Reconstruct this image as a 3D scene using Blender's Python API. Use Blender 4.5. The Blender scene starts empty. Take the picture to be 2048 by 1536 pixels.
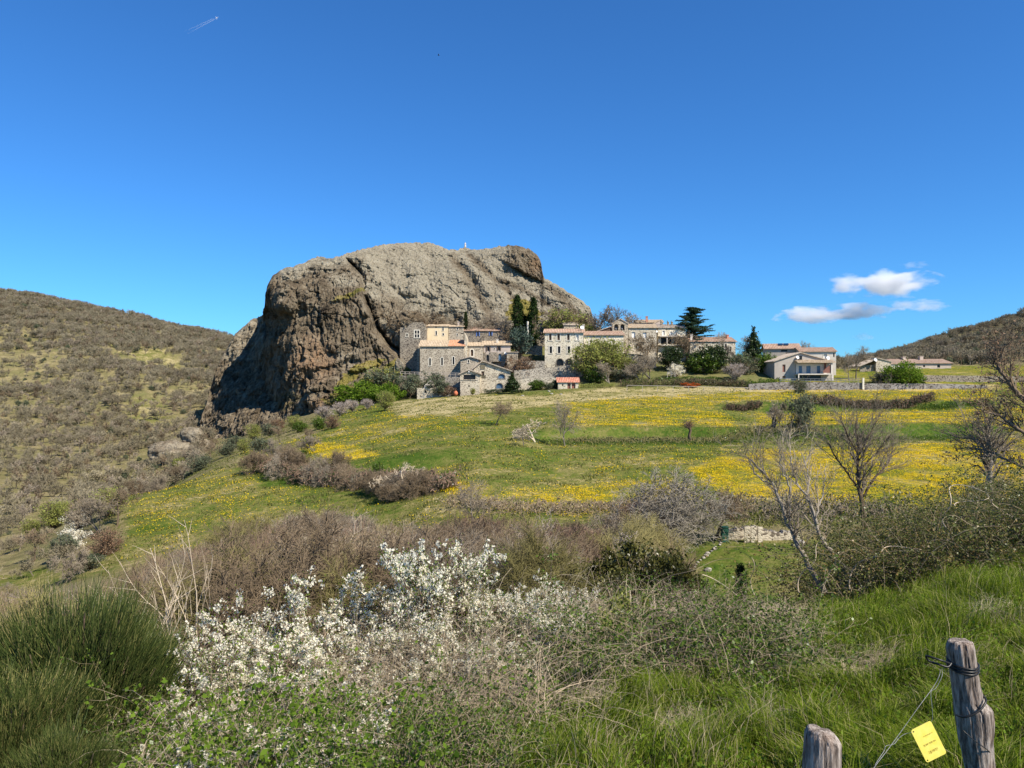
import bpy, math, random
import numpy as np
from mathutils import Vector, Matrix

# ------------------------------------------------------------------ camera
sc = bpy.context.scene
F = 1500.0            # focal length in pixels of the 2048-wide photo
HY = 768.0            # horizon row
cd = bpy.data.cameras.new('camera'); cam = bpy.data.objects.new('camera', cd)
sc.collection.objects.link(cam); sc.camera = cam
cam.location = (0, 0, 0); cam.rotation_euler = (math.radians(90), 0, 0)
cd.sensor_fit = 'HORIZONTAL'; cd.sensor_width = 36.0; cd.lens = 36.0*F/2048
cd.clip_start = 0.05; cd.clip_end = 30000

# ------------------------------------------------------------------ world and sun
SUN = Vector((0.74, -0.62, 0.98)).normalized()
EL = math.asin(SUN.z); AZ = math.atan2(SUN.x, SUN.y)
w = bpy.data.worlds.new('World'); sc.world = w; w.use_nodes = True
nt = w.node_tree
for n in list(nt.nodes): nt.nodes.remove(n)
out = nt.nodes.new('ShaderNodeOutputWorld'); bg = nt.nodes.new('ShaderNodeBackground')
sky = nt.nodes.new('ShaderNodeTexSky'); sky.sky_type = 'NISHITA'; sky.sun_disc = False
sky.sun_elevation = EL; sky.sun_rotation = AZ
sky.altitude = 500; sky.air_density = 1.0; sky.dust_density = 0.25; sky.ozone_density = 3.0
mx = nt.nodes.new('ShaderNodeMix'); mx.data_type = 'RGBA'; mx.blend_type = 'MULTIPLY'
mx.inputs[0].default_value = 1.0
mx.inputs[7].default_value = (0.30, 0.73, 1.18, 1)
nt.links.new(sky.outputs[0], mx.inputs[6]); nt.links.new(mx.outputs[2], bg.inputs[0])
bg.inputs[1].default_value = 0.079
nt.links.new(bg.outputs[0], out.inputs[0])
sl = bpy.data.lights.new('sun', 'SUN'); sl.energy = 4.5; sl.angle = math.radians(0.53); sl.color = (1.0, 0.92, 0.78)
so = bpy.data.objects.new('sun', sl); sc.collection.objects.link(so)
so.rotation_euler = (-SUN).to_track_quat('-Z', 'Y').to_euler()
sc.view_settings.view_transform = 'Standard'; sc.view_settings.look = 'None'
sc.view_settings.exposure = 0.85; sc.view_settings.gamma = 1.0
sc.cycles.max_bounces = 7; sc.cycles.transparent_max_bounces = 6; sc.cycles.diffuse_bounces = 4
sc.cycles.volume_step_rate = 1.0; sc.cycles.volume_max_steps = 64

rng = np.random.default_rng(7)
random.seed(7)

# ------------------------------------------------------------------ numpy helpers
_perm = np.random.default_rng(3).permutation(256); _perm = np.concatenate([_perm, _perm, _perm])
_gr = np.random.default_rng(4).normal(size=(256, 3)); _gr /= np.linalg.norm(_gr, axis=1)[:, None]
def noise3(x, y, z):
    x, y, z = np.broadcast_arrays(np.asarray(x, float), np.asarray(y, float), np.asarray(z, float))
    xi = np.floor(x).astype(int); yi = np.floor(y).astype(int); zi = np.floor(z).astype(int)
    xf = x-xi; yf = y-yi; zf = z-zi
    u = xf*xf*xf*(xf*(xf*6-15)+10); v = yf*yf*yf*(yf*(yf*6-15)+10); ww = zf*zf*zf*(zf*(zf*6-15)+10)
    r = 0
    for dx in (0, 1):
        for dy in (0, 1):
            for dz in (0, 1):
                h = _perm[_perm[_perm[(xi+dx) & 255]+((yi+dy) & 255)]+((zi+dz) & 255)]
                g = _gr[h]
                d = g[..., 0]*(xf-dx)+g[..., 1]*(yf-dy)+g[..., 2]*(zf-dz)
                r = r+d*(u if dx else 1-u)*(v if dy else 1-v)*(ww if dz else 1-ww)
    return r*1.5
def fbm(x, y, z, o=4, g=0.5):
    r = 0; a = 1
    for i in range(o):
        r = r+a*noise3(x, y, z); a *= g; x = x*2.03+11; y = y*2.03+5; z = z*2.03+7
    return r
def pchip(xk, yk, x):
    # cubic through knots with limited slopes; yk may have extra trailing dims
    xk = np.asarray(xk, float); yk = np.asarray(yk, float)
    h = np.diff(xk); d = np.diff(yk, axis=0)/(h.reshape((-1,)+(1,)*(yk.ndim-1)))
    m = np.zeros_like(yk); m[0] = d[0]; m[-1] = d[-1]
    a, b = d[:-1], d[1:]
    m[1:-1] = np.where(a*b > 0, 2*a*b/(a+b+1e-12*(a+b == 0)), 0)
    i = np.clip(np.searchsorted(xk, x)-1, 0, len(xk)-2)
    t = np.clip((x-xk[i])/h[i], 0, 1); sh = t.shape+(1,)*(yk.ndim-1)
    hh = h[i].reshape(sh); t = t.reshape(sh)
    return ((1+2*t)*(1-t)**2)*yk[i]+t*(1-t)**2*hh*m[i]+t*t*(3-2*t)*yk[i+1]+t*t*(t-1)*hh*m[i+1]
def sstep(a, b, x):
    t = np.clip((x-a)/(b-a), 0, 1); return t*t*(3-2*t)
def norm(v): return v/(np.linalg.norm(v, axis=-1, keepdims=True)+1e-12)
def inpoly(px, py, poly):
    r = np.zeros(np.shape(px), bool); n = len(poly)
    for i in range(n):
        x1, y1 = poly[i]; x2, y2 = poly[(i+1) % n]
        if y1 == y2: continue
        c = ((y1 > py) != (y2 > py)) & (px < (x2-x1)*(py-y1)/(y2-y1)+x1)
        r ^= c
    return r

# ------------------------------------------------------------------ object helpers
def tag(o, label=None, cat=None, group=None, kind=None):
    if label: o['label'] = label
    if cat: o['category'] = cat
    if group: o['group'] = group
    if kind: o['kind'] = kind
    return o
def empty(name, loc=(0, 0, 0), rz=0.0, sc_=1.0):
    o = bpy.data.objects.new(name, None); sc.collection.objects.link(o)
    o.location = loc; o.rotation_euler = (0, 0, rz)
    o.scale = (sc_, sc_, sc_) if not hasattr(sc_, '__len__') else sc_
    o.empty_display_size = 0.2
    return o
def link(name, me, parent=None, loc=None, rz=None, scl=None):
    o = bpy.data.objects.new(name, me); sc.collection.objects.link(o)
    if parent is not None: o.parent = parent
    if loc is not None: o.location = loc
    if rz is not None: o.rotation_euler = (0, 0, rz)
    if scl is not None: o.scale = (scl,)*3 if not hasattr(scl, '__len__') else scl
    return o
def npmesh(name, V, Q, mats, smooth=False, midx=None, attrs=None):
    """V (n,3); Q (m,k) faces all with k corners"""
    V = np.asarray(V, np.float32); Q = np.asarray(Q, np.int32)
    me = bpy.data.meshes.new(name); k = Q.shape[1]
    me.vertices.add(len(V)); me.vertices.foreach_set('co', V.ravel())
    me.loops.add(Q.size); me.loops.foreach_set('vertex_index', Q.ravel())
    me.polygons.add(len(Q)); me.polygons.foreach_set('loop_start', np.arange(0, Q.size, k, dtype=np.int32))
    if not isinstance(mats, (list, tuple)): mats = [mats]
    for m in mats: me.materials.append(m)
    if midx is not None: me.polygons.foreach_set('material_index', np.asarray(midx, np.int32))
    me.update(calc_edges=True); me.validate()
    me.polygons.foreach_set('use_smooth', np.full(len(me.polygons), smooth))
    if attrs:
        for kx, a in attrs.items():
            a = np.asarray(a, np.float32)
            if a.ndim == 1:
                at = me.attributes.new(kx, 'FLOAT', 'POINT'); at.data.foreach_set('value', a)
            else:
                at = me.attributes.new(kx, 'FLOAT_COLOR', 'POINT')
                if a.shape[1] == 3: a = np.c_[a, np.ones(len(a))]
                at.data.foreach_set('color', a.astype(np.float32).ravel())
    return me
def grid_faces(nr, nc):
    i = np.arange(nr*nc).reshape(nr, nc)
    return np.stack([i[:-1, :-1], i[:-1, 1:], i[1:, 1:], i[1:, :-1]], -1).reshape(-1, 4)
class MB:
    """small polygon mesh builder"""
    def __init__(s): s.v = []; s.f = []
    def add(s, v, f):
        b = len(s.v); s.v += [tuple(p) for p in v]; s.f += [tuple(i+b for i in q) for q in f]; return s
    def box(s, x0, x1, y0, y1, z0, z1):
        return s.add([(x0, y0, z0), (x1, y0, z0), (x1, y1, z0), (x0, y1, z0), (x0, y0, z1), (x1, y0, z1), (x1, y1, z1), (x0, y1, z1)],
                     [(0, 3, 2, 1), (4, 5, 6, 7), (0, 1, 5, 4), (1, 2, 6, 5), (2, 3, 7, 6), (3, 0, 4, 7)])
    def prism(s, poly, y0, y1):      # poly in xz, extruded along y
        n = len(poly)
        v = [(x, y0, z) for x, z in poly]+[(x, y1, z) for x, z in poly]
        f = [tuple(range(n)), tuple(range(2*n-1, n-1, -1))]+[(i, n+i, n+(i+1) % n, (i+1) % n) for i in range(n)]
        return s.add(v, f)
    def tube(s, pts, rad, k=6, cap=True):
        pts = [Vector(p) for p in pts]; b = len(s.v); n = len(pts)
        if not hasattr(rad, '__len__'): rad = [rad]*n
        for i, p in enumerate(pts):
            d = (pts[min(i+1, n-1)]-pts[max(i-1, 0)]).normalized()
            a = d.orthogonal().normalized() if i == 0 else (a-d*a.dot(d)).normalized()
            c = d.cross(a)
            for j in range(k):
                t = 2*math.pi*j/k; s.v.append(tuple(p+(a*math.cos(t)+c*math.sin(t))*rad[i]))
        for i in range(n-1):
            for j in range(k):
                s.f.append((b+i*k+j, b+i*k+(j+1) % k, b+(i+1)*k+(j+1) % k, b+(i+1)*k+j))
        if cap:
            s.f.append(tuple(b+j for j in range(k))[::-1]); s.f.append(tuple(b+(n-1)*k+j for j in range(k)))
        return s
    def mesh(s, name, mat, smooth=False):
        me = bpy.data.meshes.new(name); me.from_pydata(s.v, [], s.f); me.materials.append(mat); me.update()
        if smooth: me.polygons.foreach_set('use_smooth', [True]*len(me.polygons))
        return me
    def obj(s, name, mat, parent=None, smooth=False, **kw): return link(name, s.mesh(name, mat, smooth), parent, **kw)
def segs(P0, P1, R0, R1, k=3):
    """many small tapered prisms -> V,Q"""
    P0 = np.asarray(P0, float); P1 = np.asarray(P1, float); d = norm(P1-P0)
    ref = np.where(np.abs(d[:, 2:3]) > 0.9, [[1.0, 0, 0]], [[0, 0, 1.0]])
    a = norm(np.cross(d, ref)); b = np.cross(d, a); n = len(P0)
    t = np.arange(k)*2*np.pi/k
    o = a[:, None, :]*np.cos(t)[None, :, None]+b[:, None, :]*np.sin(t)[None, :, None]
    A = P0[:, None, :]+o*np.asarray(R0)[:, None, None]; B = P1[:, None, :]+o*np.asarray(R1)[:, None, None]
    V = np.concatenate([A, B], 1).reshape(-1, 3)
    base = np.arange(n)[:, None, None]*2*k; j = np.arange(k); j2 = (j+1) % k
    q = np.stack([j, j2, j2+k, j+k], -1)[None]
    return V, (base+q).reshape(-1, 4)
def quads(C, size, r, aspect=1.0, updir=None, droop=0.0):
    """randomly turned rhombic leaf quads at C"""
    n = len(C); a = norm(r.normal(size=(n, 3))); 
    if updir is not None: a = norm(a*(1-droop)+np.asarray(updir)*droop)
    b = norm(np.cross(a, norm(r.normal(size=(n, 3)))))
    s = (np.asarray(size)*np.ones(n))[:, None]
    V = np.stack([C-a*s*aspect, C+b*s*0.5, C+a*s*aspect, C-b*s*0.5], 1).reshape(-1, 3)
    return V, np.arange(4*n).reshape(-1, 4)
def join(parts):
    Vs = []; Qs = []; b = 0
    for V, Q in parts: Vs.append(V); Qs.append(Q+b); b += len(V)
    return np.concatenate(Vs), np.concatenate(Qs)

# ------------------------------------------------------------------ materials
def nd(nt, typ, **kw):
    n = nt.nodes.new(typ)
    for k, v in kw.items():
        if k.startswith('i_'):
            key = k[2:]; n.inputs[int(key) if key.isdigit() else key.replace('_', ' ')].default_value = v
        else: setattr(n, k, v)
    return n
def ramp(nt, stops, fac, interp='LINEAR'):
    r = nt.nodes.new('ShaderNodeValToRGB'); e = r.color_ramp.elements; r.color_ramp.interpolation = interp
    while len(e) < len(stops): e.new(0.5)
    for el, (p, c) in zip(e, stops): el.position = p; el.color = (*c, 1)
    nt.links.new(fac, r.inputs[0]); return r.outputs[0]
def newmat(name):
    m = bpy.data.materials.new(name); m.use_nodes = True; nt = m.node_tree
    for n in list(nt.nodes): nt.nodes.remove(n)
    o = nt.nodes.new('ShaderNodeOutputMaterial'); return m, nt, o
def mixc(nt, fac, a, b, mode='MIX'):
    m = nd(nt, 'ShaderNodeMix', data_type='RGBA', blend_type=mode)
    for i, x in ((0, fac), (6, a), (7, b)):
        if isinstance(x, (int, float)): m.inputs[i].default_value = x
        elif isinstance(x, tuple): m.inputs[i].default_value = (*x, 1)
        else: nt.links.new(x, m.inputs[i])
    return m.outputs[2]
def math_(nt, op, a, b=None, c=None, clamp=False):
    m = nd(nt, 'ShaderNodeMath', operation=op, use_clamp=clamp)
    for i, x in enumerate((a, b, c)):
        if x is None: continue
        if isinstance(x, (int, float)): m.inputs[i].default_value = x
        else: nt.links.new(x, m.inputs[i])
    return m.outputs[0]
def tex(nt, co, scale, detail=3, rough=0.55, typ='noise', vscale=None):
    if vscale:
        mp = nd(nt, 'ShaderNodeMapping'); mp.inputs['Scale'].default_value = vscale; nt.links.new(co, mp.inputs[0]); co = mp.outputs[0]
    if typ == 'noise':
        t = nd(nt, 'ShaderNodeTexNoise', i_Scale=scale, i_Detail=detail, i_Roughness=rough)
    else:
        t = nd(nt, 'ShaderNodeTexVoronoi', i_Scale=scale)
    nt.links.new(co, t.inputs['Vector']); return t
def bump(nt, h, strength, dist):
    b = nd(nt, 'ShaderNodeBump', i_Strength=strength, i_Distance=dist); nt.links.new(h, b.inputs['Height']); return b.outputs[0]
def bark(name, c0, c1, scale=6.0):
    m, nt, o = newmat(name)
    oi = nd(nt, 'ShaderNodeObjectInfo'); tc = nd(nt, 'ShaderNodeTexCoord')
    t = tex(nt, tc.outputs['Object'], scale, 2)
    f = math_(nt, 'ADD', math_(nt, 'MULTIPLY', oi.outputs['Random'], 0.45), math_(nt, 'MULTIPLY', t.outputs[0], 0.75))
    d = nd(nt, 'ShaderNodeBsdfDiffuse'); nt.links.new(ramp(nt, [(0.25, c0), (0.85, c1)], f), d.inputs[0])
    nt.links.new(d.outputs[0], o.inputs[0]); return m
def leaf(name, c0, c1, transl=0.35, gloss=0.0, c2=None):
    m, nt, o = newmat(name)
    g = nd(nt, 'ShaderNodeNewGeometry'); oi = nd(nt, 'ShaderNodeObjectInfo')
    f = math_(nt, 'ADD', math_(nt, 'MULTIPLY', g.outputs['Random Per Island'], 0.8), math_(nt, 'MULTIPLY', oi.outputs['Random'], 0.2))
    st = [(0.0, c0), (1.0, c1)] if c2 is None else [(0.0, c0), (0.7, c1), (0.92, c2)]
    col = ramp(nt, st, f)
    d = nd(nt, 'ShaderNodeBsdfDiffuse'); nt.links.new(col, d.inputs[0])
    tr = nd(nt, 'ShaderNodeBsdfTranslucent'); nt.links.new(col, tr.inputs[0])
    mxs = nd(nt, 'ShaderNodeMixShader'); mxs.inputs[0].default_value = transl
    nt.links.new(d.outputs[0], mxs.inputs[1]); nt.links.new(tr.outputs[0], mxs.inputs[2]); s = mxs.outputs[0]
    if gloss:
        gl = nd(nt, 'ShaderNodeBsdfGlossy', i_Roughness=0.38); m2 = nd(nt, 'ShaderNodeMixShader'); m2.inputs[0].default_value = gloss
        nt.links.new(s, m2.inputs[1]); nt.links.new(gl.outputs[0], m2.inputs[2]); s = m2.outputs[0]
    nt.links.new(s, o.inputs[0]); return m
def plain(name, c0, c1=None, scale=3.0, rough=0.8, metal=0.0, bmp=0.0, spec=0.3):
    m, nt, o = newmat(name); c1 = c1 or tuple(x*0.8 for x in c0)
    tc = nd(nt, 'ShaderNodeTexCoord'); t = tex(nt, tc.outputs['Object'], scale, 5, 0.65)
    p = nd(nt, 'ShaderNodeBsdfPrincipled', i_Roughness=rough, i_Metallic=metal); p.inputs['Specular IOR Level'].default_value = spec
    nt.links.new(ramp(nt, [(0.3, c1), (0.7, c0)], t.outputs[0]), p.inputs['Base Color'])
    if bmp: nt.links.new(bump(nt, t.outputs[0], bmp, 0.05), p.inputs['Normal'])
    nt.links.new(p.outputs[0], o.inputs[0]); return m
def stone(name, base, light, dark, sc_=2.6, darkfrac=0.3, mortar=None, band=0.12):
    """rubble masonry: irregular stones of several tones in mortar"""
    m, nt, o = newmat(name); tc = nd(nt, 'ShaderNodeTexCoord')
    nz = tex(nt, tc.outputs['Object'], 1.5, 2)
    wv = nd(nt, 'ShaderNodeVectorMath', operation='MULTIPLY_ADD'); wv.inputs[1].default_value = (0.25,)*3
    nt.links.new(nz.outputs[1], wv.inputs[0]); nt.links.new(tc.outputs['Object'], wv.inputs[2])
    v = tex(nt, wv.outputs[0], sc_, typ='v', vscale=(1, 1, 1.5)); 
    v2 = tex(nt, wv.outputs[0], sc_, typ='v', vscale=(1, 1, 1.5)); v2.feature = 'DISTANCE_TO_EDGE'
    sx = nd(nt, 'ShaderNodeSeparateColor'); nt.links.new(v.outputs['Color'], sx.inputs[0])
    col = ramp(nt, [(0.0, dark), (darkfrac, dark), (darkfrac+0.08, base), (1.0, light)], sx.outputs[0])
    if mortar: col = mixc(nt, math_(nt, 'LESS_THAN', v2.outputs[0], band), col, mortar)
    big = tex(nt, tc.outputs['Object'], 0.35, 4, 0.6)
    col = mixc(nt, 0.75, col, ramp(nt, [(0.3, (0.62, 0.60, 0.58)), (0.65, (1.12, 1.1, 1.06))], big.outputs[0]), 'MULTIPLY')
    p = nd(nt, 'ShaderNodeBsdfDiffuse'); nt.links.new(col, p.inputs[0])
    nt.links.new(bump(nt, v2.outputs[0], 0.6, 0.08), p.inputs['Normal']); nt.links.new(p.outputs[0], o.inputs[0]); return m
def tiles(name, c0, c1, c2):
    m, nt, o = newmat(name); tc = nd(nt, 'ShaderNodeTexCoord')
    v = tex(nt, tc.outputs['Object'], 3.2, typ='v', vscale=(1.4, 0.8, 0.8)); sx = nd(nt, 'ShaderNodeSeparateColor'); nt.links.new(v.outputs['Color'], sx.inputs[0])
    n = tex(nt, tc.outputs['Object'], 0.8, 5, 0.7)
    f = math_(nt, 'ADD', math_(nt, 'MULTIPLY', sx.outputs[0], 0.55), math_(nt, 'MULTIPLY', n.outputs[0], 0.5))
    p = nd(nt, 'ShaderNodeBsdfDiffuse'); nt.links.new(ramp(nt, [(0.15, c0), (0.5, c1), (0.9, c2)], f), p.inputs[0])
    nt.links.new(p.outputs[0], o.inputs[0]); return m

M = {}
M['bark_grey'] = bark('bark_grey', (0.10, 0.085, 0.07), (0.30, 0.265, 0.22))
M['bark_brown'] = bark('bark_brown', (0.07, 0.05, 0.035), (0.20, 0.15, 0.105))
M['twig_brown'] = bark('twig_brown', (0.095, 0.070, 0.045), (0.25, 0.19, 0.125), 2.5)
M['twig_wood'] = bark('twig_wood', (0.125, 0.106, 0.070), (0.27, 0.235, 0.158), 1.0)
M['twig_grey'] = bark('twig_grey', (0.14, 0.115, 0.085), (0.33, 0.275, 0.205), 2.5)
M['twig_silver'] = bark('twig_silver', (0.22, 0.195, 0.155), (0.44, 0.39, 0.315), 2.5)
M['twig_red'] = bark('twig_red', (0.12, 0.075, 0.055), (0.26, 0.175, 0.125), 2.5)
M['twig_olive'] = bark('twig_olive', (0.13, 0.115, 0.045), (0.27, 0.235, 0.10), 2.5)
M['cane'] = bark('cane', (0.12, 0.092, 0.062), (0.36, 0.29, 0.20), 4.0)
M['cane_pale'] = bark('cane_pale', (0.36, 0.285, 0.20), (0.62, 0.52, 0.38), 4.0)
M['dry_grass'] = leaf('dry_grass', (0.24, 0.19, 0.11), (0.50, 0.42, 0.27), 0.3)
M['leaf_bright'] = leaf('leaf_bright', (0.07, 0.13, 0.015), (0.20, 0.29, 0.035), 0.45)
M['leaf_ivy'] = leaf('leaf_ivy', (0.025, 0.055, 0.008), (0.14, 0.21, 0.025), 0.35, 0.02)
M['leaf_bramble'] = leaf('leaf_bramble', (0.035, 0.055, 0.015), (0.15, 0.165, 0.04), 0.35, 0.02, (0.24, 0.16, 0.06))
M['leaf_olive'] = leaf('leaf_olive', (0.07, 0.085, 0.05), (0.19, 0.21, 0.13), 0.3)
M['leaf_dark'] = leaf('leaf_dark', (0.012, 0.025, 0.008), (0.055, 0.085, 0.022), 0.2, 0.03)
M['leaf_box'] = leaf('leaf_box', (0.025, 0.035, 0.008), (0.14, 0.13, 0.03), 0.25, 0.03)
M['leaf_cypress'] = leaf('leaf_cypress', (0.010, 0.022, 0.008), (0.045, 0.07, 0.02), 0.15)
M['leaf_blue'] = leaf('leaf_blue', (0.03, 0.05, 0.035), (0.12, 0.16, 0.125), 0.2)
M['leaf_cedar'] = leaf('leaf_cedar', (0.012, 0.028, 0.018), (0.06, 0.10, 0.055), 0.2)
M['leaf_spring'] = leaf('leaf_spring', (0.17, 0.19, 0.04), (0.42, 0.44, 0.13), 0.45)
M['leaf_rust'] = leaf('leaf_rust', (0.13, 0.07, 0.045), (0.34, 0.23, 0.15), 0.3)
M['leaf_orange'] = leaf('leaf_orange', (0.35, 0.08, 0.02), (0.6, 0.17, 0.05), 0.3)
M['petal'] = leaf('petal', (0.90, 0.84, 0.66), (0.96, 0.92, 0.78), 0.5)
M['petal_pink'] = leaf('petal_pink', (0.36, 0.29, 0.25), (0.62, 0.53, 0.47), 0.3)
M['broom'] = leaf('broom', (0.018, 0.032, 0.010), (0.085, 0.11, 0.028), 0.15, 0.01, (0.30, 0.26, 0.10))
M['grass'] = leaf('grass', (0.022, 0.060, 0.006), (0.185, 0.25, 0.020), 0.45, 0.0, (0.36, 0.34, 0.12))
M['flower_yellow'] = leaf('flower_yellow', (0.56, 0.38, 0.008), (0.78, 0.56, 0.015), 0.25)
M['wall_dark'] = stone('stone_dark', (0.25, 0.215, 0.17), (0.38, 0.33, 0.26), (0.09, 0.075, 0.065), 4.6, 0.2)
M['wall_brown'] = stone('stone_brown', (0.36, 0.31, 0.24), (0.54, 0.47, 0.365), (0.16, 0.13, 0.10), 4.8, 0.14)
M['wall_mid'] = stone('stone_mid', (0.46, 0.405, 0.315), (0.64, 0.57, 0.45), (0.17, 0.14, 0.11), 4.8, 0.13)
M['wall_pale'] = stone('stone_pale', (0.62, 0.555, 0.43), (0.76, 0.69, 0.54), (0.20, 0.165, 0.13), 4.4, 0.07)
M['wall_dry'] = stone('dry_stone', (0.30, 0.27, 0.225), (0.48, 0.435, 0.365), (0.09, 0.08, 0.07), 4.8, 0.17)
M['wall_block'] = stone('block_stone', (0.20, 0.185, 0.175), (0.33, 0.31, 0.29), (0.10, 0.09, 0.085), 2.8, 0.20)
M['cream'] = plain('cream_render', (0.74, 0.61, 0.40), (0.62, 0.49, 0.31), 0.5)
M['plaster'] = plain('grey_plaster', (0.43, 0.38, 0.33), (0.33, 0.29, 0.25), 0.7)
M['plaster_pink'] = plain('pink_plaster', (0.50, 0.41, 0.34), (0.36, 0.30, 0.25), 0.7)
M['plaster_pale'] = plain('pale_plaster', (0.66, 0.60, 0.52), (0.52, 0.46, 0.39), 0.6)
M['trim'] = plain('pale_stone_trim', (0.74, 0.68, 0.56), (0.60, 0.54, 0.44), 1.5)
M['pane'] = plain('dark_pane', (0.020, 0.018, 0.018), (0.012, 0.011, 0.011), 2, 0.25)
M['pane_blue'] = plain('blue_glass', (0.10, 0.17, 0.26), (0.06, 0.10, 0.16), 0.6, 0.15)
M['shut_brown'] = plain('brown_shutter', (0.13, 0.085, 0.06), (0.09, 0.06, 0.04))
M['shut_olive'] = plain('weathered_shutter', (0.19, 0.165, 0.10), (0.12, 0.10, 0.07))
M['shut_blue'] = plain('blue_shutter', (0.13, 0.22, 0.50), (0.09, 0.15, 0.36))
M['shut_white'] = plain('white_shutter', (0.78, 0.76, 0.72), (0.66, 0.63, 0.58))
M['door_red'] = plain('red_brown_door', (0.26, 0.11, 0.08), (0.17, 0.08, 0.06))
M['white'] = plain('white_metal', (0.80, 0.80, 0.80), (0.72, 0.72, 0.72), 1, 0.5)
M['metal'] = plain('galvanised_metal', (0.26, 0.26, 0.26), (0.18, 0.18, 0.18), 20, 0.5, 0.5)
M['wood_rail'] = plain('pale_wood', (0.42, 0.37, 0.31), (0.30, 0.26, 0.22), 5)
M['solar'] = plain('solar_glass', (0.02, 0.03, 0.06), (0.01, 0.02, 0.04), 1, 0.2)
M['roof_tan'] = tiles('roof_tan', (0.28, 0.21, 0.145), (0.42, 0.325, 0.22), (0.54, 0.44, 0.32))
M['roof_orange'] = tiles('roof_orange', (0.42, 0.17, 0.09), (0.54, 0.24, 0.13), (0.60, 0.32, 0.19))
M['roof_pink'] = tiles('roof_pink', (0.25, 0.155, 0.11), (0.38, 0.255, 0.185), (0.50, 0.38, 0.29))
M['roof_red'] = tiles('roof_red', (0.32, 0.12, 0.08), (0.48, 0.21, 0.14), (0.58, 0.33, 0.24))
M['roof_grey'] = tiles('roof_grey', (0.22, 0.17, 0.13), (0.40, 0.33, 0.26), (0.52, 0.45, 0.37))
M['roof_far'] = tiles('roof_far', (0.30, 0.20, 0.14), (0.44, 0.31, 0.23), (0.52, 0.40, 0.30))
# ------------------------------------------------------------------ terrain
KY = [2, 4, 6.5, 9, 12, 17, 25, 35, 45, 55, 65, 80, 100, 125, 150, 172, 185, 195, 205, 220, 260, 320, 400, 500, 620, 800, 1400]
KC = [-1500, -400, 0, 250, 450, 700, 950, 1200, 1450, 1700, 1950, 2300, 3500]
KZ = [
 [-1.75, -2.4, -3.5, -4.8, -6.2, -8.5, -11, -13, -14.5, -16, -17, -18, -19, -20, -20, -18, -16, -14, -12, -8, 0, 15, 35, 60, 80, 60, 20],
 [-1.75, -2.4, -3.5, -4.8, -6.2, -8.5, -10.5, -12.5, -14, -15.5, -17, -18, -19, -20, -20, -19, -18, -17, -16, -13, -6, 10, 32, 62, 80, 55, 20],
 [-1.75, -2.4, -3.4, -4.6, -6, -8, -10, -12, -13.5, -15, -16.2, -17.5, -18.8, -19.6, -20, -19.5, -19, -18.6, -18, -17, -13.5, -2, 22, 50, 73, 50, 10],
 [-1.75, -2.35, -3.2, -4.3, -5.6, -7.6, -9.6, -11.3, -12.6, -13.0, -12.9, -12.4, -16.5, -20, -21, -20.5, -20, -19.5, -19, -18, -13, -1, 15, 37, 55, 35, 5],
 [-1.75, -2.3, -3.1, -4.0, -5.2, -7.2, -9.3, -11.2, -12.2, -12.4, -12.1, -11.3, -10.9, -12.2, -13.5, -14.5, -15, -15, -15, -15, -12, -4, 10, 25, 36, 22, 5],
 [-1.75, -2.25, -3.0, -3.8, -4.9, -6.8, -9.2, -11, -12, -12.0, -11.2, -9.8, -8.6, -7.3, -6.4, -5.8, -5.0, -3.5, -1, 2, 8, 8, 8, 12, 18, 10, 2],
 [-1.75, -2.15, -2.6, -3.2, -4.2, -6.2, -8.7, -10.3, -10.6, -9.9, -9.1, -8.0, -6.7, -5.0, -3.9, -2.9, -2.3, 1.8, 6, 11, 12, 8, 6, 6, 6, 4, 0],
 [-1.75, -2.1, -2.5, -3.0, -4.0, -6.1, -8.7, -10.2, -10.5, -10.0, -9.4, -8.35, -6.95, -5.2, -3.45, -1.9, 0.2, 3.5, 7, 11, 12, 8, 6, 5, 5, 4, 0],
 [-1.75, -2.05, -2.45, -2.9, -4.0, -6.2, -8.6, -9.9, -9.9, -9.5, -8.9, -8.0, -6.9, -5.2, -3.4, -1.6, 1.6, 3.8, 6.0, 7, 6, 5, 5, 5, 6, 5, 0],
 [-1.75, -2.0, -2.35, -2.75, -3.5, -5.4, -8, -9.4, -9.7, -9.5, -8.9, -7.9, -6.6, -5.0, -3.3, -1.7, 0.8, 1.7, 2.8, 4.0, 5, 6, 8, 12, 16, 20, 10],
 [-1.75, -1.95, -2.1, -2.35, -2.75, -3.8, -6, -8.4, -9.3, -9.2, -8.7, -7.8, -6.5, -4.8, -3.1, -1.6, 0.2, 1.8, 3.0, 4.0, 6, 9, 17, 30, 44, 50, 20],
 [-1.75, -1.9, -2.0, -2.1, -2.2, -2.8, -4.5, -7, -8.5, -8.8, -8.5, -7.6, -6.2, -4.6, -3.0, -1.5, 0, 1.5, 3, 5, 8, 16, 32, 56, 84, 90, 40],
 [-1.75, -1.8, -1.8, -1.8, -1.8, -2, -2.5, -3.5, -5, -6, -6.5, -6, -5, -3, -1, 1, 3, 4, 6, 8, 14, 28, 50, 85, 120, 130, 60]]
_lyk = np.log(KY)
_ly = np.linspace(math.log(2), math.log(1400), 900)
_pc = np.linspace(-1500, 3500, 1001)
_tab = pchip(_lyk, np.array(KZ).T, _ly)              # (900, ncol)
_tab = pchip(np.array(KC), _tab.T, _pc).T            # (900, 1001)
def terr0(px, Y):
    a = np.clip((np.log(np.maximum(Y, 2))-_ly[0])/(_ly[1]-_ly[0]), 0, 898.999)
    b = np.clip((px+1500)/5.0, 0, 999.999)
    i = a.astype(int); j = b.astype(int); fa = a-i; fb = b-j
    return (_tab[i, j]*(1-fa)*(1-fb)+_tab[i+1, j]*fa*(1-fb)+_tab[i, j+1]*(1-fa)*fb+_tab[i+1, j+1]*fa*fb)
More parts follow.
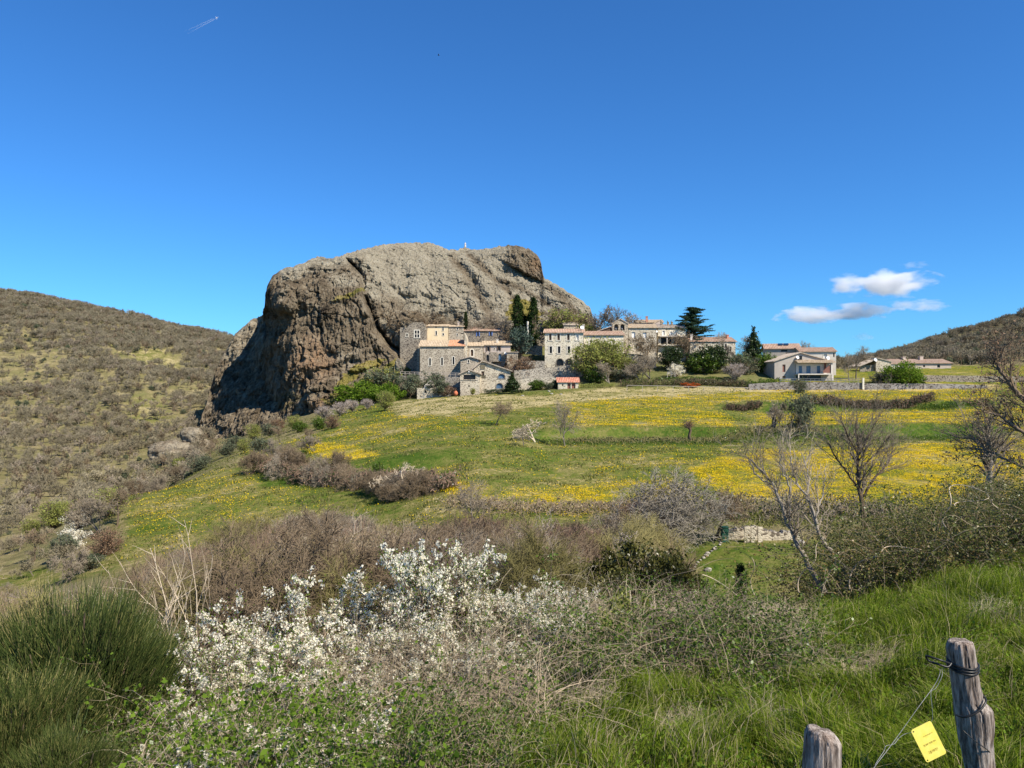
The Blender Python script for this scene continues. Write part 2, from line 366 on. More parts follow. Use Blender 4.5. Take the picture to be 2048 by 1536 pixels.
def terrace(px, Y, x0, x1, yt, A, soft=0.9, span=22):
    m = sstep(x0-60, x0+30, px)*(1-sstep(x1-30, x1+60, px))
    s = 1/(1+np.exp(-(Y-yt)/soft*2)); l = np.clip((Y-yt+span)/(2*span), 0, 1)
    return A*m*(s-l)
def ground(x, Y):
    x = np.asarray(x, float); Y = np.asarray(Y, float)
    px = 1024+F*x/np.maximum(Y, 1.0)
    z = terr0(px, Y)
    z = z+terrace(px, Y, 1090, 1960, 101+2.5*np.sin(px/90), 1.5)
    z = z+terrace(px, Y, 1470, 1900, 138+2*np.sin(px/70+1), 1.3)
    z = z+terrace(px, Y, 560, 900, 84-0.012*(px-600), 1.3, 1.2, 12)
    z = z+terrace(px, Y, 1800, 2200, 191, 1.4, 0.8, 12)
    amp = 0.03+0.10*sstep(8, 60, Y)+0.5*sstep(200, 330, Y)*(1+0*Y)
    z = z+amp*fbm(x*0.35, Y*0.35, 0*x, 3)+sstep(210, 420, Y)*2.6*fbm(x*0.03, Y*0.03, 1.5+0*x, 4)
    return z
def gz(x, Y): return float(ground(np.array([x]), np.array([Y]))[0])
def at(px, Y): x = (px-1024)/F*Y; return (x, Y, gz(x, Y))
def zof(py, Y): return (HY-py)/F*Y
def on(px, py, ymin=3, ymax=320):
    """ground point seen at that pixel"""
    Y = np.exp(np.linspace(math.log(ymin), math.log(ymax), 1500)); x = (px-1024)/F*Y
    p = HY-F*ground(x, Y)/Y; i = int(np.argmin(np.abs(p-py))); return (float(x[i]), float(Y[i]), gz(x[i], Y[i]))

def softpoly(px, py, poly, jit=6.0, sx=0.02, sy=0.08, seed=0):
    jx = px+jit*2.5*fbm(px*sx, py*sy, seed+0*px, 3); jy = py+jit*fbm(px*sx+9, py*sy, seed+5.0+0*px, 3)
    return inpoly(jx, jy, poly).astype(float)

Us = np.concatenate([np.linspace(-1.68, -0.78, 60)[:-1], np.linspace(-0.78, 0.78, 860), np.linspace(0.78, 1.64, 60)[1:]])
Yr = np.concatenate([np.exp(np.linspace(math.log(1.9), math.log(60), 210))[:-1], np.exp(np.linspace(math.log(60), math.log(230), 330))[:-1], np.exp(np.linspace(math.log(230), math.log(1400), 170))])
UU, YY = np.meshgrid(Us, Yr); XX = UU*YY
ZZ = ground(XX, YY)
PX = 1024+F*UU; PY = HY-F*ZZ/YY
yel = np.zeros_like(PX); grn = np.full_like(PX, 0.55); wod = np.zeros_like(PX)
fld = (YY > 52) & (YY < 176)
def addpoly(arr, poly, v, cond, seed=0, jit=6, mode='max'):
    m = softpoly(PX, PY, poly, jit, seed=seed)*cond
    if mode == 'max': np.copyto(arr, np.maximum(arr, m*v))
    else: np.copyto(arr, arr*(1-m)+m*v)
yel[fld] = 0.16
Yc = [([(575, 885), (640, 878), (720, 895), (850, 950), (1005, 985), (1005, 1008), (900, 990), (750, 950), (640, 915)], 0.85),
      ([(1130, 800), (1250, 782), (1500, 780), (1990, 772), (1990, 805), (1880, 806), (1450, 802), (1440, 822), (1500, 862), (1180, 862), (1120, 830)], 0.66),
      ([(1500, 818), (2100, 815), (2100, 868), (1520, 862)], 0.7),
      ([(1370, 935), (1480, 905), (1560, 900), (1760, 895), (1980, 878), (2100, 880), (2100, 1020), (1700, 1015), (1480, 1005), (1400, 965)], 0.84),
      ([(1000, 985), (1200, 965), (1350, 960), (1430, 1000), (1250, 1030), (1080, 1025)], 0.75),
      ([(1180, 925), (1400, 900), (1500, 905), (1380, 940), (1200, 960)], 0.35),
      ([(640, 880), (800, 815), (960, 822), (950, 850), (760, 890)], 0.45),
      ([(250, 1010), (420, 955), (600, 940), (620, 985), (500, 1050), (250, 1060)], 0.33),
      ([(250, 1050), (500, 1020), (500, 1100), (250, 1110)], 0.2),
      ([(780, 900), (1000, 930), (1000, 985), (820, 950)], 0.25)]
for i, (p, v) in enumerate(Yc): addpoly(yel, p, v, fld, i)
bk = (YY > 174) & (YY < 262) & (PX > 1500)
yel[bk] = 0.7
grn[fld] = 0.5
addpoly(grn, [(760, 795), (900, 785), (930, 788), (1100, 790), (1180, 778), (1500, 772), (1990, 768), (1990, 778), (1500, 784), (1150, 803), (900, 832), (790, 830)], 0.06, (YY > 110) & (YY < 192), 31, 4, 'set')
addpoly(yel, [(760, 790), (930, 785), (1100, 785), (1180, 775), (1500, 770), (1500, 783), (1150, 803), (900, 832), (790, 830)], 0.04, (YY > 110) & (YY < 192), 31, 4, 'set')
# banks of the terraces are plain lush grass
for x0, x1, yt in ((1090, 1960, 101), (1470, 1900, 138), (560, 900, 84)):
    m = ((PX > x0-40) & (PX < x1+60) & (np.abs(YY-yt+1.0) < 4.2)); yel[m] *= 0.15; grn[m] = 0.74
lawn = (YY > 30) & (YY < 48) & (PX > 1330) & (PX < 1680); grn[lawn] = 0.62; yel[lawn] = 0.0
near = YY < 52; wod[near & ~lawn] = 0.9; grn[near & ~lawn] = 0.5
rg = near & (YY < 12) & (PX > 1150); wod[rg] = 0.7; grn[rg] = 1.0
lh = (YY > 96) & (PX < 640) & ((YY > 125) | (PX < 480)); lh |= (YY > 62) & (PX < 250)
wod[lh] = 0.6; grn[lh] = 0.3; yel[lh] = 0
addpoly(wod, [(-400, 690), (100, 660), (140, 700), (110, 760), (-400, 800)], 0.6, YY > 250, 3, 12, 'max')
addpoly(wod, [(230, 690), (330, 690), (360, 740), (280, 730)], 0.1, YY > 250, 4, 10, 'set')
addpoly(wod, [(250, 790), (330, 800), (340, 860), (270, 850)], 0.15, YY > 200, 5, 10, 'set')
vil = (YY > 178) & (YY < 235) & (PX > 640) & (PX < 1540); grn[vil] = 0.6; wod[vil] = 0.45; yel[vil] = 0.05
far = (YY > 270) & (PX > 640); wod[far] = 0.75; grn[far] = 0.3; yel[far] = 0
cov = np.stack([yel, grn, wod], -1).reshape(-1, 3)
cov = cov.reshape(XX.shape+(3,))
for ax_, kk in ((0, 5), (1, 7), (0, 3)):
    pd_ = [(0, 0)]*3; pd_[ax_] = (kk//2, kk//2); cp = np.pad(cov, pd_, "edge"); cov = sum(np.take(cp, range(i_, i_+cov.shape[ax_]), ax_) for i_ in range(kk))/kk
cov = np.clip(cov, 0, 1).reshape(-1, 3)

m, nt, o = newmat('meadow_ground')
at_ = nd(nt, 'ShaderNodeAttribute', attribute_name='cover'); sp = nd(nt, 'ShaderNodeSeparateColor'); nt.links.new(at_.outputs['Color'], sp.inputs[0])
tc = nd(nt, 'ShaderNodeTexCoord'); co = tc.outputs['Object']
n1 = tex(nt, co, 0.12, 5, 0.7); n2 = tex(nt, co, 1.4, 5, 0.75); n3 = tex(nt, co, 5.0, 3, 0.8); n4 = tex(nt, co, 0.5, 4, 0.65)
gg = math_(nt, 'ADD', sp.outputs[1], math_(nt, 'MULTIPLY', math_(nt, 'SUBTRACT', n1.outputs[0], 0.5), 2.0))
gg = math_(nt, 'ADD', gg, math_(nt, 'MULTIPLY', math_(nt, 'SUBTRACT', n2.outputs[0], 0.5), 1.8))
grass = ramp(nt, [(0.0, (0.40, 0.33, 0.17)), (0.30, (0.19, 0.168, 0.058)), (0.62, (0.108, 0.132, 0.027)), (0.95, (0.052, 0.095, 0.014))], gg)
wood = ramp(nt, [(0.3, (0.115, 0.09, 0.055)), (0.5, (0.18, 0.15, 0.085)), (0.7, (0.225, 0.20, 0.10))], n4.outputs[0])
base = mixc(nt, sp.outputs[2], grass, wood)
yy = math_(nt, 'ADD', math_(nt, 'MULTIPLY', n3.outputs[0], 0.62), math_(nt, 'MULTIPLY', n4.outputs[0], 0.42))
th = math_(nt, 'SUBTRACT', 0.69, math_(nt, 'MULTIPLY', sp.outputs[0], 0.23))
msk = math_(nt, 'MULTIPLY', math_(nt, 'SUBTRACT', yy, th), 9.0, clamp=True)
msk = math_(nt, 'MULTIPLY', msk, math_(nt, 'MINIMUM', math_(nt, 'MULTIPLY', sp.outputs[0], 3.0), 0.62))
ycol = ramp(nt, [(0.3, (0.44, 0.31, 0.012)), (0.7, (0.66, 0.46, 0.012))], n2.outputs[0])
col = mixc(nt, msk, base, ycol)
d = nd(nt, 'ShaderNodeBsdfDiffuse'); nt.links.new(col, d.inputs[0])
hb = math_(nt, 'ADD', n2.outputs[0], math_(nt, 'MULTIPLY', n3.outputs[0], 0.4))
nt.links.new(bump(nt, hb, 0.7, 0.35), d.inputs['Normal']); nt.links.new(d.outputs[0], o.inputs[0])
M['ground'] = m
V = np.stack([XX, YY, ZZ], -1).reshape(-1, 3)
me = npmesh('ground', V, grid_faces(*XX.shape), m, True, attrs={'cover': cov})
tag(link('ground', me), kind='structure')
b = MB(); b.add([(-90, -80, -2.4), (90, -80, -2.4), (90, 2.2, -2.4), (-90, 2.2, -2.4)], [(0, 1, 2, 3)])
M['road'] = plain('road_gravel', (0.20, 0.19, 0.17), (0.13, 0.12, 0.11), 4)
tag(b.obj('road', M['road']), kind='structure')

# ------------------------------------------------------------------ the basalt rock
TOP = [(392, 872), (398, 858), (405, 840), (415, 800), (425, 760), (440, 720), (458, 690), (470, 668), (500, 640), (522, 632), (528, 628), (530, 600), (534, 570), (545, 552), (565, 538), (600, 528), (635, 513), (660, 518), (690, 508), (720, 500), (760, 490), (800, 486), (850, 485), (868, 487), (890, 498), (915, 500), (922, 496), (936, 495), (950, 500), (975, 498), (1000, 492), (1030, 491), (1055, 496), (1072, 508), (1082, 522), (1085, 545), (1088, 556), (1100, 562), (1130, 580), (1150, 592), (1170, 605), (1182, 618), (1187, 640), (1195, 668), (1203, 700)]
BOT = [(392, 890), (430, 900), (470, 895), (560, 850), (650, 840), (740, 800), (800, 765), (850, 750), (950, 740), (1100, 725), (1203, 715)]
DEP = [(400, 900, 212), (430, 900, 203), (480, 890, 198), (540, 855, 192), (600, 845, 187), (680, 830, 183), (750, 795, 186), (800, 755, 196), (850, 740, 206), (950, 730, 209), (1050, 720, 213), (1200, 710, 218),
       (600, 780, 193), (585, 700, 200), (590, 630, 205), (575, 575, 210), (600, 548, 217), (650, 700, 198), (650, 600, 206), (650, 540, 219), (700, 750, 195), (700, 650, 202), (708, 590, 208), (700, 530, 224),
       (770, 600, 215), (780, 660, 209), (800, 700, 206), (850, 620, 219), (850, 540, 236), (800, 515, 244), (950, 640, 220), (950, 560, 238), (930, 515, 252), (1050, 650, 225), (1050, 590, 240), (1000, 530, 250), (1100, 650, 228), (1150, 650, 232), (1120, 600, 244),
       (550, 800, 207), (520, 830, 205), (500, 790, 222), (470, 760, 236), (440, 770, 238), (525, 740, 229), (515, 690, 243), (480, 700, 250), (548, 680, 212), (541, 620, 216), (535, 585, 223), (430, 840, 226), (560, 750, 204), (440, 870, 212),
       (470, 668, 262), (500, 645, 262), (524, 634, 262), (545, 552, 226), (635, 515, 232), (720, 500, 240), (800, 487, 254), (850, 485, 260), (930, 498, 263), (1030, 492, 264), (1086, 556, 258), (1150, 592, 254), (1187, 640, 246)]
def tps(P, v, Q, lam=1e-3):
    P = P/100.0; Q = Q/100.0; n = len(P)
    def U(r2): return 0.5*r2*np.log(r2+1e-12)
    A = np.zeros((n+3, n+3)); A[:n, :n] = U(((P[:, None]-P[None])**2).sum(-1))+lam*np.eye(n)
    A[:n, n] = 1; A[:n, n+1:] = P; A[n, :n] = 1; A[n+1:, :n] = P.T
    c = np.linalg.solve(A, np.r_[v, 0, 0, 0]); r = np.zeros(len(Q))
    for s in range(0, len(Q), 40000):
        q = Q[s:s+40000]; r[s:s+40000] = U(((q[:, None]-P[None])**2).sum(-1))@c[:n]+c[n]+q@c[n+1:]
    return r
def polyd(px, py, pts):
    """distance to a polyline and the signed side, in pixels"""
    best = np.full(px.shape, 1e9); side = np.zeros(px.shape); tt = np.zeros(px.shape)
    for k in range(len(pts)-1):
        x1, y1 = pts[k]; x2, y2 = pts[k+1]; dx, dy = x2-x1, y2-y1; L2 = dx*dx+dy*dy
        t = np.clip(((px-x1)*dx+(py-y1)*dy)/L2, 0, 1); d = np.hypot(px-x1-t*dx, py-y1-t*dy)
        s = np.sign((px-x1)*dy-(py-y1)*dx); u = d < best
        best = np.where(u, d, best); side = np.where(u, s, side); tt = np.where(u, (k+t)/(len(pts)-1), tt)
    return best, side, tt
nc, nr, nb = 760, 430, 36
pc = np.linspace(392, 1203, nc)
tp = np.interp(pc, [a for a, _ in TOP], [b for _, b in TOP]); bt = np.interp(pc, [a for a, _ in BOT], [b for _, b in BOT])+14
k = np.ones(5)/5; tp = np.convolve(np.pad(tp, 2, 'edge'), k, 'valid')
t = np.linspace(0, 1, nr)[:, None]
RPX = np.repeat(pc[None], nr, 0); RPY = bt[None]*(1-t)+tp[None]*t
RPY = np.where(RPY > 2000, RPY, RPY)
D = np.array(DEP, float)
RY = tps(D[:, :2], D[:, 2], np.stack([RPX.ravel(), RPY.ravel()], -1), 0.003).reshape(RPX.shape)
# prow edge: left of it the wall swings away from the sun
d_, s_, t_ = polyd(RPX, RPY, [(528, 560), (534, 620), (545, 660), (556, 700), (572, 750), (560, 800), (538, 850)])
# recessed step right of the great cleft
d_, s_, t_ = polyd(RPX, RPY, [(655, 500), (690, 515), (725, 552), (728, 590), (742, 620), (752, 655), (778, 690), (800, 705), (806, 740)])
w_ = sstep(0.10, 0.16, t_)*(1-sstep(0.97, 1.0, t_))*(1-.8*np.exp(-((t_-.36)/.05)**2))
RY += w_*(5.5*np.exp(-(d_/5.0)**2)+np.where(s_ > 0, 0, 0)*0)
RY += w_*np.where(s_ < 0, -2.2*np.exp(-(np.maximum(d_-4, 0)/26.0)**2), 1.8*np.exp(-(d_/14.0)**2))
# diagonal ledges and grooves
for pts, A, wd in [([(655, 605), (700, 592), (728, 575)], -1.2, 5), ([(600, 740), (660, 728), (720, 705), (760, 690)], -1.6, 6), ([(590, 790), (650, 765), (700, 742), (770, 720)], -2.0, 7),
                   ([(668, 522), (705, 530), (730, 548)], 3.0, 7), ([(915, 520), (940, 550), (965, 585), (1000, 620)], 1.8, 7), ([(560, 760), (570, 720), (560, 690)], 1.5, 6),
                   ([(780, 640), (800, 610), (830, 590), (870, 600)], 1.2, 7), ([(700, 640), (705, 690), (700, 730)], 0.8, 5), ([(1000, 560), (1050, 590), (1100, 610), (1170, 650)], 1.3, 6),
                   ([(850, 640), (862, 600), (880, 575)], 1.3, 6), ([(470, 790), (500, 740), (530, 690)], -2.2, 7), ([(440, 840), (470, 790), (490, 760)], -1.5, 7), ([(520, 640), (560, 560), (600, 540)], 0.0, 6),
                   ([(1110, 600), (1140, 625), (1180, 645)], 1.4, 7), ([(880, 510), (900, 560), (960, 640)], 0.8, 9), ([(615, 545), (640, 600), (640, 660), (650, 720)], 1.0, 5), ([(560, 830), (600, 800), (640, 810), (700, 790)], -1.8, 7)]:
    d_, s_, t_ = polyd(RPX, RPY, pts); RY += A*np.exp(-(d_/wd)**2)*sstep(0, .1, t_)*(1-sstep(.9, 1, t_))
for pts, A, wd in [([(905, 515), (930, 545), (955, 590), (985, 635)], 3.2, 9), ([(940, 512), (975, 545), (1010, 575), (1035, 612)], 2.2, 7), ([(990, 530), (1030, 565), (1075, 590), (1130, 640)], 2.6, 8), ([(1095, 575), (1130, 600), (1165, 640)], 2.0, 6), ([(800, 520), (812, 560), (806, 600), (790, 640)], 2.0, 9), ([(860, 500), (868, 540), (850, 590)], 1.6, 10), ([(775, 560), (800, 590), (840, 600)], 2.4, 6), ([(830, 620), (870, 640), (900, 630), (930, 650)], 2.2, 7)]:
    d_, s_, t_ = polyd(RPX+5*fbm(RPX*.03, RPY*.03, 0*RPX, 3), RPY+5*fbm(RPX*.03, RPY*.03, 5+0*RPX, 3), pts); RY += A*np.exp(-(d_/wd)**2)*sstep(0, .12, t_)*(1-sstep(.85, 1, t_))
# round masses standing proud (px, py, rx, ry, thickness m)
for cx, cy, rx, ry, A in [ (700, 518, 42, 12, 2.5), (830, 640, 34, 26, 3.0), (560, 600, 34, 60, 3.2), (640, 590, 50, 45, 2.0), (800, 640, 22, 40, 1.8), (500, 850, 60, 40, 4), (640, 800, 50, 30, 3.2), (450, 800, 22, 60, 3), (475, 700, 18, 30, 3), (720, 770, 40, 22, 2.5), (960, 600, 26, 36, 2.0), (1140, 610, 30, 22, 2.2), (590, 860, 30, 22, 2)]:
    q = 1-((RPX-cx)/rx)**2-((RPY-cy)/ry)**2
    RY -= A*np.sqrt(np.clip(q+0.25*fbm(RPX*0.03, RPY*0.03, cx+0*RPX, 3), 0, 1))
kd = (512+(RPX-985)*.52)-RPY+3*fbm(RPX*.05, RPY*.05, 0*RPX, 3)
knob = sstep(985, 1040, RPX)*sstep(-2.0, 3.0, kd)*(1-sstep(1083, 1092, RPX))
RY -= 6.0*knob*np.sqrt(np.clip(1-((RPX-1035)/56)**4, 0, 1))
RX = (RPX-1024)/F*RY; RZ = (HY-RPY)/F*RY
# columns: long vertical fluting on the steep faces, lumpy dome above
face = 1-sstep(30, 110, bt[None]*0+(RPX-700)*0.9+60*(RPY < 560))      # left/front faces
face = np.clip(np.where(RPX < 760, 1.0, 0.25), 0, 1)*sstep(505, 560, RPY)
face = np.maximum(face, knob*0.8)
wx = RX+0.10*RZ+1.0*fbm(RX*0.06, RY*0.05, RZ*0.06, 2)
flute = noise3(wx*1.1, RY*0.3, RZ*0.10)+0.6*noise3(wx*2.3, RY*0.6, RZ*0.22)+0.4*noise3(wx*4.6, RY, RZ*0.5)
lump = fbm(RX*0.09, RY*0.09, RZ*0.11, 6, 0.56)
rid = 1-np.abs(fbm(RX*0.14+3, RY*0.1, RZ*0.09, 4, 0.55))*2
edge = sstep(0, 0.05, 1-t)
def cracks(fx, fy, fz, wd, seed): return np.exp(-(noise3(RX*fx+.8*noise3(RX*.15, RZ*.15, seed+0*RX), RY*fy+seed, RZ*fz)/wd)**2)
crk = (.9*cracks(.12, .05, .035, .045, 3)+.7*cracks(.3, .1, .07, .05, 9)*np.clip(.4+face, 0, 1)+.6*cracks(.07, .05, .12, .04, 15)+.35*cracks(.6, .2, .2, .07, 21)+.25*cracks(1.3, .5, .5, .08, 27))
stepn = fbm(RX*.22+5, RY*.12, RZ*.16, 3); terr_ = np.round(stepn*5)/5*1.3
RY2 = RY+edge*(crk*1.5*(.32+.5*np.clip(face+.2, 0, 1))-terr_*.5*(.15+.85*face)+-(0.22+0.34*face)*flute*1.0-1.8*lump-1.1*rid*(0.4+0.6*face)-0.22*noise3(RX*2.2, RY*2.2, RZ*2.2)-0.16*noise3(RX*5, RY*5, RZ*5))
RZ2 = RZ+0.35*noise3(RX*0.9, RY*0.9, RZ*0.9)*edge+(1-edge)*0.5*fbm(RX*0.5, RY*0.5, 0*RX, 3)
RX = (RPX-1024)/F*RY; 
# back of the rock
V = [np.stack([RX, RY2, RZ2], -1)]
top = V[0][-1]; bk_ = []
gb = ground(top[:, 0], top[:, 1]+45)
for i in range(1, nb+1):
    a = i/nb*math.pi/2
    p = top.copy(); hgt = np.maximum(top[:, 2]-(gb-6), 4)
    p[:, 1] = top[:, 1]+38*math.sin(a)*np.clip(hgt/40, 0.25, 1)+1.2*fbm(top[:, 0]*0.1, 0*top[:, 0]+i*0.3, 0*top[:, 0], 3)*math.sin(a)
    p[:, 2] = top[:, 2]-hgt*(1-math.cos(a))**1.2
    bk_.append(p)
V = np.concatenate([V[0].reshape(-1, 3), np.concatenate(bk_)]); 
lich = np.zeros((nr+nb, nc))
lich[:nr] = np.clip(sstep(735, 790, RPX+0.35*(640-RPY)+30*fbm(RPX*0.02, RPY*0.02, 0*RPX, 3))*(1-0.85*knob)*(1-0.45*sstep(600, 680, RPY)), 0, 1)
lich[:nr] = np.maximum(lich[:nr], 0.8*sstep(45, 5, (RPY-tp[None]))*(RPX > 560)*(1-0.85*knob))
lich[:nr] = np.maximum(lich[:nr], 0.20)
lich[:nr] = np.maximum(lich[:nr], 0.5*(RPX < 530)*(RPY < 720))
for cx, cy, rx, ry, A in ((690, 560, 40, 22, .7), (620, 850, 70, 30, .25), (470, 850, 60, 50, .2), (600, 800, 30, 40, .3), (680, 700, 60, 40, .3)):
    lich[:nr] = np.maximum(lich[:nr], A*np.clip(1-((RPX-cx)/rx)**2-((RPY-cy)/ry)**2, 0, 1)**0.5)
br_ = np.zeros_like(RPX)
for pts, wd in [([(905, 515), (930, 545), (955, 590), (985, 635)], 12), ([(940, 512), (975, 545), (1010, 575), (1035, 612)], 10), ([(1095, 575), (1130, 600), (1165, 640)], 9), ([(775, 600), (800, 625), (850, 640), (900, 650)], 20), ([(1000, 560), (1060, 585), (1120, 625)], 7)]:
    d_, s_, t_ = polyd(RPX, RPY, pts); br_ = np.maximum(br_, np.exp(-(d_/wd)**2))
lich[:nr] *= 1-.75*br_
lich[nr:] = 0.6
moss = np.zeros_like(lich)
for poly, v in (([(670, 770), (700, 735), (760, 715), (775, 722), (720, 745), (690, 775)], .9), ([(720, 760), (800, 715), (830, 730), (800, 770), (740, 785)], .9), ([(640, 800), (700, 770), (730, 790), (680, 820)], .8),
                ([(1015, 640), (1020, 600), (1050, 597), (1075, 610), (1085, 640)], 1.0), ([(655, 606), (700, 585), (730, 572), (728, 580), (700, 597)], .8), ([(545, 800), (590, 780), (600, 800), (560, 830)], .5), ([(440, 900), (480, 880), (520, 900)], .8), ([(690, 830), (760, 790), (800, 800), (740, 840)], .9)):
    moss[:nr] = np.maximum(moss[:nr], v*softpoly(RPX, RPY, poly, 5, seed=int(v*10)))
moss[:nr] = np.maximum(moss[:nr], 0.75*sstep(30, 0, bt[None]-14-RPY))
rust = np.zeros_like(lich); rust[:nr] = np.clip(1-((RPX-625)/55)**2-((RPY-720)/60)**2, 0, 1)*0.9
rust[:nr] = np.maximum(rust[:nr], 0.8*np.clip(1-((RPX-1070)/15)**2-((RPY-530)/22)**2, 0, 1)); rust[:nr] = np.maximum(rust[:nr], 0.8*np.clip(1-((RPX-665)/60)**2-((RPY-810)/22)**2, 0, 1))
m, nt, o = newmat('basalt_rock')
a_ = nd(nt, 'ShaderNodeAttribute', attribute_name='rockcol'); sp = nd(nt, 'ShaderNodeSeparateColor'); nt.links.new(a_.outputs['Color'], sp.inputs[0])
tc = nd(nt, 'ShaderNodeTexCoord'); co = tc.outputs['Object']
st = tex(nt, co, 0.9, 6, 0.75, vscale=(1, 0.7, 0.32)); sp2 = tex(nt, co, 1.6, 4, 0.8); bg_ = tex(nt, co, 0.11, 6, 0.65); ln = tex(nt, co, 0.22, 6, 0.8)
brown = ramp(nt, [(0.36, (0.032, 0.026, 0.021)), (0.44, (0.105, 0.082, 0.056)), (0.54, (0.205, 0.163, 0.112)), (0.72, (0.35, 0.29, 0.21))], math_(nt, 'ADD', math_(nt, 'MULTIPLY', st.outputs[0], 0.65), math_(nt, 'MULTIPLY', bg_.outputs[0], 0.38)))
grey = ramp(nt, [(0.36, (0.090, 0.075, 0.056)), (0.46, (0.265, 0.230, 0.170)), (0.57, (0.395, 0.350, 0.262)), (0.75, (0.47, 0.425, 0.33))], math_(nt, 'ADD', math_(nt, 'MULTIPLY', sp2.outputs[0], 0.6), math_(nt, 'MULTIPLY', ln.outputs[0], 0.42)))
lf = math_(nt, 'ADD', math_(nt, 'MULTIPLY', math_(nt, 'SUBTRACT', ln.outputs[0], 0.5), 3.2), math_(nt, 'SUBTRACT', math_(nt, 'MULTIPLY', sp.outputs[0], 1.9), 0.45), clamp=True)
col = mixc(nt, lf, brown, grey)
rf = math_(nt, 'MULTIPLY', sp.outputs[2], math_(nt, 'MULTIPLY', math_(nt, 'SUBTRACT', st.outputs[0], 0.35), 3.0, clamp=True))
col = mixc(nt, rf, col, (0.34, 0.195, 0.105))
mf = math_(nt, 'ADD', math_(nt, 'MULTIPLY', math_(nt, 'SUBTRACT', sp2.outputs[0], 0.5), 3.0), math_(nt, 'SUBTRACT', math_(nt, 'MULTIPLY', sp.outputs[1], 2.0), 0.9), clamp=True)
mcol = ramp(nt, [(0.35, (0.12, 0.13, 0.03)), (0.55, (0.27, 0.22, 0.06)), (0.7, (0.36, 0.29, 0.14))], ln.outputs[0])
col = mixc(nt, mf, col, mcol)
d = nd(nt, 'ShaderNodeBsdfDiffuse', i_Roughness=0.5); nt.links.new(col, d.inputs[0])
hb = math_(nt, 'ADD', math_(nt, 'MULTIPLY', st.outputs[0], 1.2), sp2.outputs[0])
nt.links.new(bump(nt, hb, 1.0, 0.9), d.inputs['Normal']); nt.links.new(d.outputs[0], o.inputs[0])
M['rock'] = m
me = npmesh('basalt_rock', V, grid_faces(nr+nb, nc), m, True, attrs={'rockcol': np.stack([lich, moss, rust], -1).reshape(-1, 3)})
tag(link('basalt_rock', me), kind='structure')
def rockY(px, py):
    j = int(np.clip(np.searchsorted(pc, px), 0, nc-1)); i = int(np.argmin(np.abs(RPY[:, j]-py))); return float(RY2[i, j])

# loose boulders at the rock's left foot
def boulder(cx, cy, w_, h_, Y, label, seed, grp=None):
    s = Y/F; n = 48; th = np.linspace(0, 2*np.pi, 2*n, endpoint=False); ph = np.linspace(0.02, np.pi-0.02, n)
    T, P = np.meshgrid(th, ph); x = np.sin(P)*np.cos(T); y = np.sin(P)*np.sin(T); z = np.cos(P)
    pw = 0.7; x = np.sign(x)*np.abs(x)**pw; y = np.sign(y)*np.abs(y)**pw
    r = 1+0.22*fbm(x*1.3+seed, y*1.3, z*1.3, 4)+0.05*noise3(x*9, y*9, z*9+seed)
    V = np.stack([x*r*w_*s/2, y*r*w_*s/2.4, z*r*h_*s/2], -1).reshape(-1, 3); nn = 2*n
    i = np.arange(n*nn).reshape(n, nn); i = np.concatenate([i, i[:, :1]], 1)
    Q = np.stack([i[:-1, :-1], i[1:, :-1], i[1:, 1:], i[:-1, 1:]], -1).reshape(-1, 4)
    c = np.tile([0.55, 0.15, 0.1], (len(V), 1))
    o = link('boulder', npmesh('boulder', V, Q, M['rock'], True, attrs={'rockcol': c}), loc=((cx-1024)*s, Y, zof(cy, Y)))
    tag(o, label, 'boulder', grp); return o
boulder(385, 872, 42, 34, 190, 'squarish dark basalt boulder perched on the ledge left of the great rock', 1)
boulder(345, 905, 90, 46, 186, 'long pale basalt outcrop low at the far left foot of the great rock', 2)
boulder(345, 915, 46, 36, 178, 'rounded outcrop with a dark hollow left of the meadow', 3)
boulder(402, 905, 70, 50, 192, 'sloping grassy outcrop between the great rock and the perched boulder', 4)
boulder(318, 898, 36, 20, 189, 'small flat basalt block at the left end of the rocky spur', 5)
boulder(800, 730, 20, 26, 196, 'rounded reddish boulder beside the ruined tower house', 6)
# ------------------------------------------------------------------ houses
def wall_front(mb, x0, x1, z0, z1, y, holes, depth=0.28):
    """front wall plane at y with real rectangular openings and reveals"""
    xs = sorted({x0, x1}|{h[0] for h in holes}|{h[1] for h in holes}); zs = sorted({z0, z1}|{h[2] for h in holes}|{h[3] for h in holes})
    xs = [x for x in xs if x0 <= x <= x1]; zs = [z for z in zs if z0 <= z <= z1]
    for a, b in zip(xs[:-1], xs[1:]):
        for c, d in zip(zs[:-1], zs[1:]):
            mx_, mz = (a+b)/2, (c+d)/2
            if any(h[0] < mx_ < h[1] and h[2] < mz < h[3] for h in holes): continue
            mb.add([(a, y, c), (b, y, c), (b, y, d), (a, y, d)], [(0, 1, 2, 3)])
    for (a, b, c, d) in [h[:4] for h in holes]:
        e = y+depth
        mb.add([(a, y, c), (a, e, c), (a, e, d), (a, y, d)], [(0, 1, 2, 3)]); mb.add([(b, y, c), (b, y, d), (b, e, d), (b, e, c)], [(0, 1, 2, 3)])
        mb.add([(a, y, d), (a, e, d), (b, e, d), (b, y, d)], [(0, 1, 2, 3)]); mb.add([(a, y, c), (b, y, c), (b, e, c), (a, e, c)], [(0, 1, 2, 3)])
def arch_spandrel(mb, a, b, d, y, t=0.28, n=7):
    """fills the corners above a round arch inscribed in the opening a..b with top d"""
    r = (b-a)/2; cx = (a+b)/2
    for sgn in (-1, 1):
        pts = [(cx+sgn*r, d), (cx+sgn*r, d-r)]+[(cx+sgn*r*math.cos(k*math.pi/2/n), d-r+r*math.sin(k*math.pi/2/n)) for k in range(1, n+1)]
        mb.prism(pts, y+0.003, y+t)
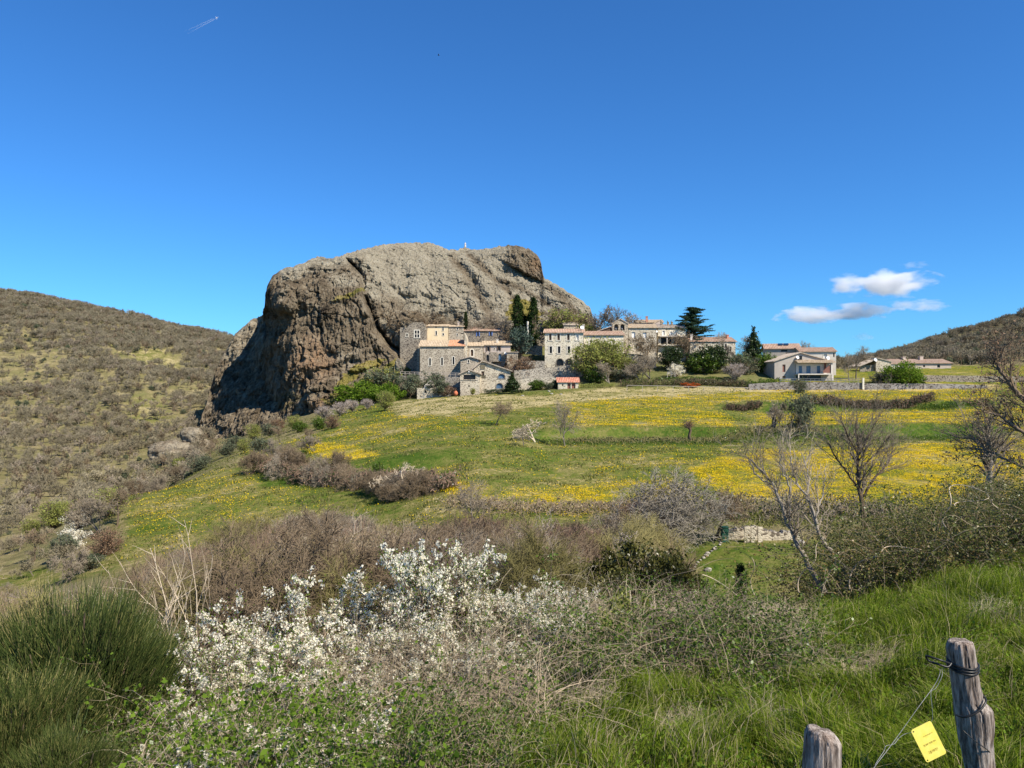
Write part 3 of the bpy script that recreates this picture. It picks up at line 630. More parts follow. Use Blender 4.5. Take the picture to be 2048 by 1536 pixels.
def tile_slab(x0, x1, y0, z0, y1, z1, th=0.16, pitch=0.42, amp=0.06, dirx=True):
    """corrugated slope from eave (y0,z0) to ridge (y1,z1) between x0 and x1; waves run down the slope"""
    n = max(4, int((x1-x0)/pitch*6)); xs = np.linspace(x0, x1, n); wv = amp*np.cos((xs-x0)/pitch*2*np.pi)
    V = []; 
    for (yy, zz) in ((y0, z0), (y1, z1)):
        V += [(x, yy, zz+w_) for x, w_ in zip(xs, wv)]
    for (yy, zz) in ((y0, z0), (y1, z1)):
        V += [(x, yy, zz-th) for x in xs]
    F_ = []
    for i in range(n-1):
        F_ += [(i, i+1, n+i+1, n+i), (2*n+i, 3*n+i, 3*n+i+1, 2*n+i+1), (i, 2*n+i, 2*n+i+1, i+1), (n+i, n+i+1, 3*n+i+1, 3*n+i)]
    F_ += [(0, n, 3*n, 2*n), (n-1, 3*n-1, 4*n-1, 2*n-1)]
    return V, F_
def house(name, label, px0, px1, base, eave, Y, dep, roof='eave', rise=8, wall='wall_brown', rmat='roof_tan', yaw=0, ops=(), over=0.4, foot=2.5,
          cat='house', ridge=0.5, peak=None, extra=None, side_wall=None, eaveR=None):
    """ops: (px_centre, py_top, py_bot, px_width, style[, colour])"""
    s = Y/F; cy = math.cos(math.radians(yaw)); pc_ = (px0+px1)/2; W = (px1-px0)*s/cy/2; H = (base-eave)*s
    root = empty(name, ((pc_-1024)*s, Y+W*abs(math.sin(math.radians(yaw))), zof(base, Y)), math.radians(yaw)); tag(root, label, cat)
    X = lambda p: (p-pc_)*s/cy; Z = lambda p: (base-p)*s
    rz = rise*s
    holes = []; 
    for op in ops:
        a, b = X(op[0]-op[3]/2), X(op[0]+op[3]/2); holes.append((a, b, Z(op[2]), Z(op[1])))
    mb = MB(); wall_front(mb, -W, W, -foot, H, 0, holes)
    for h, op in zip(holes, ops):
        if 'arch' in op[4]: arch_spandrel(mb, h[0], h[1], h[3], 0)
    mb.add([(-W, 0, -foot), (-W, dep, -foot), (-W, dep, H), (-W, 0, H)], [(0, 3, 2, 1)]); mb.add([(W, 0, -foot), (W, dep, -foot), (W, dep, H), (W, 0, H)], [(0, 1, 2, 3)])
    mb.add([(-W, dep, -foot), (W, dep, -foot), (W, dep, H), (-W, dep, H)], [(0, 3, 2, 1)])
    if roof == 'none': mb.add([(-W, 0, H), (W, 0, H), (W, dep, H), (-W, dep, H)], [(0, 1, 2, 3)])
    pk = X(peak) if peak else 0.0
    eR = Z(eaveR) if eaveR else H
    if roof == 'eave':
        yr = dep*ridge
        for sx in (-W, W): mb.add([(sx, 0, H), (sx, dep, H), (sx, yr, H+rz)], [(0, 1, 2)])
    elif roof == 'gable':
        mb.add([(-W, 0, H), (W, 0, H), (pk, 0, H+rz)], [(0, 1, 2)]); mb.add([(-W, dep, H), (W, dep, H), (pk, dep, H+rz)], [(0, 2, 1)])
    elif roof == 'shed':
        for sx in (-W, W): mb.add([(sx, 0, H), (sx, dep, H), (sx, dep, H+rz)], [(0, 1, 2)])
    mb.obj('wall', M[wall], root)
    r = None
    if roof in ('eave', 'shed'):
        yr = dep*ridge if roof == 'eave' else dep
        sl_ = rz/max(yr, .1); rb = MB(); rb.add(*tile_slab(-W-over, W+over, -over, H+0.18-over*sl_, yr, H+rz+0.18))
        if roof == 'eave':
            V, Fc = tile_slab(-W-over, W+over, -(dep+over), H+0.18-over*sl_, -yr-0.002, H+rz+0.18); rb.add([(x, -y, z) for x, y, z in V], [f[::-1] for f in Fc])
        r = rb.obj('roof', M[rmat], root)
    elif roof == 'gable':
        rb = MB()
        for sg, xe in ((-1, -W), (1, W)):
            run = abs(xe-pk); sl_ = rz/run
            V, Fc = tile_slab(-over, dep+over, 0, 0, 1, 1); V = np.array(V)
            # slab built with x along the house depth; y 0..1 from eave to ridge
            tt = V[:, 1]; hh = V[:, 2]-tt
            xx = (xe+sg*over)*(1-tt)+(pk)*tt; zz = (H-over*sl_)*(1-tt)+(H+rz)*tt+hh+0.18
            rb.add([(a, b_, c) for a, b_, c in zip(xx, V[:, 0], zz)], Fc if sg < 0 else [f[::-1] for f in Fc])
        r = rb.obj('roof', M[rmat], root)
    for h, op in zip(holes, ops):
        a, b, c, d = h; st = op[4]; wd = b-a; arch = 'arch' in st
        if 'bell' in st or 'open' == st: continue
        nm = 'door' if 'door' in st else 'window'; pm = 'pane'
        if len(op) > 5 and 'open_sh' not in st: pm = op[5]
        wb = MB()
        wb.add([(a, .24, c), (b, .24, c), (b, .24, d), (a, .24, d)], [(0, 1, 2, 3)])
        wo = wb.obj(nm, M[pm], root)
        if 'noframe' not in st:
            fb = MB(); f_ = min(0.2, wd*0.3)*(1.25 if 'thick' in st else 1.0); y0, y1 = -0.05, 0.06
            if arch:
                r_ = wd/2; cx = (a+b)/2; zc = d-r_
                fb.box(a-f_, a, y0, y1, c, zc); fb.box(b, b+f_, y0, y1, c, zc); fb.box(a-f_, b+f_, y0-0.03, y1, c-f_*0.8, c-.004)
                K = 10
                for q in range(K):
                    t0, t1 = math.pi*q/K, math.pi*(q+1)/K
                    fb.prism([(cx+r_*math.cos(t0), zc+r_*math.sin(t0)), (cx+(r_+f_)*math.cos(t0), zc+(r_+f_)*math.sin(t0)), (cx+(r_+f_)*math.cos(t1), zc+(r_+f_)*math.sin(t1)), (cx+r_*math.cos(t1), zc+r_*math.sin(t1))], y0, y1)
            else:
                fb.box(a-f_, a, y0, y1, c, d); fb.box(b, b+f_, y0, y1, c, d); fb.box(a-f_, b+f_, y0, y1, d+.002, d+f_); fb.box(a-f_*1.3, b+f_*1.3, y0-0.06, y1, c-f_*0.7, c-.002)
            if 'mullion' in st: fb.box((a+b)/2-.09, (a+b)/2+.09, y0, y1, c, d); fb.box(a, (a+b)/2-.092, y0+.01, y1, (c+d)/2-.08, (c+d)/2+.08); fb.box((a+b)/2+.092, b, y0+.01, y1, (c+d)/2-.08, (c+d)/2+.08)
            fb.obj('frame', M['trim'] if 'dark' not in st else M['wall_dark'], wo)
        if 'open_sh' in st:
            for sg in (-1, 1):
                x_ = (a-0.03-wd*0.55 if sg < 0 else b+0.03); sb = MB(); sb.box(x_, x_+wd*0.55, -0.13, -0.07, c-.05, d+.05)
                for q in range(5): sb.box(x_+.05, x_+wd*.55-.05, -.15, -.132, c+(d-c)*(q+.15)/5, c+(d-c)*(q+.75)/5)
                sb.obj('shutter', M[op[5]], wo)
        if st.startswith('shut'):
            sb = MB()
            for sg in (0, 1): sb.box(a+sg*(wd/2+.01)+.01, a+wd/2*(1+sg)-.01, .06, .12, c+.02, d-.02)
            for q in range(6): sb.box(a+.06, b-.06, .03, .058, c+(d-c)*(q+.2)/6, c+(d-c)*(q+.6)/6)
            sb.obj('shutter', M[op[5] if len(op) > 5 else 'shut_brown'], wo)
    return root, X, Z, r, W, H, s
def chimney(root, r, x, y, z, w=0.7, h=1.2, mat='plaster_pink', pots=0):
    b = MB(); b.box(x-w/2, x+w/2, y-w/2, y+w/2, z-0.9, z+h); b.box(x-w/2-.08, x+w/2+.08, y-w/2-.08, y+w/2+.08, z+h+.002, z+h+.14)
    for i in range(pots): b.tube([(x+(i-.5)*.3, y, z+h+.14), (x+(i-.5)*.3, y, z+h+.5)], .11, 8)
    return b.obj('chimney', M[mat], r or root)
def dish(root, x, y, z, r=0.5, name='satellite_dish'):
    b = MB(); n = 16; K = 4
    ax = Vector((0.25, -0.9, 0.35)).normalized(); u = ax.orthogonal().normalized(); v = ax.cross(u); c = Vector((x, y, z))
    vs = [c]; 
    for k in range(1, K+1):
        for j in range(n): t = 2*math.pi*j/n; q = k/K; vs.append(c+(u*math.cos(t)+v*math.sin(t))*r*q+ax*0.3*r*q*q)
    f = [(0, 1+j, 1+(j+1) % n) for j in range(n)]
    for k in range(K-1): f += [(1+k*n+j, 1+(k+1)*n+j, 1+(k+1)*n+(j+1) % n, 1+k*n+(j+1) % n) for j in range(n)]
    b.add([tuple(p) for p in vs], f); b.tube([c-ax*.02, c-ax*.3+Vector((0, .3, -.2))], .04, 6); b.tube([c-u*r*.9+ax*.25, c+ax*r*.9], .02, 5)
    return b.obj(name, M['white'], root, True)

# --- ruined tower house, far left of the village
root, X, Z, r, W, H, s = house('tower_house', 'tall dark stone ruined tower house with sloping broken top, leftmost building of the village', 800, 852, 748, 655, 203, 9, 'none', wall='wall_dark', foot=4, cat='house',
    ops=[(834, 661, 675, 9, 'mullion_thick'), (814, 667, 673, 3.2, 'thick'), (800+9, 716, 719, 2, 'noframe')])
b = MB(); b.prism([(X(812), Z(655)), (X(852), Z(655)), (X(852), Z(653)), (X(846), Z(644.5)), (X(828), Z(644.5)), (X(820), Z(648)), (X(816), Z(652))], 0.0, 0.8)
b.obj('broken_parapet', M['wall_dark'], root)
b = MB(); b.prism([(X(833), -3), (X(840), -3), (X(840), Z(695)), (X(837), Z(693))], -1.2, -0.01); b.obj('buttress', M['wall_brown'], root)
# --- cream house
root, X, Z, r, W, H, s = house('cream_house', 'cream rendered house with four small windows above the church roof', 848, 896, 690, 652.5, 206, 8, 'eave', 5, 'cream', 'roof_tan', ops=[
    (872, 652.8, 656, 2.6, 'noframe'), (886, 654, 661, 2.8, ''), (872.5, 662, 670, 2.8, 'thick'), (886.5, 666.5, 670.5, 3, '')], over=0.3)
root, X, Z, r, W, H, s = house('gable_house', 'narrow dark gabled house end between the tower house and the cream house', 836, 848, 690, 653, 205, 7, 'gable', 6, 'wall_dark', 'roof_orange', over=.2)
root, X, Z, r, W, H, s = house('stone_house', 'grey stone house with small round-headed window right of the cream house', 897, 927, 692, 653.5, 206.5, 8, 'eave', 4.5, 'wall_brown', 'roof_tan', ops=[
    (915, 655.5, 659.5, 2.6, 'arch_thick'), (914.5, 667, 671, 2.4, ''), (924, 666, 668, 4, 'noframe')], over=.3)
chimney(root, r, X(916), 2.0, Z(649), .5, .8, 'plaster_pink')
# --- church
root, X, Z, r, W, H, s = house('church', 'stone church nave with three round-arched windows under a tan tiled roof', 840, 928, 753, 692.5, 194, 9.5, 'eave', 13, 'wall_brown', 'roof_tan', ops=[
    (860, 716, 731, 3.6, 'arch_thick'), (884, 715, 730.5, 3.6, 'arch_thick'), (907, 713.5, 729, 3.6, 'arch_thick')], over=.35, foot=3)
sl_ = 13*s/(9.5*.5)
b = MB(); b.add(*tile_slab(X(897), X(928)+.3, -.42, H+.24-.42*sl_, 4.75, H+13*s+.24, .05)); b.obj('new_roof_tiles', M['roof_orange'], r)
b = MB(); b.prism([(W+.05, 0), (W+.75, 0), (W+.75, Z(684)), (W+.5, Z(672)), (W+.05, Z(664))], .5, 8.5); b.obj('gable_wall', M['wall_mid'], root)
# --- house with blue shutters
root, X, Z, r, W, H, s = house('stone_house', 'dark stone house with bright blue shutters and a pinkish roof below the cliff', 930, 998, 690, 661.5, 207, 9, 'eave', 9, 'wall_dark', 'roof_pink', ops=[
    (956, 664.5, 672, 3.2, 'open_sh_noframe', 'shut_blue'), (981.5, 664, 671.5, 3.2, 'open_sh_noframe', 'shut_blue'), (982, 680, 684, 4.5, 'noframe', 'pane_blue')], over=.35)
chimney(root, r, X(968), 2.5, Z(656.5), .75, .8, 'cream')
house('house_wing', 'pale stone gable wing at the right end of the house with blue shutters', 997.5, 1012, 695, 661, 208, 8, 'shed', 3, 'wall_mid', 'roof_tan', over=.15)
# --- the mid row
root, X, Z, r, W, H, s = house('stone_house', 'low stone house with one tall arched window right beside the church', 930, 966, 728, 692, 196, 8, 'eave', 8, 'wall_brown', 'roof_tan', ops=[(944, 699, 712, 5.5, 'arch_thick', 'shut_brown')], over=.25)
root, X, Z, r, W, H, s = house('terrace_house', 'stone and plaster house with brown shutters, balcony and arched doors in the village middle', 967, 1021, 726, 690, 197, 8, 'eave', 9, 'plaster_pink', 'roof_tan', over=.4, ops=[
    (976.5, 693, 702, 4, 'open_sh_noframe', 'shut_brown'), (989, 696, 699, 2, ''), (998, 692.5, 701, 3.6, 'open_sh_noframe', 'shut_brown'), (975.5, 709.5, 722, 5, 'arch_door_dark'), (1000, 707.5, 722, 6, 'arch_door_dark', 'pane_blue')])
chimney(root, r, X(994.5), 2.0, Z(686), .55, 1.0, 'plaster_pale')
b = MB(); b.box(-W-.004, X(972), -.12, -.002, -2, Z(704.5)); b.box(X(979), X(995), -.12, -.002, -2, Z(704.5)); b.box(X(1004.5), W+.004, -.12, -.002, -2, Z(704.5)); b.obj('stone_facing', M['wall_dark'], root)
b = MB(); b.box(X(985), X(1013), -1.6, -.13, Z(723.6), Z(722)); b.prism([(X(1001), Z(723.7)), (X(1013), Z(723.7)), (X(1007), Z(733)), (X(1003), Z(733))], -1.4, -.2); b.obj('balcony', M['wall_dark'], root)
dish(root, X(1011.5), -.6, Z(707), .42)
house('stone_annex', 'flat-topped stone annex right of the terrace house with a sloping ledge', 1014, 1036, 750, 705, 194, 7, 'shed', 1.5, 'wall_brown', 'roof_grey', over=.25, ops=[(1022, 712, 718, 3, 'shut_noframe', 'shut_brown')])
root, X, Z, r, W, H, s = house('stone_house', 'small stone house with shallow roof and one small window between church and barn', 921, 957, 752, 719, 189, 7, 'gable', 4.5, 'wall_brown', 'roof_grey', peak=941, over=.4, ops=[(937, 720, 725.5, 3, 'thick')])
# --- barn in front
root, X, Z, r, W, H, s = house('stone_barn', 'large stone barn with gabled loggia and blue arched doors, lowest of the village buildings', 941, 1021, 791, 742, 183.5, 8, 'gable', 19, 'wall_mid', 'roof_grey', peak=965, over=.5, foot=3, ops=[
    (965.5, 730+12.5, 738+12.5, 5.5, 'noframe', 'shut_brown'), (957, 770, 775, 3, 'noframe'), (967, 750.5, 757, 9, 'shut_noframe', 'shut_olive'), (1003, 748, 757, 13, 'arch_dark_door', 'pane_blue'), (999, 766.5, 777, 13, 'arch_dark_door', 'pane_blue')])
b = MB(); b.box(-.01+X(961), X(970), -.14, -.04, Z(738.5), Z(729.5)); b.obj('shutter', M['shut_olive'], root)
root2, X, Z, r, W, H, s = house('loggia', 'open stone loggia with gabled roof and dark opening on the left end of the barn', 920.5, 959, 793, 748, 180.5, 4.5, 'gable', 7.5, 'wall_mid', 'roof_grey', peak=938, over=.45, foot=3, ops=[
    (939, 749.5, 759, 27, 'noframe'), (938, 770, 774, 2.6, 'noframe')])
b = MB(); b.box(X(924), X(927), -.05, .25, Z(759), Z(749)); b.box(X(951), X(954), -.05, .25, Z(759), Z(749)); b.box(X(922), X(956), -.12, .1, Z(760.3), Z(759.1)); b.obj('pillars', M['wall_mid'], root2)
b = MB(); b.box(-.15+X(938), .15+X(938), -.3, -.1, Z(744.5), Z(741.5)); b.obj('lamp', M['white'], root2)
# --- small ruined shed
root, X, Z, r, W, H, s = house('ruined_shed', 'small roofless stone shed with a pale gable left of the barn', 834, 866, 792, 776, 181, 4, 'none', wall='wall_mid', ops=[(851, 781, 786, 4, 'noframe')])
b = MB(); b.prism([(X(846), Z(776)), (X(866), Z(776)), (X(865), Z(763)), (X(859), Z(760)), (X(848), Z(770))], 1.6, 2.2); b.obj('gable_wall', M['plaster_pale'], root)
# --- three-storey house
root, X, Z, r, W, H, s = house('tall_house', 'pale speckled three-storey house with seven dark windows and two ground floor arches', 1090, 1167, 736, 665, 195, 9, 'eave', 9, 'wall_pale', 'roof_pink', yaw=-6, over=.4, foot=3, ops=[
    (1101, 667.5, 680, 5, 'thick_shut', 'shut_brown'), (1117.5, 667.5, 680, 5, 'thick_shut', 'shut_brown'), (1137, 667.5, 680, 5, 'thick_shut', 'shut_brown'), (1155, 667.5, 680, 5, 'thick_shut', 'shut_white'),
    (1102, 692.5, 706, 5, 'thick'), (1118.5, 692.5, 706, 5, 'thick'), (1138, 692.5, 706, 5, 'thick'), (1156, 692.5, 706, 5, 'thick'), (1120, 717.5, 731, 13.5, 'arch_dark_door'), (1138.5, 717.5, 731, 13, 'arch_dark')])
chimney(root, r, X(1167), 3, Z(658), .45, 1.3, 'plaster_pale'); dish(root, X(1164), 1.2, Z(654.5), .5)
root, X, Z, r, W, H, s = house('long_house', 'pale two-storey house with small windows joined to the tall house, behind the spring trees', 1168, 1247, 732, 670, 196, 9, 'eave', 9, 'wall_pale', 'roof_pink', over=.4, foot=3, ops=[
    (1182, 680, 686, 5, 'thick', 'shut_olive'), (1227, 679, 687.5, 5, 'thick', 'shut_olive'), (1205, 700, 708, 5, 'thick'), (1233, 702, 710, 5, 'thick')])
# --- bell gable
root, X, Z, r, W, H, s = house('bell_gable', 'stone bell gable with two arched openings above the long house roof', 1225, 1256, 720, 647.5, 200.5, 1.6, 'gable', 9, 'wall_brown', 'roof_grey', over=.2, foot=1, cat='belfry', ops=[
    (1232.5, 648.2, 660.5, 8.2, 'arch_bell'), (1245, 648.2, 660.5, 8.2, 'arch_bell')])
for px_ in (1232.5, 1245):
    b = MB(); pr = [(.10, .95), (.22, .9), (.28, .6), (.36, .3), (.50, 0.0)]
    n = 14; vs = []; fs = []
    for i, (rr, zz) in enumerate(pr):
        for j in range(n): vs.append((X(px_)+rr*math.cos(2*math.pi*j/n), .8+rr*math.sin(2*math.pi*j/n), Z(658.5)+zz*.85))
    for i in range(len(pr)-1): fs += [(i*n+j, i*n+(j+1) % n, (i+1)*n+(j+1) % n, (i+1)*n+j) for j in range(n)]
    b.add(vs, fs); b.tube([(X(px_)-.55, .8, Z(658.5)+.9), (X(px_)+.55, .8, Z(658.5)+.9)], .06, 6); b.obj('bell', M['metal'], root, True)
house('low_house', 'low dark-fronted house with a sloping roof left of the bell gable', 1192, 1226, 690, 664, 206, 6, 'gable', 10, 'shut_brown', 'roof_grey', peak=1222, over=.3)
house('hut', 'small stone hut with grey tiled roof tucked under the right end of the rock', 1128, 1158, 668, 650, 216, 6, 'eave', 6, 'wall_brown', 'roof_grey', yaw=8, over=.3, ops=[(1150, 656, 660, 3, 'noframe')])
# --- right-hand part of the old village
root, X, Z, r, W, H, s = house('stone_house', 'stone house with two white-shuttered windows right of the bell gable', 1257, 1313, 735, 655.5, 201, 9, 'eave', 9, 'wall_mid', 'roof_tan', over=.35, foot=3, ops=[
    (1267, 664, 675.5, 7, 'noframe_shut', 'shut_white'), (1289.5, 665, 676, 7, 'noframe_shut', 'shut_white'), (1260, 690, 694, 2.6, 'thick'), (1273, 688.5, 696, 4, 'thick_shut', 'shut_olive'), (1290, 697, 703, 4, 'thick')])
root, X, Z, r, W, H, s = house('upper_house', 'upper stone house with stepped pale roofs at the top of the village', 1274, 1326, 680, 645, 214, 8, 'eave', 7, 'wall_mid', 'roof_tan', yaw=-4, over=.3)
chimney(root, r, X(1294), 0.2, Z(641), .6, 1.1, 'roof_red')
house('gable_house', 'small gabled house with one raised roof corner behind the white balcony house', 1308, 1324, 680, 648, 211, 7, 'gable', 8, 'plaster_pink', 'roof_tan', peak=1322, over=.15)
root, X, Z, r, W, H, s = house('balcony_house', 'pale house with white windows above a dark overhanging gallery, left of the cedar', 1316, 1373, 720, 655, 203, 9, 'eave', 8, 'wall_pale', 'roof_grey', yaw=8, over=.4, foot=3, ops=[
    (1327.5, 661, 670.5, 4.5, 'thick', 'shut_white'), (1343, 663, 671, 4.5, 'thick_shut', 'shut_white'), (1353, 663.5, 671, 4, 'thick_shut', 'shut_white'), (1333, 675, 688, 22, 'noframe'), (1359, 676, 688, 18, 'noframe')])
b = MB(); b.box(X(1316), X(1373), -1.3, -.01, Z(674.2), Z(672.3)); b.box(X(1331), X(1333), -1.1, -.8, Z(692), Z(674.3)); b.box(X(1316), X(1373), -1.3, -.01, Z(692), Z(689.5)); b.obj('gallery', M['wood_rail'], root)
dish(root, X(1311.5), -.3, Z(663), .38)
for i, p in enumerate((1330, 1344, 1352)): chimney(root, r, X(p), 2.8, Z(648.5)+.2, .45, .6, 'wall_dark', 1)
root, X, Z, r, W, H, s = house('long_house', 'long low stone house with pinkish roof and dark round windows, below the cedar', 1380, 1472, 740, 683, 201, 9, 'eave', 10, 'wall_mid', 'roof_pink', yaw=2, over=.3, foot=3, ops=[
    (1389, 683.5, 686, 2, 'noframe'), (1398.5, 683.5, 687, 2.6, 'noframe'), (1426.5, 683.5, 687, 2.6, 'noframe'), (1399, 692, 698, 4, 'thick'), (1452, 688, 697, 4.5, 'thick'), (1462, 693, 703, 4, 'thick')])
chimney(root, r, X(1376+8), .8, Z(675), .6, .8, 'plaster_pale'); chimney(root, r, X(1463), 3, Z(674), .6, .7, 'roof_red')
# --- hut with red roof
root, X, Z, r, W, H, s = house('garden_shed', 'small pale garden shed with red tiled roof and two red-brown doors', 1116, 1157, 782, 764, 180, 4, 'eave', 8, 'wall_pale', 'roof_red', over=.3, foot=1.5, ops=[
    (1125.5, 768.5, 772, 2.6, 'noframe'), (1138, 766.2, 779.5, 6.5, 'noframe_door', 'door_red'), (1147, 766.2, 779.5, 7.5, 'noframe_door', 'door_red')])
# --- newer houses at the right
root, X, Z, r, W, H, s = house('villa', 'villa with orange roof and two solar panels right of the fir', 1536, 1600, 725, 697, 206, 10, 'eave', 11, 'plaster', 'roof_pink', yaw=-14, over=.4, foot=2, ops=[(1571, 699, 703, 12, 'noframe'), (1578, 705, 711, 9, 'noframe'), (1590, 705, 712, 4, 'noframe')])
b = MB(); sl_ = 11*s/5
for q in (0, 1): x_ = X(1562)+q*1.45; b.add([(x_, 2.4, H+.42+2.4*sl_), (x_+1.3, 2.4, H+.42+2.4*sl_), (x_+1.3, 4.2, H+.42+4.2*sl_), (x_, 4.2, H+.42+4.2*sl_)], [(0, 1, 2, 3)])
b.obj('solar_panels', M['solar'], r)
root, X, Z, r, W, H, s = house('villa', 'pale villa with orange-tan roof behind the veranda house', 1604, 1672, 740, 703, 200, 9, 'eave', 9, 'plaster_pale', 'roof_pink', yaw=-9, over=.35, foot=2, ops=[(1652, 708, 720, 7, '', 'shut_white'), (1668, 706, 714, 2.5, 'noframe')])
dish(root, X(1656), -.5, Z(716), .5)
root, X, Z, r, W, H, s = house('veranda_house', 'pinkish gabled house with tiled veranda and red shutters above the block wall', 1549, 1662, 764, 723, 184, 9, 'gable', 17, 'plaster', 'roof_grey', peak=1600, over=.35, foot=2, ops=[
    (1568, 729, 744, 6, 'noframe_shut', 'door_red'), (1568, 752, 762, 6, 'noframe_door', 'door_red'), (1623, 728, 747.5, 64, 'noframe'), (1617, 750.5, 763, 50, 'noframe')])
b = MB(); b.box(X(1596), X(1604), -.06, -.01, Z(722), Z(711.5)); b.obj('window', M['pane'], root)
b = MB(); b.box(X(1592), X(1655), .05, .2, Z(748), Z(728)); b.obj('veranda_wall', M['plaster_pale'], root)
b = MB()
for p, w_ in ((1601, 6), (1617, 8), (1637, 6)): b.box(X(p-w_/2), X(p+w_/2), -.02, .03, Z(747), Z(732))
b.obj('veranda_doors', M['pane_blue'], root)
b = MB(); b.add(*tile_slab(X(1588), X(1662)+.3, -2.4, Z(725), .0, Z(719.5), .12)); b.obj('veranda_roof', M['roof_tan'], root)
b = MB(); b.box(X(1590), X(1658), -2.1, -.02, Z(749.6), Z(747.6)); b.box(X(1655), X(1658), -2.1, -1.8, Z(747.5), Z(726)); b.box(X(1656), X(1660), -2.05, -1.7, Z(762), Z(749.7)); b.box(X(1590), X(1592), -2.1, -1.9, Z(764), Z(749.7)); b.obj('veranda_floor', M['plaster_pale'], root)
b = MB(); b.add([(X(1640), -1.9, Z(746)), (X(1655), -1.9, Z(746)), (X(1655), -1.9, Z(728)), (X(1640), -1.9, Z(742))], [(0, 1, 2, 3)]); b.box(X(1648), X(1652), -.2, -.1, Z(742), Z(726)); b.obj('open_shutter', M['door_red'], root)
dish(root, X(1594), -.3, Z(715), .4)
root, X, Z, r, W, H, s = house('stone_barn', 'low stone barn with grey roof and open lean-to beyond the yellow field', 1752, 1782, 745, 724, 212, 7, 'gable', 7.5, 'wall_mid', 'roof_grey', peak=1753, over=.25, foot=2)
b = MB(); b.box(X(1722), X(1750), .6, 1, 0, Z(730)); b.obj('lean_to_wall', M['wall_dark'], root)
b = MB(); V_, F_ = tile_slab(-.4, 7, 0, 0, 1, 1); V_ = np.array(V_); tt = V_[:, 1]; b.add([(X(1718)*(1-t_)+X(1753)*t_, y_, Z(732)*(1-t_)+Z(718)*t_+h_) for t_, y_, h_ in zip(tt, V_[:, 0], V_[:, 2]-tt)], F_); b.obj('lean_to_roof', M['roof_grey'], root)
dish(root, X(1749), -.5, Z(720), .5)
root, X, Z, r, W, H, s = house('farmhouse', 'very long low farmhouse with orange-tan roof and two chimneys under the right hill', 1790, 1906, 737, 726, 245, 10, 'eave', 8, 'plaster_pink', 'roof_far', yaw=3, over=.5, foot=2, ops=[(1880, 729, 735, 6, 'noframe'), (1850, 730, 734, 4, 'noframe')])
chimney(root, r, X(1822), 4, Z(720), .9, 1.1); chimney(root, r, X(1858), 4, Z(720), 1.1, 1.3)
house('farm_annex', 'low farm annex with a faded roof left of the long farmhouse', 1776, 1806, 737, 728, 238, 8, 'eave', 6, 'plaster_pale', 'roof_far', over=.3)

# ------------------------------------------------------------------ walls and fences
def stonewall(name, label, pts, mat, thick=0.5, cat='wall', rough=0.05, foot=1.0):
    """pts: (px, py_top, py_bottom, Y)"""
    P = []; 
    for (a, b_) in zip(pts[:-1], pts[1:]):
        n = max(2, int(abs(b_[0]-a[0])/2.5))
        for i in range(n):
            t_ = i/n; P.append([a[k]*(1-t_)+b_[k]*t_ for k in range(4)])
    P.append(list(pts[-1])); b = MB(); n = len(P); vs = []
    for i, (px, pt, pb, Y) in enumerate(P):
        x = (px-1024)/F*Y; zt = zof(pt, Y)+random.uniform(-rough, rough); zb = zof(pb, Y)-foot
        vs += [(x, Y, zb), (x, Y, zt), (x, Y+thick, zt), (x, Y+thick, zb)]
    fs = [(0, 1, 2, 3), (4*n-1, 4*n-2, 4*n-3, 4*n-4)]
    for i in range(n-1):
        for k in range(3): fs.append((4*i+k, 4*i+4+k, 4*i+5+k, 4*i+1+k))
    b.add(vs, fs); return tag(b.obj(name, M[mat]), label, cat)
stonewall('terrace_wall', 'long stone terrace wall below the three-storey house', [(1028, 741, 762, 190), (1060, 738, 762, 190), (1100, 735, 758, 190.5), (1150, 729, 752, 191), (1172, 729, 748, 191)], 'wall_dry', foot=2)
stonewall('terrace_wall', 'upper stone terrace wall left of the three-storey house', [(1034, 722, 738, 193), (1090, 722, 738, 193)], 'wall_dry', foot=2)
stonewall('terrace_wall', 'lower pale stone wall behind the rosemary bushes left of the garden shed', [(1030, 760, 778, 184), (1060, 757, 780, 184), (1100, 754, 778, 184), (1118, 757, 778, 184)], 'wall_mid', foot=2)
stonewall('churchyard_wall', 'grey churchyard retaining wall under the white railing left of the barn', [(798, 751, 770, 189), (838, 752, 772, 188), (880, 753, 776, 188), (922, 754, 780, 187)], 'wall_dry', foot=3)
stonewall('dry_wall', 'low dark dry-stone wall between the ruined shed and the barn', [(866, 775, 794, 181), (880, 774, 794, 181), (902, 777, 794, 181.5)], 'wall_dark', foot=1.5)
stonewall('garden_wall', 'small wall on the terrace beside the cypresses', [(1050, 690, 697, 203), (1085, 692, 700, 203)], 'wall_dry', foot=1.5)
stonewall('garden_wall', 'stone wall half hidden by shrubs under the white-shuttered house', [(1247, 706, 722, 197), (1312, 712, 730, 197)], 'wall_dry', foot=3)
stonewall('block_wall', 'long grey block retaining wall at the top edge of the flower field', [(1498, 768, 780, 173.5), (1560, 764, 780, 173.5), (1640, 764, 780, 174), (1725, 765.5, 780, 174.5), (1727, 767, 780, 174.5), (1830, 767, 779, 175), (1900, 768, 778, 176), (1975, 771, 777, 177)], 'wall_block', foot=1.5, rough=.02)
stonewall('field_wall', 'dark field wall between two strips of yellow flowers at the right', [(1832, 750, 758, 190), (1900, 751, 760, 190), (2000, 752, 761, 190), (2110, 754, 762, 190)], 'wall_dark', foot=1.5)  # dark rubble stone colour along the whole wall
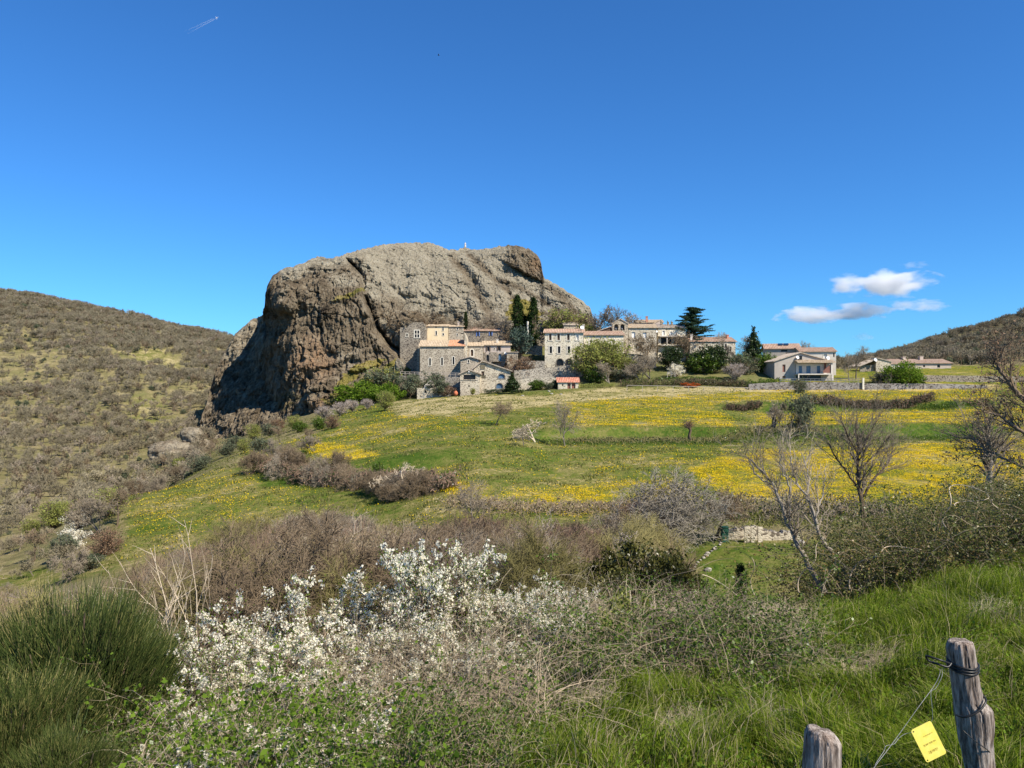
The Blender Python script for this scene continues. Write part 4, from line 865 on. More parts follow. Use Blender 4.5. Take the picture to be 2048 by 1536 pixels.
def rail(name, label, px0, px1, pt0, pt1, pb0, pb1, Y, n, mat='wood_rail', rails=2, th=.05, cat='fence'):
    root = empty(name, ((px0-1024)/F*Y, Y, zof(pb0, Y))); tag(root, label, cat); ox, oy, oz = root.location
    for i in range(n):
        t_ = i/(n-1); px = px0*(1-t_)+px1*t_; x = (px-1024)/F*Y-ox; zt = zof(pt0*(1-t_)+pt1*t_, Y)-oz; zb = zof(pb0*(1-t_)+pb1*t_, Y)-oz
        MB().box(x-th, x+th, -th, th, zb-.4, zt).obj('post', M[mat], root)
    for k in range(rails):
        f = 1-k*0.45-.04; b = MB(); x1 = (px1-1024)/F*Y-ox; za = (zof(pt0, Y)-oz)*f; zb_ = (zof(pb1, Y)-oz)*(1-f)+(zof(pt1, Y)-oz)*f
        b.add([(0, -.04, za-.05), (x1, -.04, zb_-.05), (x1, .04, zb_-.05), (0, .04, za-.05), (0, -.04, za+.05), (x1, -.04, zb_+.05), (x1, .04, zb_+.05), (0, .04, za+.05)],
              [(0, 3, 2, 1), (4, 5, 6, 7), (0, 1, 5, 4), (1, 2, 6, 5), (2, 3, 7, 6), (3, 0, 4, 7)]); b.obj('rail', M[mat], root)
    return root
rail('railing', 'pale wooden railing on the churchyard wall at the foot of the tower house', 801, 838, 743, 744, 751, 752, 189.3, 5)
rail('railing', 'pale wooden railing along the churchyard wall in front of the church', 838.5, 921, 744, 746, 752, 754, 188.3, 9)
rail('railing', 'thin metal railing along the terrace of the veranda house', 1560, 1725, 757, 757.5, 765, 765.5, 174.6, 20, 'metal', 2, .03)
rail('wire_fence', 'row of thin posts at the top of the flower field below the vegetable garden', 1254, 1500, 770, 775, 780, 783, 171.5, 9, 'wood_rail', 1, .045)
rail('trellis', 'weathered wooden frame standing in the vegetable garden', 1335, 1350, 744, 744, 752, 752, 185, 3, 'wood_rail', 2, .06)
MB().box(1726*0, .4, 0, .4, -1.5, 1.2).obj('gate_pillar', M['trim'], loc=((1724-1024)/F*174.3, 174.0, zof(766, 174.3))); tag(bpy.data.objects['gate_pillar'], 'square pale pillar at the end of the thin metal railing', 'pillar')
# statue on its cairn on the summit
Ys = rockY(930, 497)+0.6; root = empty('statue', ((930.5-1024)/F*Ys, Ys, zof(493.5, Ys)), 0, .72); tag(root, 'tiny white statue of a standing figure on the rock summit', 'statue')
b = MB(); n = 12; pr = [(.45, 0), (.42, .5), (.34, 1.0), (.36, 1.4), (.30, 1.62), (.12, 1.72), (.17, 1.82), (.19, 1.95), (.12, 2.1), (.02, 2.15)]
vs = []; fs = []
for rr, zz in pr:
    for j in range(n): vs.append((rr*math.cos(2*math.pi*j/n), rr*.75*math.sin(2*math.pi*j/n), zz))
for i in range(len(pr)-1): fs += [(i*n+j, i*n+(j+1) % n, (i+1)*n+(j+1) % n, (i+1)*n+j) for j in range(n)]
b.add(vs, fs); b.tube([(-.3, 0, 1.5), (-.34, -.15, 1.15), (-.05, -.32, 1.25)], .09, 6); b.tube([(.3, 0, 1.5), (.34, -.15, 1.15), (.05, -.32, 1.25)], .09, 6); b.obj('figure', M['plaster_pale'], root, True)
b = MB(); b.box(-.45, .45, -.45, .45, -1.0, -.01); b.box(-.6, .6, -.6, .6, -1.6, -1.003); b.obj('pedestal', M['wall_dry'], root)
# terracotta jar, white boulder-like tank, cars near the barn
def lathe(name, label, cat, pr, loc, mat, n=20):
    b = MB(); vs = []; fs = []
    for rr, zz in pr:
        for j in range(n): vs.append((rr*math.cos(2*math.pi*j/n), rr*math.sin(2*math.pi*j/n), zz))
    for i in range(len(pr)-1): fs += [(i*n+j, i*n+(j+1) % n, (i+1)*n+(j+1) % n, (i+1)*n+j) for j in range(n)]
    b.add(vs, fs); return tag(b.obj(name, M[mat], smooth=True, loc=loc), label, cat)
M['terracotta'] = plain('terracotta', (0.55, 0.17, 0.08), (0.42, 0.12, 0.06), 3)
g = at(911, 179); lathe('clay_jar', 'big round terracotta jar in the shade left of the barn', 'jar', [(.05, 0), (.3, .02), (.5, .4), (.52, .7), (.35, 1.0), (.25, 1.08), (.3, 1.18), (.22, 1.18), (.2, 1.0)], (g[0], 179.6, zof(791.5, 179.6)), 'terracotta')
# ------------------------------------------------------------------ plant generators
def grow(r, pos, dr, L, R, levels):
    """levels: dicts n,len,ang,seg,wander,up,rr,t0 ; returns list of per-level (P0,P1,R0,R1) and tips"""
    pos = np.atleast_2d(np.asarray(pos, float)); dr = norm(np.atleast_2d(np.asarray(dr, float))); L = np.ones(len(pos))*L; R = np.ones(len(pos))*R
    outl = []; samp = []
    for lv in levels:
        n = lv['seg']; p = pos.copy(); d = dr.copy(); pts = [p]; ds = [d]; rs = [R]
        A = []; 
        for s_ in range(n):
            d = norm(d+lv['wander']*r.normal(size=d.shape)+np.array([0, 0, lv.get('up', 0)])); q = p+d*(L/n)[:, None]
            r1 = R*(1-(1-lv.get('tip', 0.35))*(s_+1)/n); A.append((p, q, rs[-1], r1)); p = q; pts.append(p); ds.append(d); rs.append(r1)
        outl.append(tuple(np.concatenate([a[k] for a in A]) for k in range(4)))
        PT = np.stack(pts, 1); DS = np.stack(ds, 1); RS = np.stack(rs, 1)
        c = lv.get('kids', 0)
        if not c: samp = (PT, DS, L); break
        m_ = len(pos); idx = np.repeat(np.arange(m_), c); tt = lv.get('t0', .3)+(1-lv.get('t0', .3))*((np.tile(np.arange(c), m_)+r.random(m_*c))/c)
        tt = np.clip(tt, 0, .999); f = tt*n; i = f.astype(int); fr = (f-i)[:, None]
        pos2 = PT[idx, i]*(1-fr)+PT[idx, i+1]*fr; pd = DS[idx, i+1]
        rn = norm(np.cross(pd, r.normal(size=pd.shape))); a = np.radians(lv['ang'])*(0.7+0.6*r.random(len(idx)))[:, None]
        dr = norm(pd*np.cos(a)+rn*np.sin(a)); L = L[idx]*lv['len']*(0.65+0.7*r.random(len(idx)))*(1.25-0.5*tt); R = np.maximum(RS[idx, i]*lv.get('rr', .6), lv.get('rmin', .004)); pos = pos2
    return outl, samp
def segsof(outl, k=3):
    return join([segs(*o_, k=k) for o_ in outl])
class Tpl:
    """a plant kind: list of (part name, mesh)"""
    def __init__(s, name, parts): s.name = name; s.parts = parts
def put(tpl, loc, scl=1.0, rz=None, label=None, cat='tree', group=None, name=None):
    """one plant as an object of its own; copies share mesh data"""
    rz = random.uniform(0, 6.28) if rz is None else rz
    if len(tpl.parts) == 1: o = link(name or tpl.name, tpl.parts[0][1], None, loc, rz, scl)
    else:
        o = empty(name or tpl.name, loc, rz, scl)
        for pn, me in tpl.parts: link(pn, me, o)
    return tag(o, label, cat, group)
def baretree(name, seed, h=1.0, trunk=0.35, spread=40, mat='twig_grey', tmat='bark_grey', kids=(7, 6, 6, 5), tw=1.0, thick=1.0, wander=.16, multi=1, lean=0, leaves=None, lsize=.02, ln=0, up=.05, single=False):
    """unit-height bare tree"""
    r = np.random.default_rng(seed); st = np.zeros((multi, 3)); 
    dd = np.stack([r.normal(size=multi)*(.1 if multi == 1 else .45)+lean, r.normal(size=multi)*(.1 if multi == 1 else .45), np.ones(multi)], -1)
    lv = [dict(seg=5, wander=wander*.5, up=up, kids=kids[0], ang=spread, len=.62, rr=.55, t0=trunk/.75, tip=.45),
          dict(seg=4, wander=wander, up=up*1.5, kids=kids[1], ang=spread, len=.55, rr=.6, t0=.25, tip=.4),
          dict(seg=3, wander=wander, up=up, kids=kids[2], ang=spread*1.05, len=.55, rr=.62, t0=.15, tip=.4, rmin=.0022*tw),
          dict(seg=2, wander=wander*1.2, up=up, kids=kids[3] if len(kids) > 3 else 0, ang=spread*1.1, len=.55, rr=.7, t0=.1, tip=.5, rmin=.0018*tw),
          dict(seg=2, wander=wander*1.3, up=up*.5, ang=spread, len=.5, rr=.7, tip=.6)]
    lv = lv[:len(kids)+1]; lv[-1]['kids'] = 0
    o_, (PT, DS, L) = grow(r, st, dd, .62, .022*thick*(1 if multi == 1 else .7), lv)
    allp = np.concatenate([a[1] for a in o_]); z1 = np.quantile(allp[:, 2], .995)
    f = 1/max(z1, .1); o_ = [tuple(a*(f if i < 2 else f) for i, a in enumerate(q)) for q in o_]
    tr = segsof(o_[:1], 7); cr = segsof(o_[1:], 3)
    if single: return Tpl(name, [('crown', npmesh(name, *join([segsof(o_[:1], 5), cr]), M[mat]))])
    parts = [('trunk', npmesh('trunk', *tr, M[tmat], True)), ('crown', npmesh('crown', *cr, M[mat]))]
    if leaves:
        tips = PT.reshape(-1, 3)*f; c = tips[r.integers(0, len(tips), ln)]+r.normal(size=(ln, 3))*lsize*.9
        parts.append(('leaves', npmesh('leaves', *quads(c, lsize*(.6+.8*r.random(ln)), r, .8), M[leaves])))
    return Tpl(name, parts)
def clump(name, seed, rx=.5, rz=.5, cz=.5, ncl=60, per=90, cs=.12, ls=.035, mat='leaf_dark', tmat='bark_brown', shape='ball', stem=True, low=0.0, twigs=0, tw='twig_brown'):
    """unit leafy plant built of leaf clumps; shape ball | cone | column | dome"""
    r = np.random.default_rng(seed); u = norm(r.normal(size=(ncl, 3))); rad = r.random(ncl)**.45
    if shape == 'ball': C = u*rad[:, None]*[rx, rx, rz]+[0, 0, cz]
    elif shape == 'dome': u[:, 2] = np.abs(u[:, 2]); C = u*rad[:, None]*[rx, rx, rz*1.6]+[0, 0, low]
    elif shape == 'cone':
        t_ = 1-np.sqrt(r.random(ncl)); rr = rx*(1-t_)*(.25+.75*np.sqrt(r.random(ncl)))*(.8+.4*np.sin(t_*40)**2); a = r.random(ncl)*6.28; C = np.stack([rr*np.cos(a), rr*np.sin(a), low+t_*(1-low)], -1)
    else:
        t_ = r.random(ncl); pr = np.sin(np.pi*np.clip(.12+.88*t_, 0, 1))**.55; rr = rx*pr*(.55+.45*r.random(ncl)); a = r.random(ncl)*6.28; C = np.stack([rr*np.cos(a), rr*np.sin(a), low+t_*(1-low)], -1)
    sz = cs*(.5+r.random(ncl)); P = (C[:, None, :]+r.normal(size=(ncl, per, 3))*sz[:, None, None]*[.5, .5, .42]).reshape(-1, 3); P = P[P[:, 2] > .01]
    lf = quads(P, ls*(.6+.8*r.random(len(P))), r, .8)
    parts = []
    if stem:
        a = r.random(ncl)*1; b0 = np.zeros((ncl, 3)); b0[:, 2] = .12*cz
        o_ = (b0, C, np.full(ncl, .012), np.full(ncl, .003)); tv = [segs(*o_, k=4)]
        tv.append(segs([[0, 0, -.05]], [[0, 0, cz*.9]], [.03], [.015], 8)); parts.append(('trunk', npmesh('trunk', *join(tv), M[tmat], True)))
    if twigs:
        i = r.integers(0, len(P), twigs); d = norm(P[i]-[0, 0, .2]+r.normal(size=(twigs, 3))*.1); parts.append(('twigs', npmesh('twigs', *segs(P[i]-d*.12, P[i]+d*.06, np.full(twigs, .004), np.full(twigs, .0015)), M[tw])))
    parts.append(('crown', npmesh('crown', *lf, M[mat])))
    return Tpl(name, parts)

# ------------------------------------------------------------------ hillside woods: one uncountable mass each
tcol = bpy.data.collections.new('wood_kinds')
def kind_obj(tpl):
    for pn, me in tpl.parts[-1:]:
        o = bpy.data.objects.new('kind_'+tpl.name, me); tcol.objects.link(o)
W_ = [baretree('wood_a', 101, kids=(7, 5, 5), spread=46, mat='twig_wood', tw=6.5, thick=1.3, single=True), baretree('wood_b', 102, kids=(6, 6, 5), spread=42, mat='twig_wood', tw=6.0, thick=1.2, multi=2, single=True),
      baretree('wood_c', 103, kids=(8, 5, 5), spread=52, mat='twig_wood', tw=6.5, thick=1.2, multi=3, single=True), baretree('wood_d', 104, kids=(6, 5, 5), spread=38, mat='twig_brown', tw=6.5, thick=1.2, trunk=.3, single=True),
      baretree('wood_e', 105, kids=(7, 5, 5), spread=46, mat='twig_grey', tw=6.0, thick=1.3, single=True)]
for t_ in W_: kind_obj(t_)
ev = clump('wood_f', 106, rx=.45, ncl=30, per=50, cs=.16, ls=.07, mat='leaf_olive'); kind_obj(ev)
def wood(name, label, P, S, pick):
    me = bpy.data.meshes.new(name); me.vertices.add(len(P)); me.vertices.foreach_set('co', np.asarray(P, np.float32).ravel())
    for nm, ty, a in (('scl', 'FLOAT', S), ('pick', 'INT', pick), ('rot', 'FLOAT', rng.random(len(P))*6.28)):
        at2 = me.attributes.new(nm, ty, 'POINT'); at2.data.foreach_set('value', np.asarray(a, np.int32 if ty == 'INT' else np.float32))
    o = link(name, me); ng = bpy.data.node_groups.new(name, 'GeometryNodeTree')
    ng.interface.new_socket('Geometry', in_out='INPUT', socket_type='NodeSocketGeometry'); ng.interface.new_socket('Geometry', in_out='OUTPUT', socket_type='NodeSocketGeometry')
    n = ng.nodes; L = ng.links.new; gi = n.new('NodeGroupInput'); go = n.new('NodeGroupOutput'); ip = n.new('GeometryNodeInstanceOnPoints'); ci = n.new('GeometryNodeCollectionInfo')
    ci.inputs['Collection'].default_value = tcol; ci.inputs['Separate Children'].default_value = True; ci.inputs['Reset Children'].default_value = True
    def na(nm, ty): q = n.new('GeometryNodeInputNamedAttribute'); q.data_type = ty; q.inputs[0].default_value = nm; return q.outputs[0]
    cx = n.new('ShaderNodeCombineXYZ'); L(na('rot', 'FLOAT'), cx.inputs[2]); cs_ = n.new('ShaderNodeCombineXYZ')
    s_ = na('scl', 'FLOAT')
    for k_ in range(3): L(s_, cs_.inputs[k_])
    L(gi.outputs[0], ip.inputs['Points']); L(ci.outputs[0], ip.inputs['Instance']); ip.inputs['Pick Instance'].default_value = True
    L(na('pick', 'INT'), ip.inputs['Instance Index']); L(cx.outputs[0], ip.inputs['Rotation']); L(cs_.outputs[0], ip.inputs['Scale']); L(ip.outputs[0], go.inputs[0])
    md = o.modifiers.new('trees', 'NODES'); md.node_group = ng
    return tag(o, label, 'woodland', kind='stuff')
def scatter(n, px0, px1, Y0, Y1, seed, keep):
    r = np.random.default_rng(seed); px = px0+(px1-px0)*r.random(n); Y = np.sqrt(Y0**2+(Y1**2-Y0**2)*r.random(n)); x = (px-1024)/F*Y; z = ground(x, Y)
    py = HY-F*z/Y; m_ = keep(px, py, Y, x, z, r) > r.random(n)
    return np.stack([x, Y, z-.15], -1)[m_], px[m_], py[m_], Y[m_], r
def k1(px, py, Y, x, z, r):
    d = .35+1.6*(fbm(x*.02, Y*.02, 0*x, 3))
    op = np.zeros_like(px)
    for poly in ([(-300, 680), (110, 655), (150, 700), (110, 770), (-300, 790)], [(200, 690), (350, 690), (380, 750), (270, 740)], [(250, 790), (330, 790), (350, 860), (260, 850)]): op = np.maximum(op, softpoly(px, py, poly, 14, seed=2))
    d = np.clip(d+.5, .38, 1)*(1-.72*op); d = np.where((py < 700-(px < 0)*0) & (Y > 380), np.maximum(d, .9), d)
    return np.where((px < 240) & ((Y > 88) | (px < 150) | (Y < 70)) | (Y > 112) & (px < 420) | (Y > 215), d, 0)*(Y > 58)
P_, px_, py_, Y_, r_ = scatter(24000, -800, 640, 58, 640, 11, k1)
S_ = (1.7+2.9*r_.random(len(P_)))*(.8+.35*sstep(150, 400, Y_))*(.5+.5*sstep(70, 130, Y_)); pk_ = r_.integers(0, 5, len(P_)); pk_[r_.random(len(P_)) < .07] = 5; S_[pk_ == 5] *= .55
wood('bare_woodland', 'bare grey-brown oak wood covering the left hillside', P_, S_, pk_)
P_, px_, py_, Y_, r_ = scatter(5200, 1640, 2300, 275, 760, 12, lambda px, py, Y, x, z, r: np.clip(.75+fbm(x*.02, Y*.02, 0*x, 2), .3, 1)*(1-((Y < 300) & (px < 1930))))
S_ = 3.0+3.6*r_.random(len(P_)); pk_ = r_.integers(0, 5, len(P_)); pk_[r_.random(len(P_)) < .16] = 5; S_[pk_ == 5] *= .6
wood('bare_woodland', 'bare dark wood covering the distant right hillside', P_, S_, pk_)
print('wood', len(P_))
# ------------------------------------------------------------------ trees and shrubs of the village
T = {}
T['round'] = baretree('bare_tree', 201, kids=(8, 6, 5, 4), spread=44, mat='twig_grey', tw=2.2, wander=.14, trunk=.3)
T['wide'] = baretree('bare_tree', 202, kids=(7, 6, 5, 4), spread=56, mat='twig_grey', tw=2.0, wander=.2, trunk=.25, up=0)
T['tall'] = baretree('bare_tree', 203, kids=(9, 6, 5, 4), spread=32, mat='twig_grey', tw=1.8, wander=.12, trunk=.25, up=.08)
T['brown'] = baretree('bare_tree', 204, kids=(8, 6, 5, 4), spread=48, mat='twig_brown', tmat='bark_brown', tw=2.2, multi=1)
T['multi'] = baretree('bare_tree', 205, kids=(7, 6, 5, 4), spread=40, mat='twig_grey', tw=2.0, multi=4)
T['olive'] = clump('olive_tree', 206, rx=.55, rz=.36, cz=.6, ncl=46, per=60, cs=.13, ls=.035, mat='leaf_olive', twigs=300, tw='twig_grey')
T['ever'] = clump('evergreen_tree', 207, rx=.5, rz=.44, cz=.5, ncl=90, per=70, cs=.13, ls=.035, mat='leaf_dark', twigs=100)
T['ever2'] = clump('evergreen_bush', 208, rx=.6, rz=.45, cz=.42, ncl=70, per=70, cs=.15, ls=.04, mat='leaf_ivy', twigs=100)
T['bright'] = clump('green_bush', 209, rx=.62, rz=.46, cz=.42, ncl=70, per=80, cs=.14, ls=.04, mat='leaf_bright')
T['oli_bush'] = clump('green_bush', 210, rx=.62, rz=.42, cz=.42, ncl=50, per=50, cs=.16, ls=.04, mat='leaf_olive', twigs=500)
T['spring'] = clump('spring_tree', 211, rx=.52, rz=.42, cz=.56, ncl=85, per=36, cs=.13, ls=.032, mat='leaf_spring', twigs=500, tmat='bark_brown')
T['rust'] = clump('russet_shrub', 212, rx=.6, rz=.42, cz=.45, ncl=50, per=50, cs=.14, ls=.03, mat='leaf_rust', twigs=900)
T['cypress'] = clump('cypress_tree', 213, rx=.085, ncl=120, per=60, cs=.05, ls=.016, mat='leaf_cypress', shape='column', cz=.5, low=.04)
T['blue'] = clump('blue_conifer', 214, rx=.36, rz=.42, cz=.56, ncl=80, per=70, cs=.12, ls=.032, mat='leaf_blue')
T['fir'] = clump('fir_tree', 215, rx=.30, ncl=150, per=50, cs=.07, ls=.026, mat='leaf_dark', shape='cone', cz=.5, low=.08)
T['blossom'] = clump('blossom_tree', 216, rx=.55, rz=.4, cz=.55, ncl=60, per=55, cs=.12, ls=.022, mat='petal_pink', twigs=900, tw='twig_grey', tmat='bark_grey')
T['white'] = clump('blossom_bush', 217, rx=.58, rz=.42, cz=.5, ncl=50, per=60, cs=.13, ls=.028, mat='petal', twigs=300)
T['orange'] = clump('orange_bush', 218, rx=.6, rz=.4, cz=.4, ncl=30, per=60, cs=.14, ls=.05, mat='leaf_orange')
# cedar of layered flat limbs
def cedar():
    r = np.random.default_rng(55); S0 = [[], [], [], []]; pts = []
    def seg(a, b_, r0, r1):
        for k_, v_ in enumerate((a, b_, r0, r1)): S0[k_].append(v_)
    for i in range(80):
        z = .18+.78*(i/80)**.9; a = r.random()*6.28; L = (.58*(1-z)**.65+.07)*(.35+.85*r.random()); p = np.array([0, 0, z]); d = np.array([math.cos(a), math.sin(a), .30*(r.random()*1.2)]); n = 6
        for s_ in range(n):
            q = p+d*L/n*(1); seg(p, q, .010*(1-s_/n)+.002, .010*(1-(s_+1)/n)+.002)
            for t_ in range(10):
                c = p+(q-p)*r.random()+np.array([r.normal()*.035, r.normal()*.035, .006+.008*r.random()])*(1.2-.4*s_/n); pts.append(c)
            p = q; d = d+np.array([0, 0, -.03+.05*r.normal()])
    tr = join([segs(*S0, k=4), segs([[0, 0, -.03], [0, 0, .5]], [[0, 0, .5], [0, 0, 1.0]], [.03, .018], [.018, .003], 8)])
    P = np.repeat(np.array(pts), 9, 0); P = P+r.normal(size=P.shape)*[.016, .016, .007]
    return Tpl('cedar_tree', [('trunk', npmesh('trunk', *tr, M['bark_brown'], True)), ('crown', npmesh('crown', *quads(P, .013*(.6+.8*r.random(len(P))), r, .8), M['leaf_cedar']))])
T['cedar'] = cedar()
def tr(kind, px, ptop, Y, label, cat='tree', group=None, wx=1.0, name=None, rz=None, base=None):
    x, y, z = at(px, Y)
    if base is not None: z = zof(base, Y)
    h = zof(ptop, Y)-z
    return put(T[kind], (x, y, z), (h*wx, h*wx, h), rz, label, cat, group, name)
# cypresses and conifers by the cliff
tr('cypress', 1034, 592, 205, 'tall dark cypress, left one of the pair flanking the grey conifer top', wx=1.0, base=700)
tr('cypress', 1039.5, 608, 206, 'cypress grown close against the right side of the tall left cypress', wx=.9, base=700)
tr('cypress', 1067, 597, 204, 'slender tallest cypress nearest the three-storey house', wx=.9, base=705)
tr('cypress', 1060, 626, 205, 'dark cypress pressed against the left of the slender tallest one', wx=1.1, base=705)
tr('cypress', 1050, 632, 206, 'short thin cypress in the middle of the cypress row', wx=.8, base=705)
tr('cypress', 931.5, 624, 208, 'small lone cypress behind the roof with blue shutters', wx=1.1, base=662)
tr('blue', 1040, 655, 199, 'round blue-grey conifer in front of the cypresses', wx=.95, base=718)
b = MB(); b.tube([(0, 0, -1), (0, 0, 5.6)], .28, 10); tag(b.obj('stone_column', M['trim'], loc=((1055.5-1024)/F*203.5, 203.5, zof(684, 203.5))), 'pale upright stone column standing between the cypresses', 'column')
tr('cedar', 1385, 613, 206, 'big dark cedar with layered spreading limbs rising above the roofs', wx=1.0, base=700)
tr('fir', 1507, 654, 202, 'pointed dark fir standing alone between village and villas', wx=.9, base=735)
for px, pt, Y, k_, lb, wx in [(1200, 612, 212, 'round', 'bare tree on the skyline nearest the right end of the rock', 1.1), (1226, 614, 214, 'tall', 'slender bare tree on the skyline left of the bell gable', .9),
    (1258, 620, 213, 'round', 'round-topped bare tree directly behind the bell gable', 1.1), (1712, 693, 190, 'round', 'larger bare tree in front of the yellow field beside the veranda house', 1.0), (1697, 706, 187, 'tall', 'smaller bare tree next to the veranda house steps', 1.0),
    (1484, 672, 206, 'wide', 'bare tree at the right end of the long low stone house', 1.2), (1436, 664, 207, 'wide', 'bare twiggy tree behind the pink roof of the long low house', 1.0),
    (1378, 666, 199, 'brown', 'brown bare tree before the dark gallery of the balcony house', 1.2), (1448, 676, 195, 'tall', 'tall bare trunk before the right half of the long low house', .9), (1462, 690, 194, 'tall', 'forked bare tree before the right end of the long low house', .9),
    (1605, 682, 212, 'round', 'small bare tree peeping between the two villas', 1.0), (1300, 668, 193, 'brown', 'reddish brown bare tree before the stone house with white shutters', 1.1)]:
    tr(k_, px, pt, Y, lb, wx=wx)
for px, pt, Y, k_, lb, wx, cat in [
    (1177, 684, 189, 'spring', 'yellow-green spring tree nearest the three-storey house', 1.0, 'tree'), (1205, 676, 190, 'spring', 'yellow-green spring tree in front of the middle of the pale long house', 1.0, 'tree'), (1232, 682, 190, 'spring', 'yellow-green spring tree in front of the right end of the pale long house', 1.0, 'tree'),
    (1256, 715, 188, 'spring', 'small pale green tree left of the bare grey shrub', .9, 'tree'),
    (1343, 690, 194, 'ever', 'dark evergreen tree left of the blossoming bush', .9, 'tree'), (1392, 700, 193, 'ever', 'dark evergreen mass under the gallery house', 1.2, 'tree'), (1424, 685, 191, 'ever', 'tallest dark evergreen, before the long low house', 1.0, 'tree'), (1410, 702, 190, 'ever2', 'glossy evergreen bush left of the tallest evergreen', 1.2, 'bush'),
    (1490, 700, 190, 'oli_bush', 'light olive green tree under the fir', 1.1, 'tree'), (1478, 706, 195, 'bright', 'fresh green tree just left of the fir', .9, 'tree'), (1532, 702, 193, 'ever2', 'green tree between the fir and the villa with solar panels', 1.0, 'tree'), (1512, 715, 196, 'oli_bush', 'greyish tree at the foot of the fir', 1.2, 'tree'),
    (1470, 722, 182, 'blossom', 'pale pinkish blossom tree above the hedge', 1.1, 'tree'), (1351, 725, 186, 'white', 'small white blossoming bush on the garden lawn', 1.0, 'bush'),
    (1300, 708, 186, 'multi', 'wide grey bare shrub in front of the white-shuttered house', 1.2, 'shrub'), (1283, 724, 184, 'multi', 'low grey bare shrub left of the wide grey one', 1.3, 'shrub'), (1218, 724, 184, 'multi', 'bare greyish orchard tree behind the garden shed', 1.4, 'tree'), (1190, 728, 186, 'ever2', 'dark bush at the right end of the long terrace wall', 1.1, 'bush'), (1243, 735, 186, 'oli_bush', 'grey-green bush in the garden right of the shed', 1.3, 'bush'),
    (1075, 757, 181.5, 'ever2', 'dark round bush with yellow edge left of the garden shed', 1.3, 'bush'), (1098, 762, 181, 'oli_bush', 'grey-green bush beside the garden shed', 1.2, 'bush'), (1110, 758, 182, 'ever', 'small dark bush against the left side of the garden shed', .7, 'bush'),
    (1024, 747, 176, 'fir', 'small bushy conifer right of the barn', 1.6, 'tree'), (1040, 705, 192.5, 'rust', 'reddish bare shrub with forked trunk above the terrace wall', 1.0, 'shrub'), (1052, 712, 197, 'wide', 'small bare fruit tree on the grass terrace', 1.0, 'tree'),
    (820, 750, 184, 'olive', 'grey-green olive tree below the churchyard wall', 1.1, 'tree'), (859, 737, 187, 'oli_bush', 'olive green bush overlapping the foot of the church', 1.0, 'bush'), (784, 728, 189, 'oli_bush', 'brown-green tree at the foot of the tower house', 1.4, 'tree'), (765, 735, 190, 'spring', 'yellowish shrub on the scree left of the tower house', 1.3, 'shrub'),
    (722, 760, 184, 'bright', 'bright green round bush at the foot of the rock', 1.6, 'bush'), (772, 764, 180, 'bright', 'low bright green bush left of the olive tree', 1.5, 'bush'), (875, 760, 182, 'olive', 'grey shrub growing against the dark dry-stone wall', 1.5, 'shrub'), (897, 768, 182, 'rust', 'russet shrub on the dark dry-stone wall', 1.5, 'shrub'),
    (945, 776, 179, 'spring', 'thin yellow-green sapling in front of the barn wall', .8, 'tree'), (1129, 600+18, 222, 'spring', 'yellowish tree at the right foot of the rock', 1.3, 'tree'), (1160, 628, 221, 'brown', 'brown twiggy tree behind the small stone hut', 1.5, 'tree'), (1178, 648, 214, 'spring', 'small green tree between the hut and the bell gable', 1.1, 'tree'), (1144, 616, 224, 'brown', 'brown bare tree against the right end of the rock', 1.5, 'tree'),
    (1808, 720, 178, 'bright', 'large bright green bush above the block wall', 1.1, 'bush'), (1780, 735, 180, 'oli_bush', 'dull green bush left of the large bright green one', 1.3, 'bush'), (1760, 742, 182, 'oli_bush', 'low green shrub near the pale gate pillar', 1.3, 'shrub'), (1832, 748, 181, 'ever2', 'dark bush at the left end of the dark field wall', 1.3, 'bush'),
    (1008, 655, 208, 'brown', 'bare brown tree right of the house with blue shutters', 1.0, 'tree'), (985, 640, 213, 'multi', 'bare grey tree on the rock foot behind the pink roof', 1.0, 'tree'), (828, 618, 213, 'brown', 'brown twiggy tree between the rock and the tower house', 1.5, 'tree'), (870, 622, 215, 'brown', 'brown twiggy tree behind the cream house', 1.4, 'tree'), (1020, 630, 214, 'multi', 'bare grey tree on the rock foot left of the cypresses', 1.2, 'tree'), (960, 628, 215, 'multi', 'bare grey tree on the rock foot behind the left chimney', 1.2, 'tree'),
    (1382, 762, 177, 'orange', 'orange flowering bush below the vegetable garden', 2.6, 'bush'), (1750+100, 742, 236, 'ever2', 'small dark bush in front of the long farmhouse', 1.0, 'bush'), (1598, 752, 168, 'oli_bush', 'climbing green shrub rising before the block wall', .8, 'shrub')]:
    tr(k_, px, pt, Y, lb, cat, wx=wx)
# clipped and rough hedges: each one thing, many leaf clumps along a line
def hedge(name, label, pts, mat, h, w_, seed, leaf_s=.10, dens=60, twig=None, cat='hedge'):
    """pts (px, Y) on the ground"""
    r = np.random.default_rng(seed); P = []; 
    for (a, b_) in zip(pts[:-1], pts[1:]):
        A = np.array(at(*a)); B = np.array(at(*b_)); L = np.linalg.norm(B-A); n = int(L*dens*w_); t_ = r.random(n)[:, None]
        c = A*(1-t_)+B*t_; c[:, 2] = ground(c[:, 0], c[:, 1]); c[:, 0] += r.normal(size=n)*w_*.2; c[:, 1] += r.normal(size=n)*w_*.35
        hh = h*(.75+.5*fbm(c[:, 0]*.5+seed, c[:, 1]*.5, 0*c[:, 0], 3)); c[:, 2] += hh*r.random(n)**.7; P.append(c)
    P = np.concatenate(P); parts = [quads(P, leaf_s*(.5+r.random(len(P))), r, .8)]
    o = link(name, npmesh(name, *parts[0], M[mat])); tag(o, label, cat)
    if twig:
        i = r.integers(0, len(P), len(P)//2); d = norm(r.normal(size=(len(i), 3))+[0, 0, 1]); q = P[i]
        link('twigs', npmesh('twigs', *segs(q-d*leaf_s*3, q+d*leaf_s*3, np.full(len(i), .03), np.full(len(i), .012)), M[twig]), o)
    return o
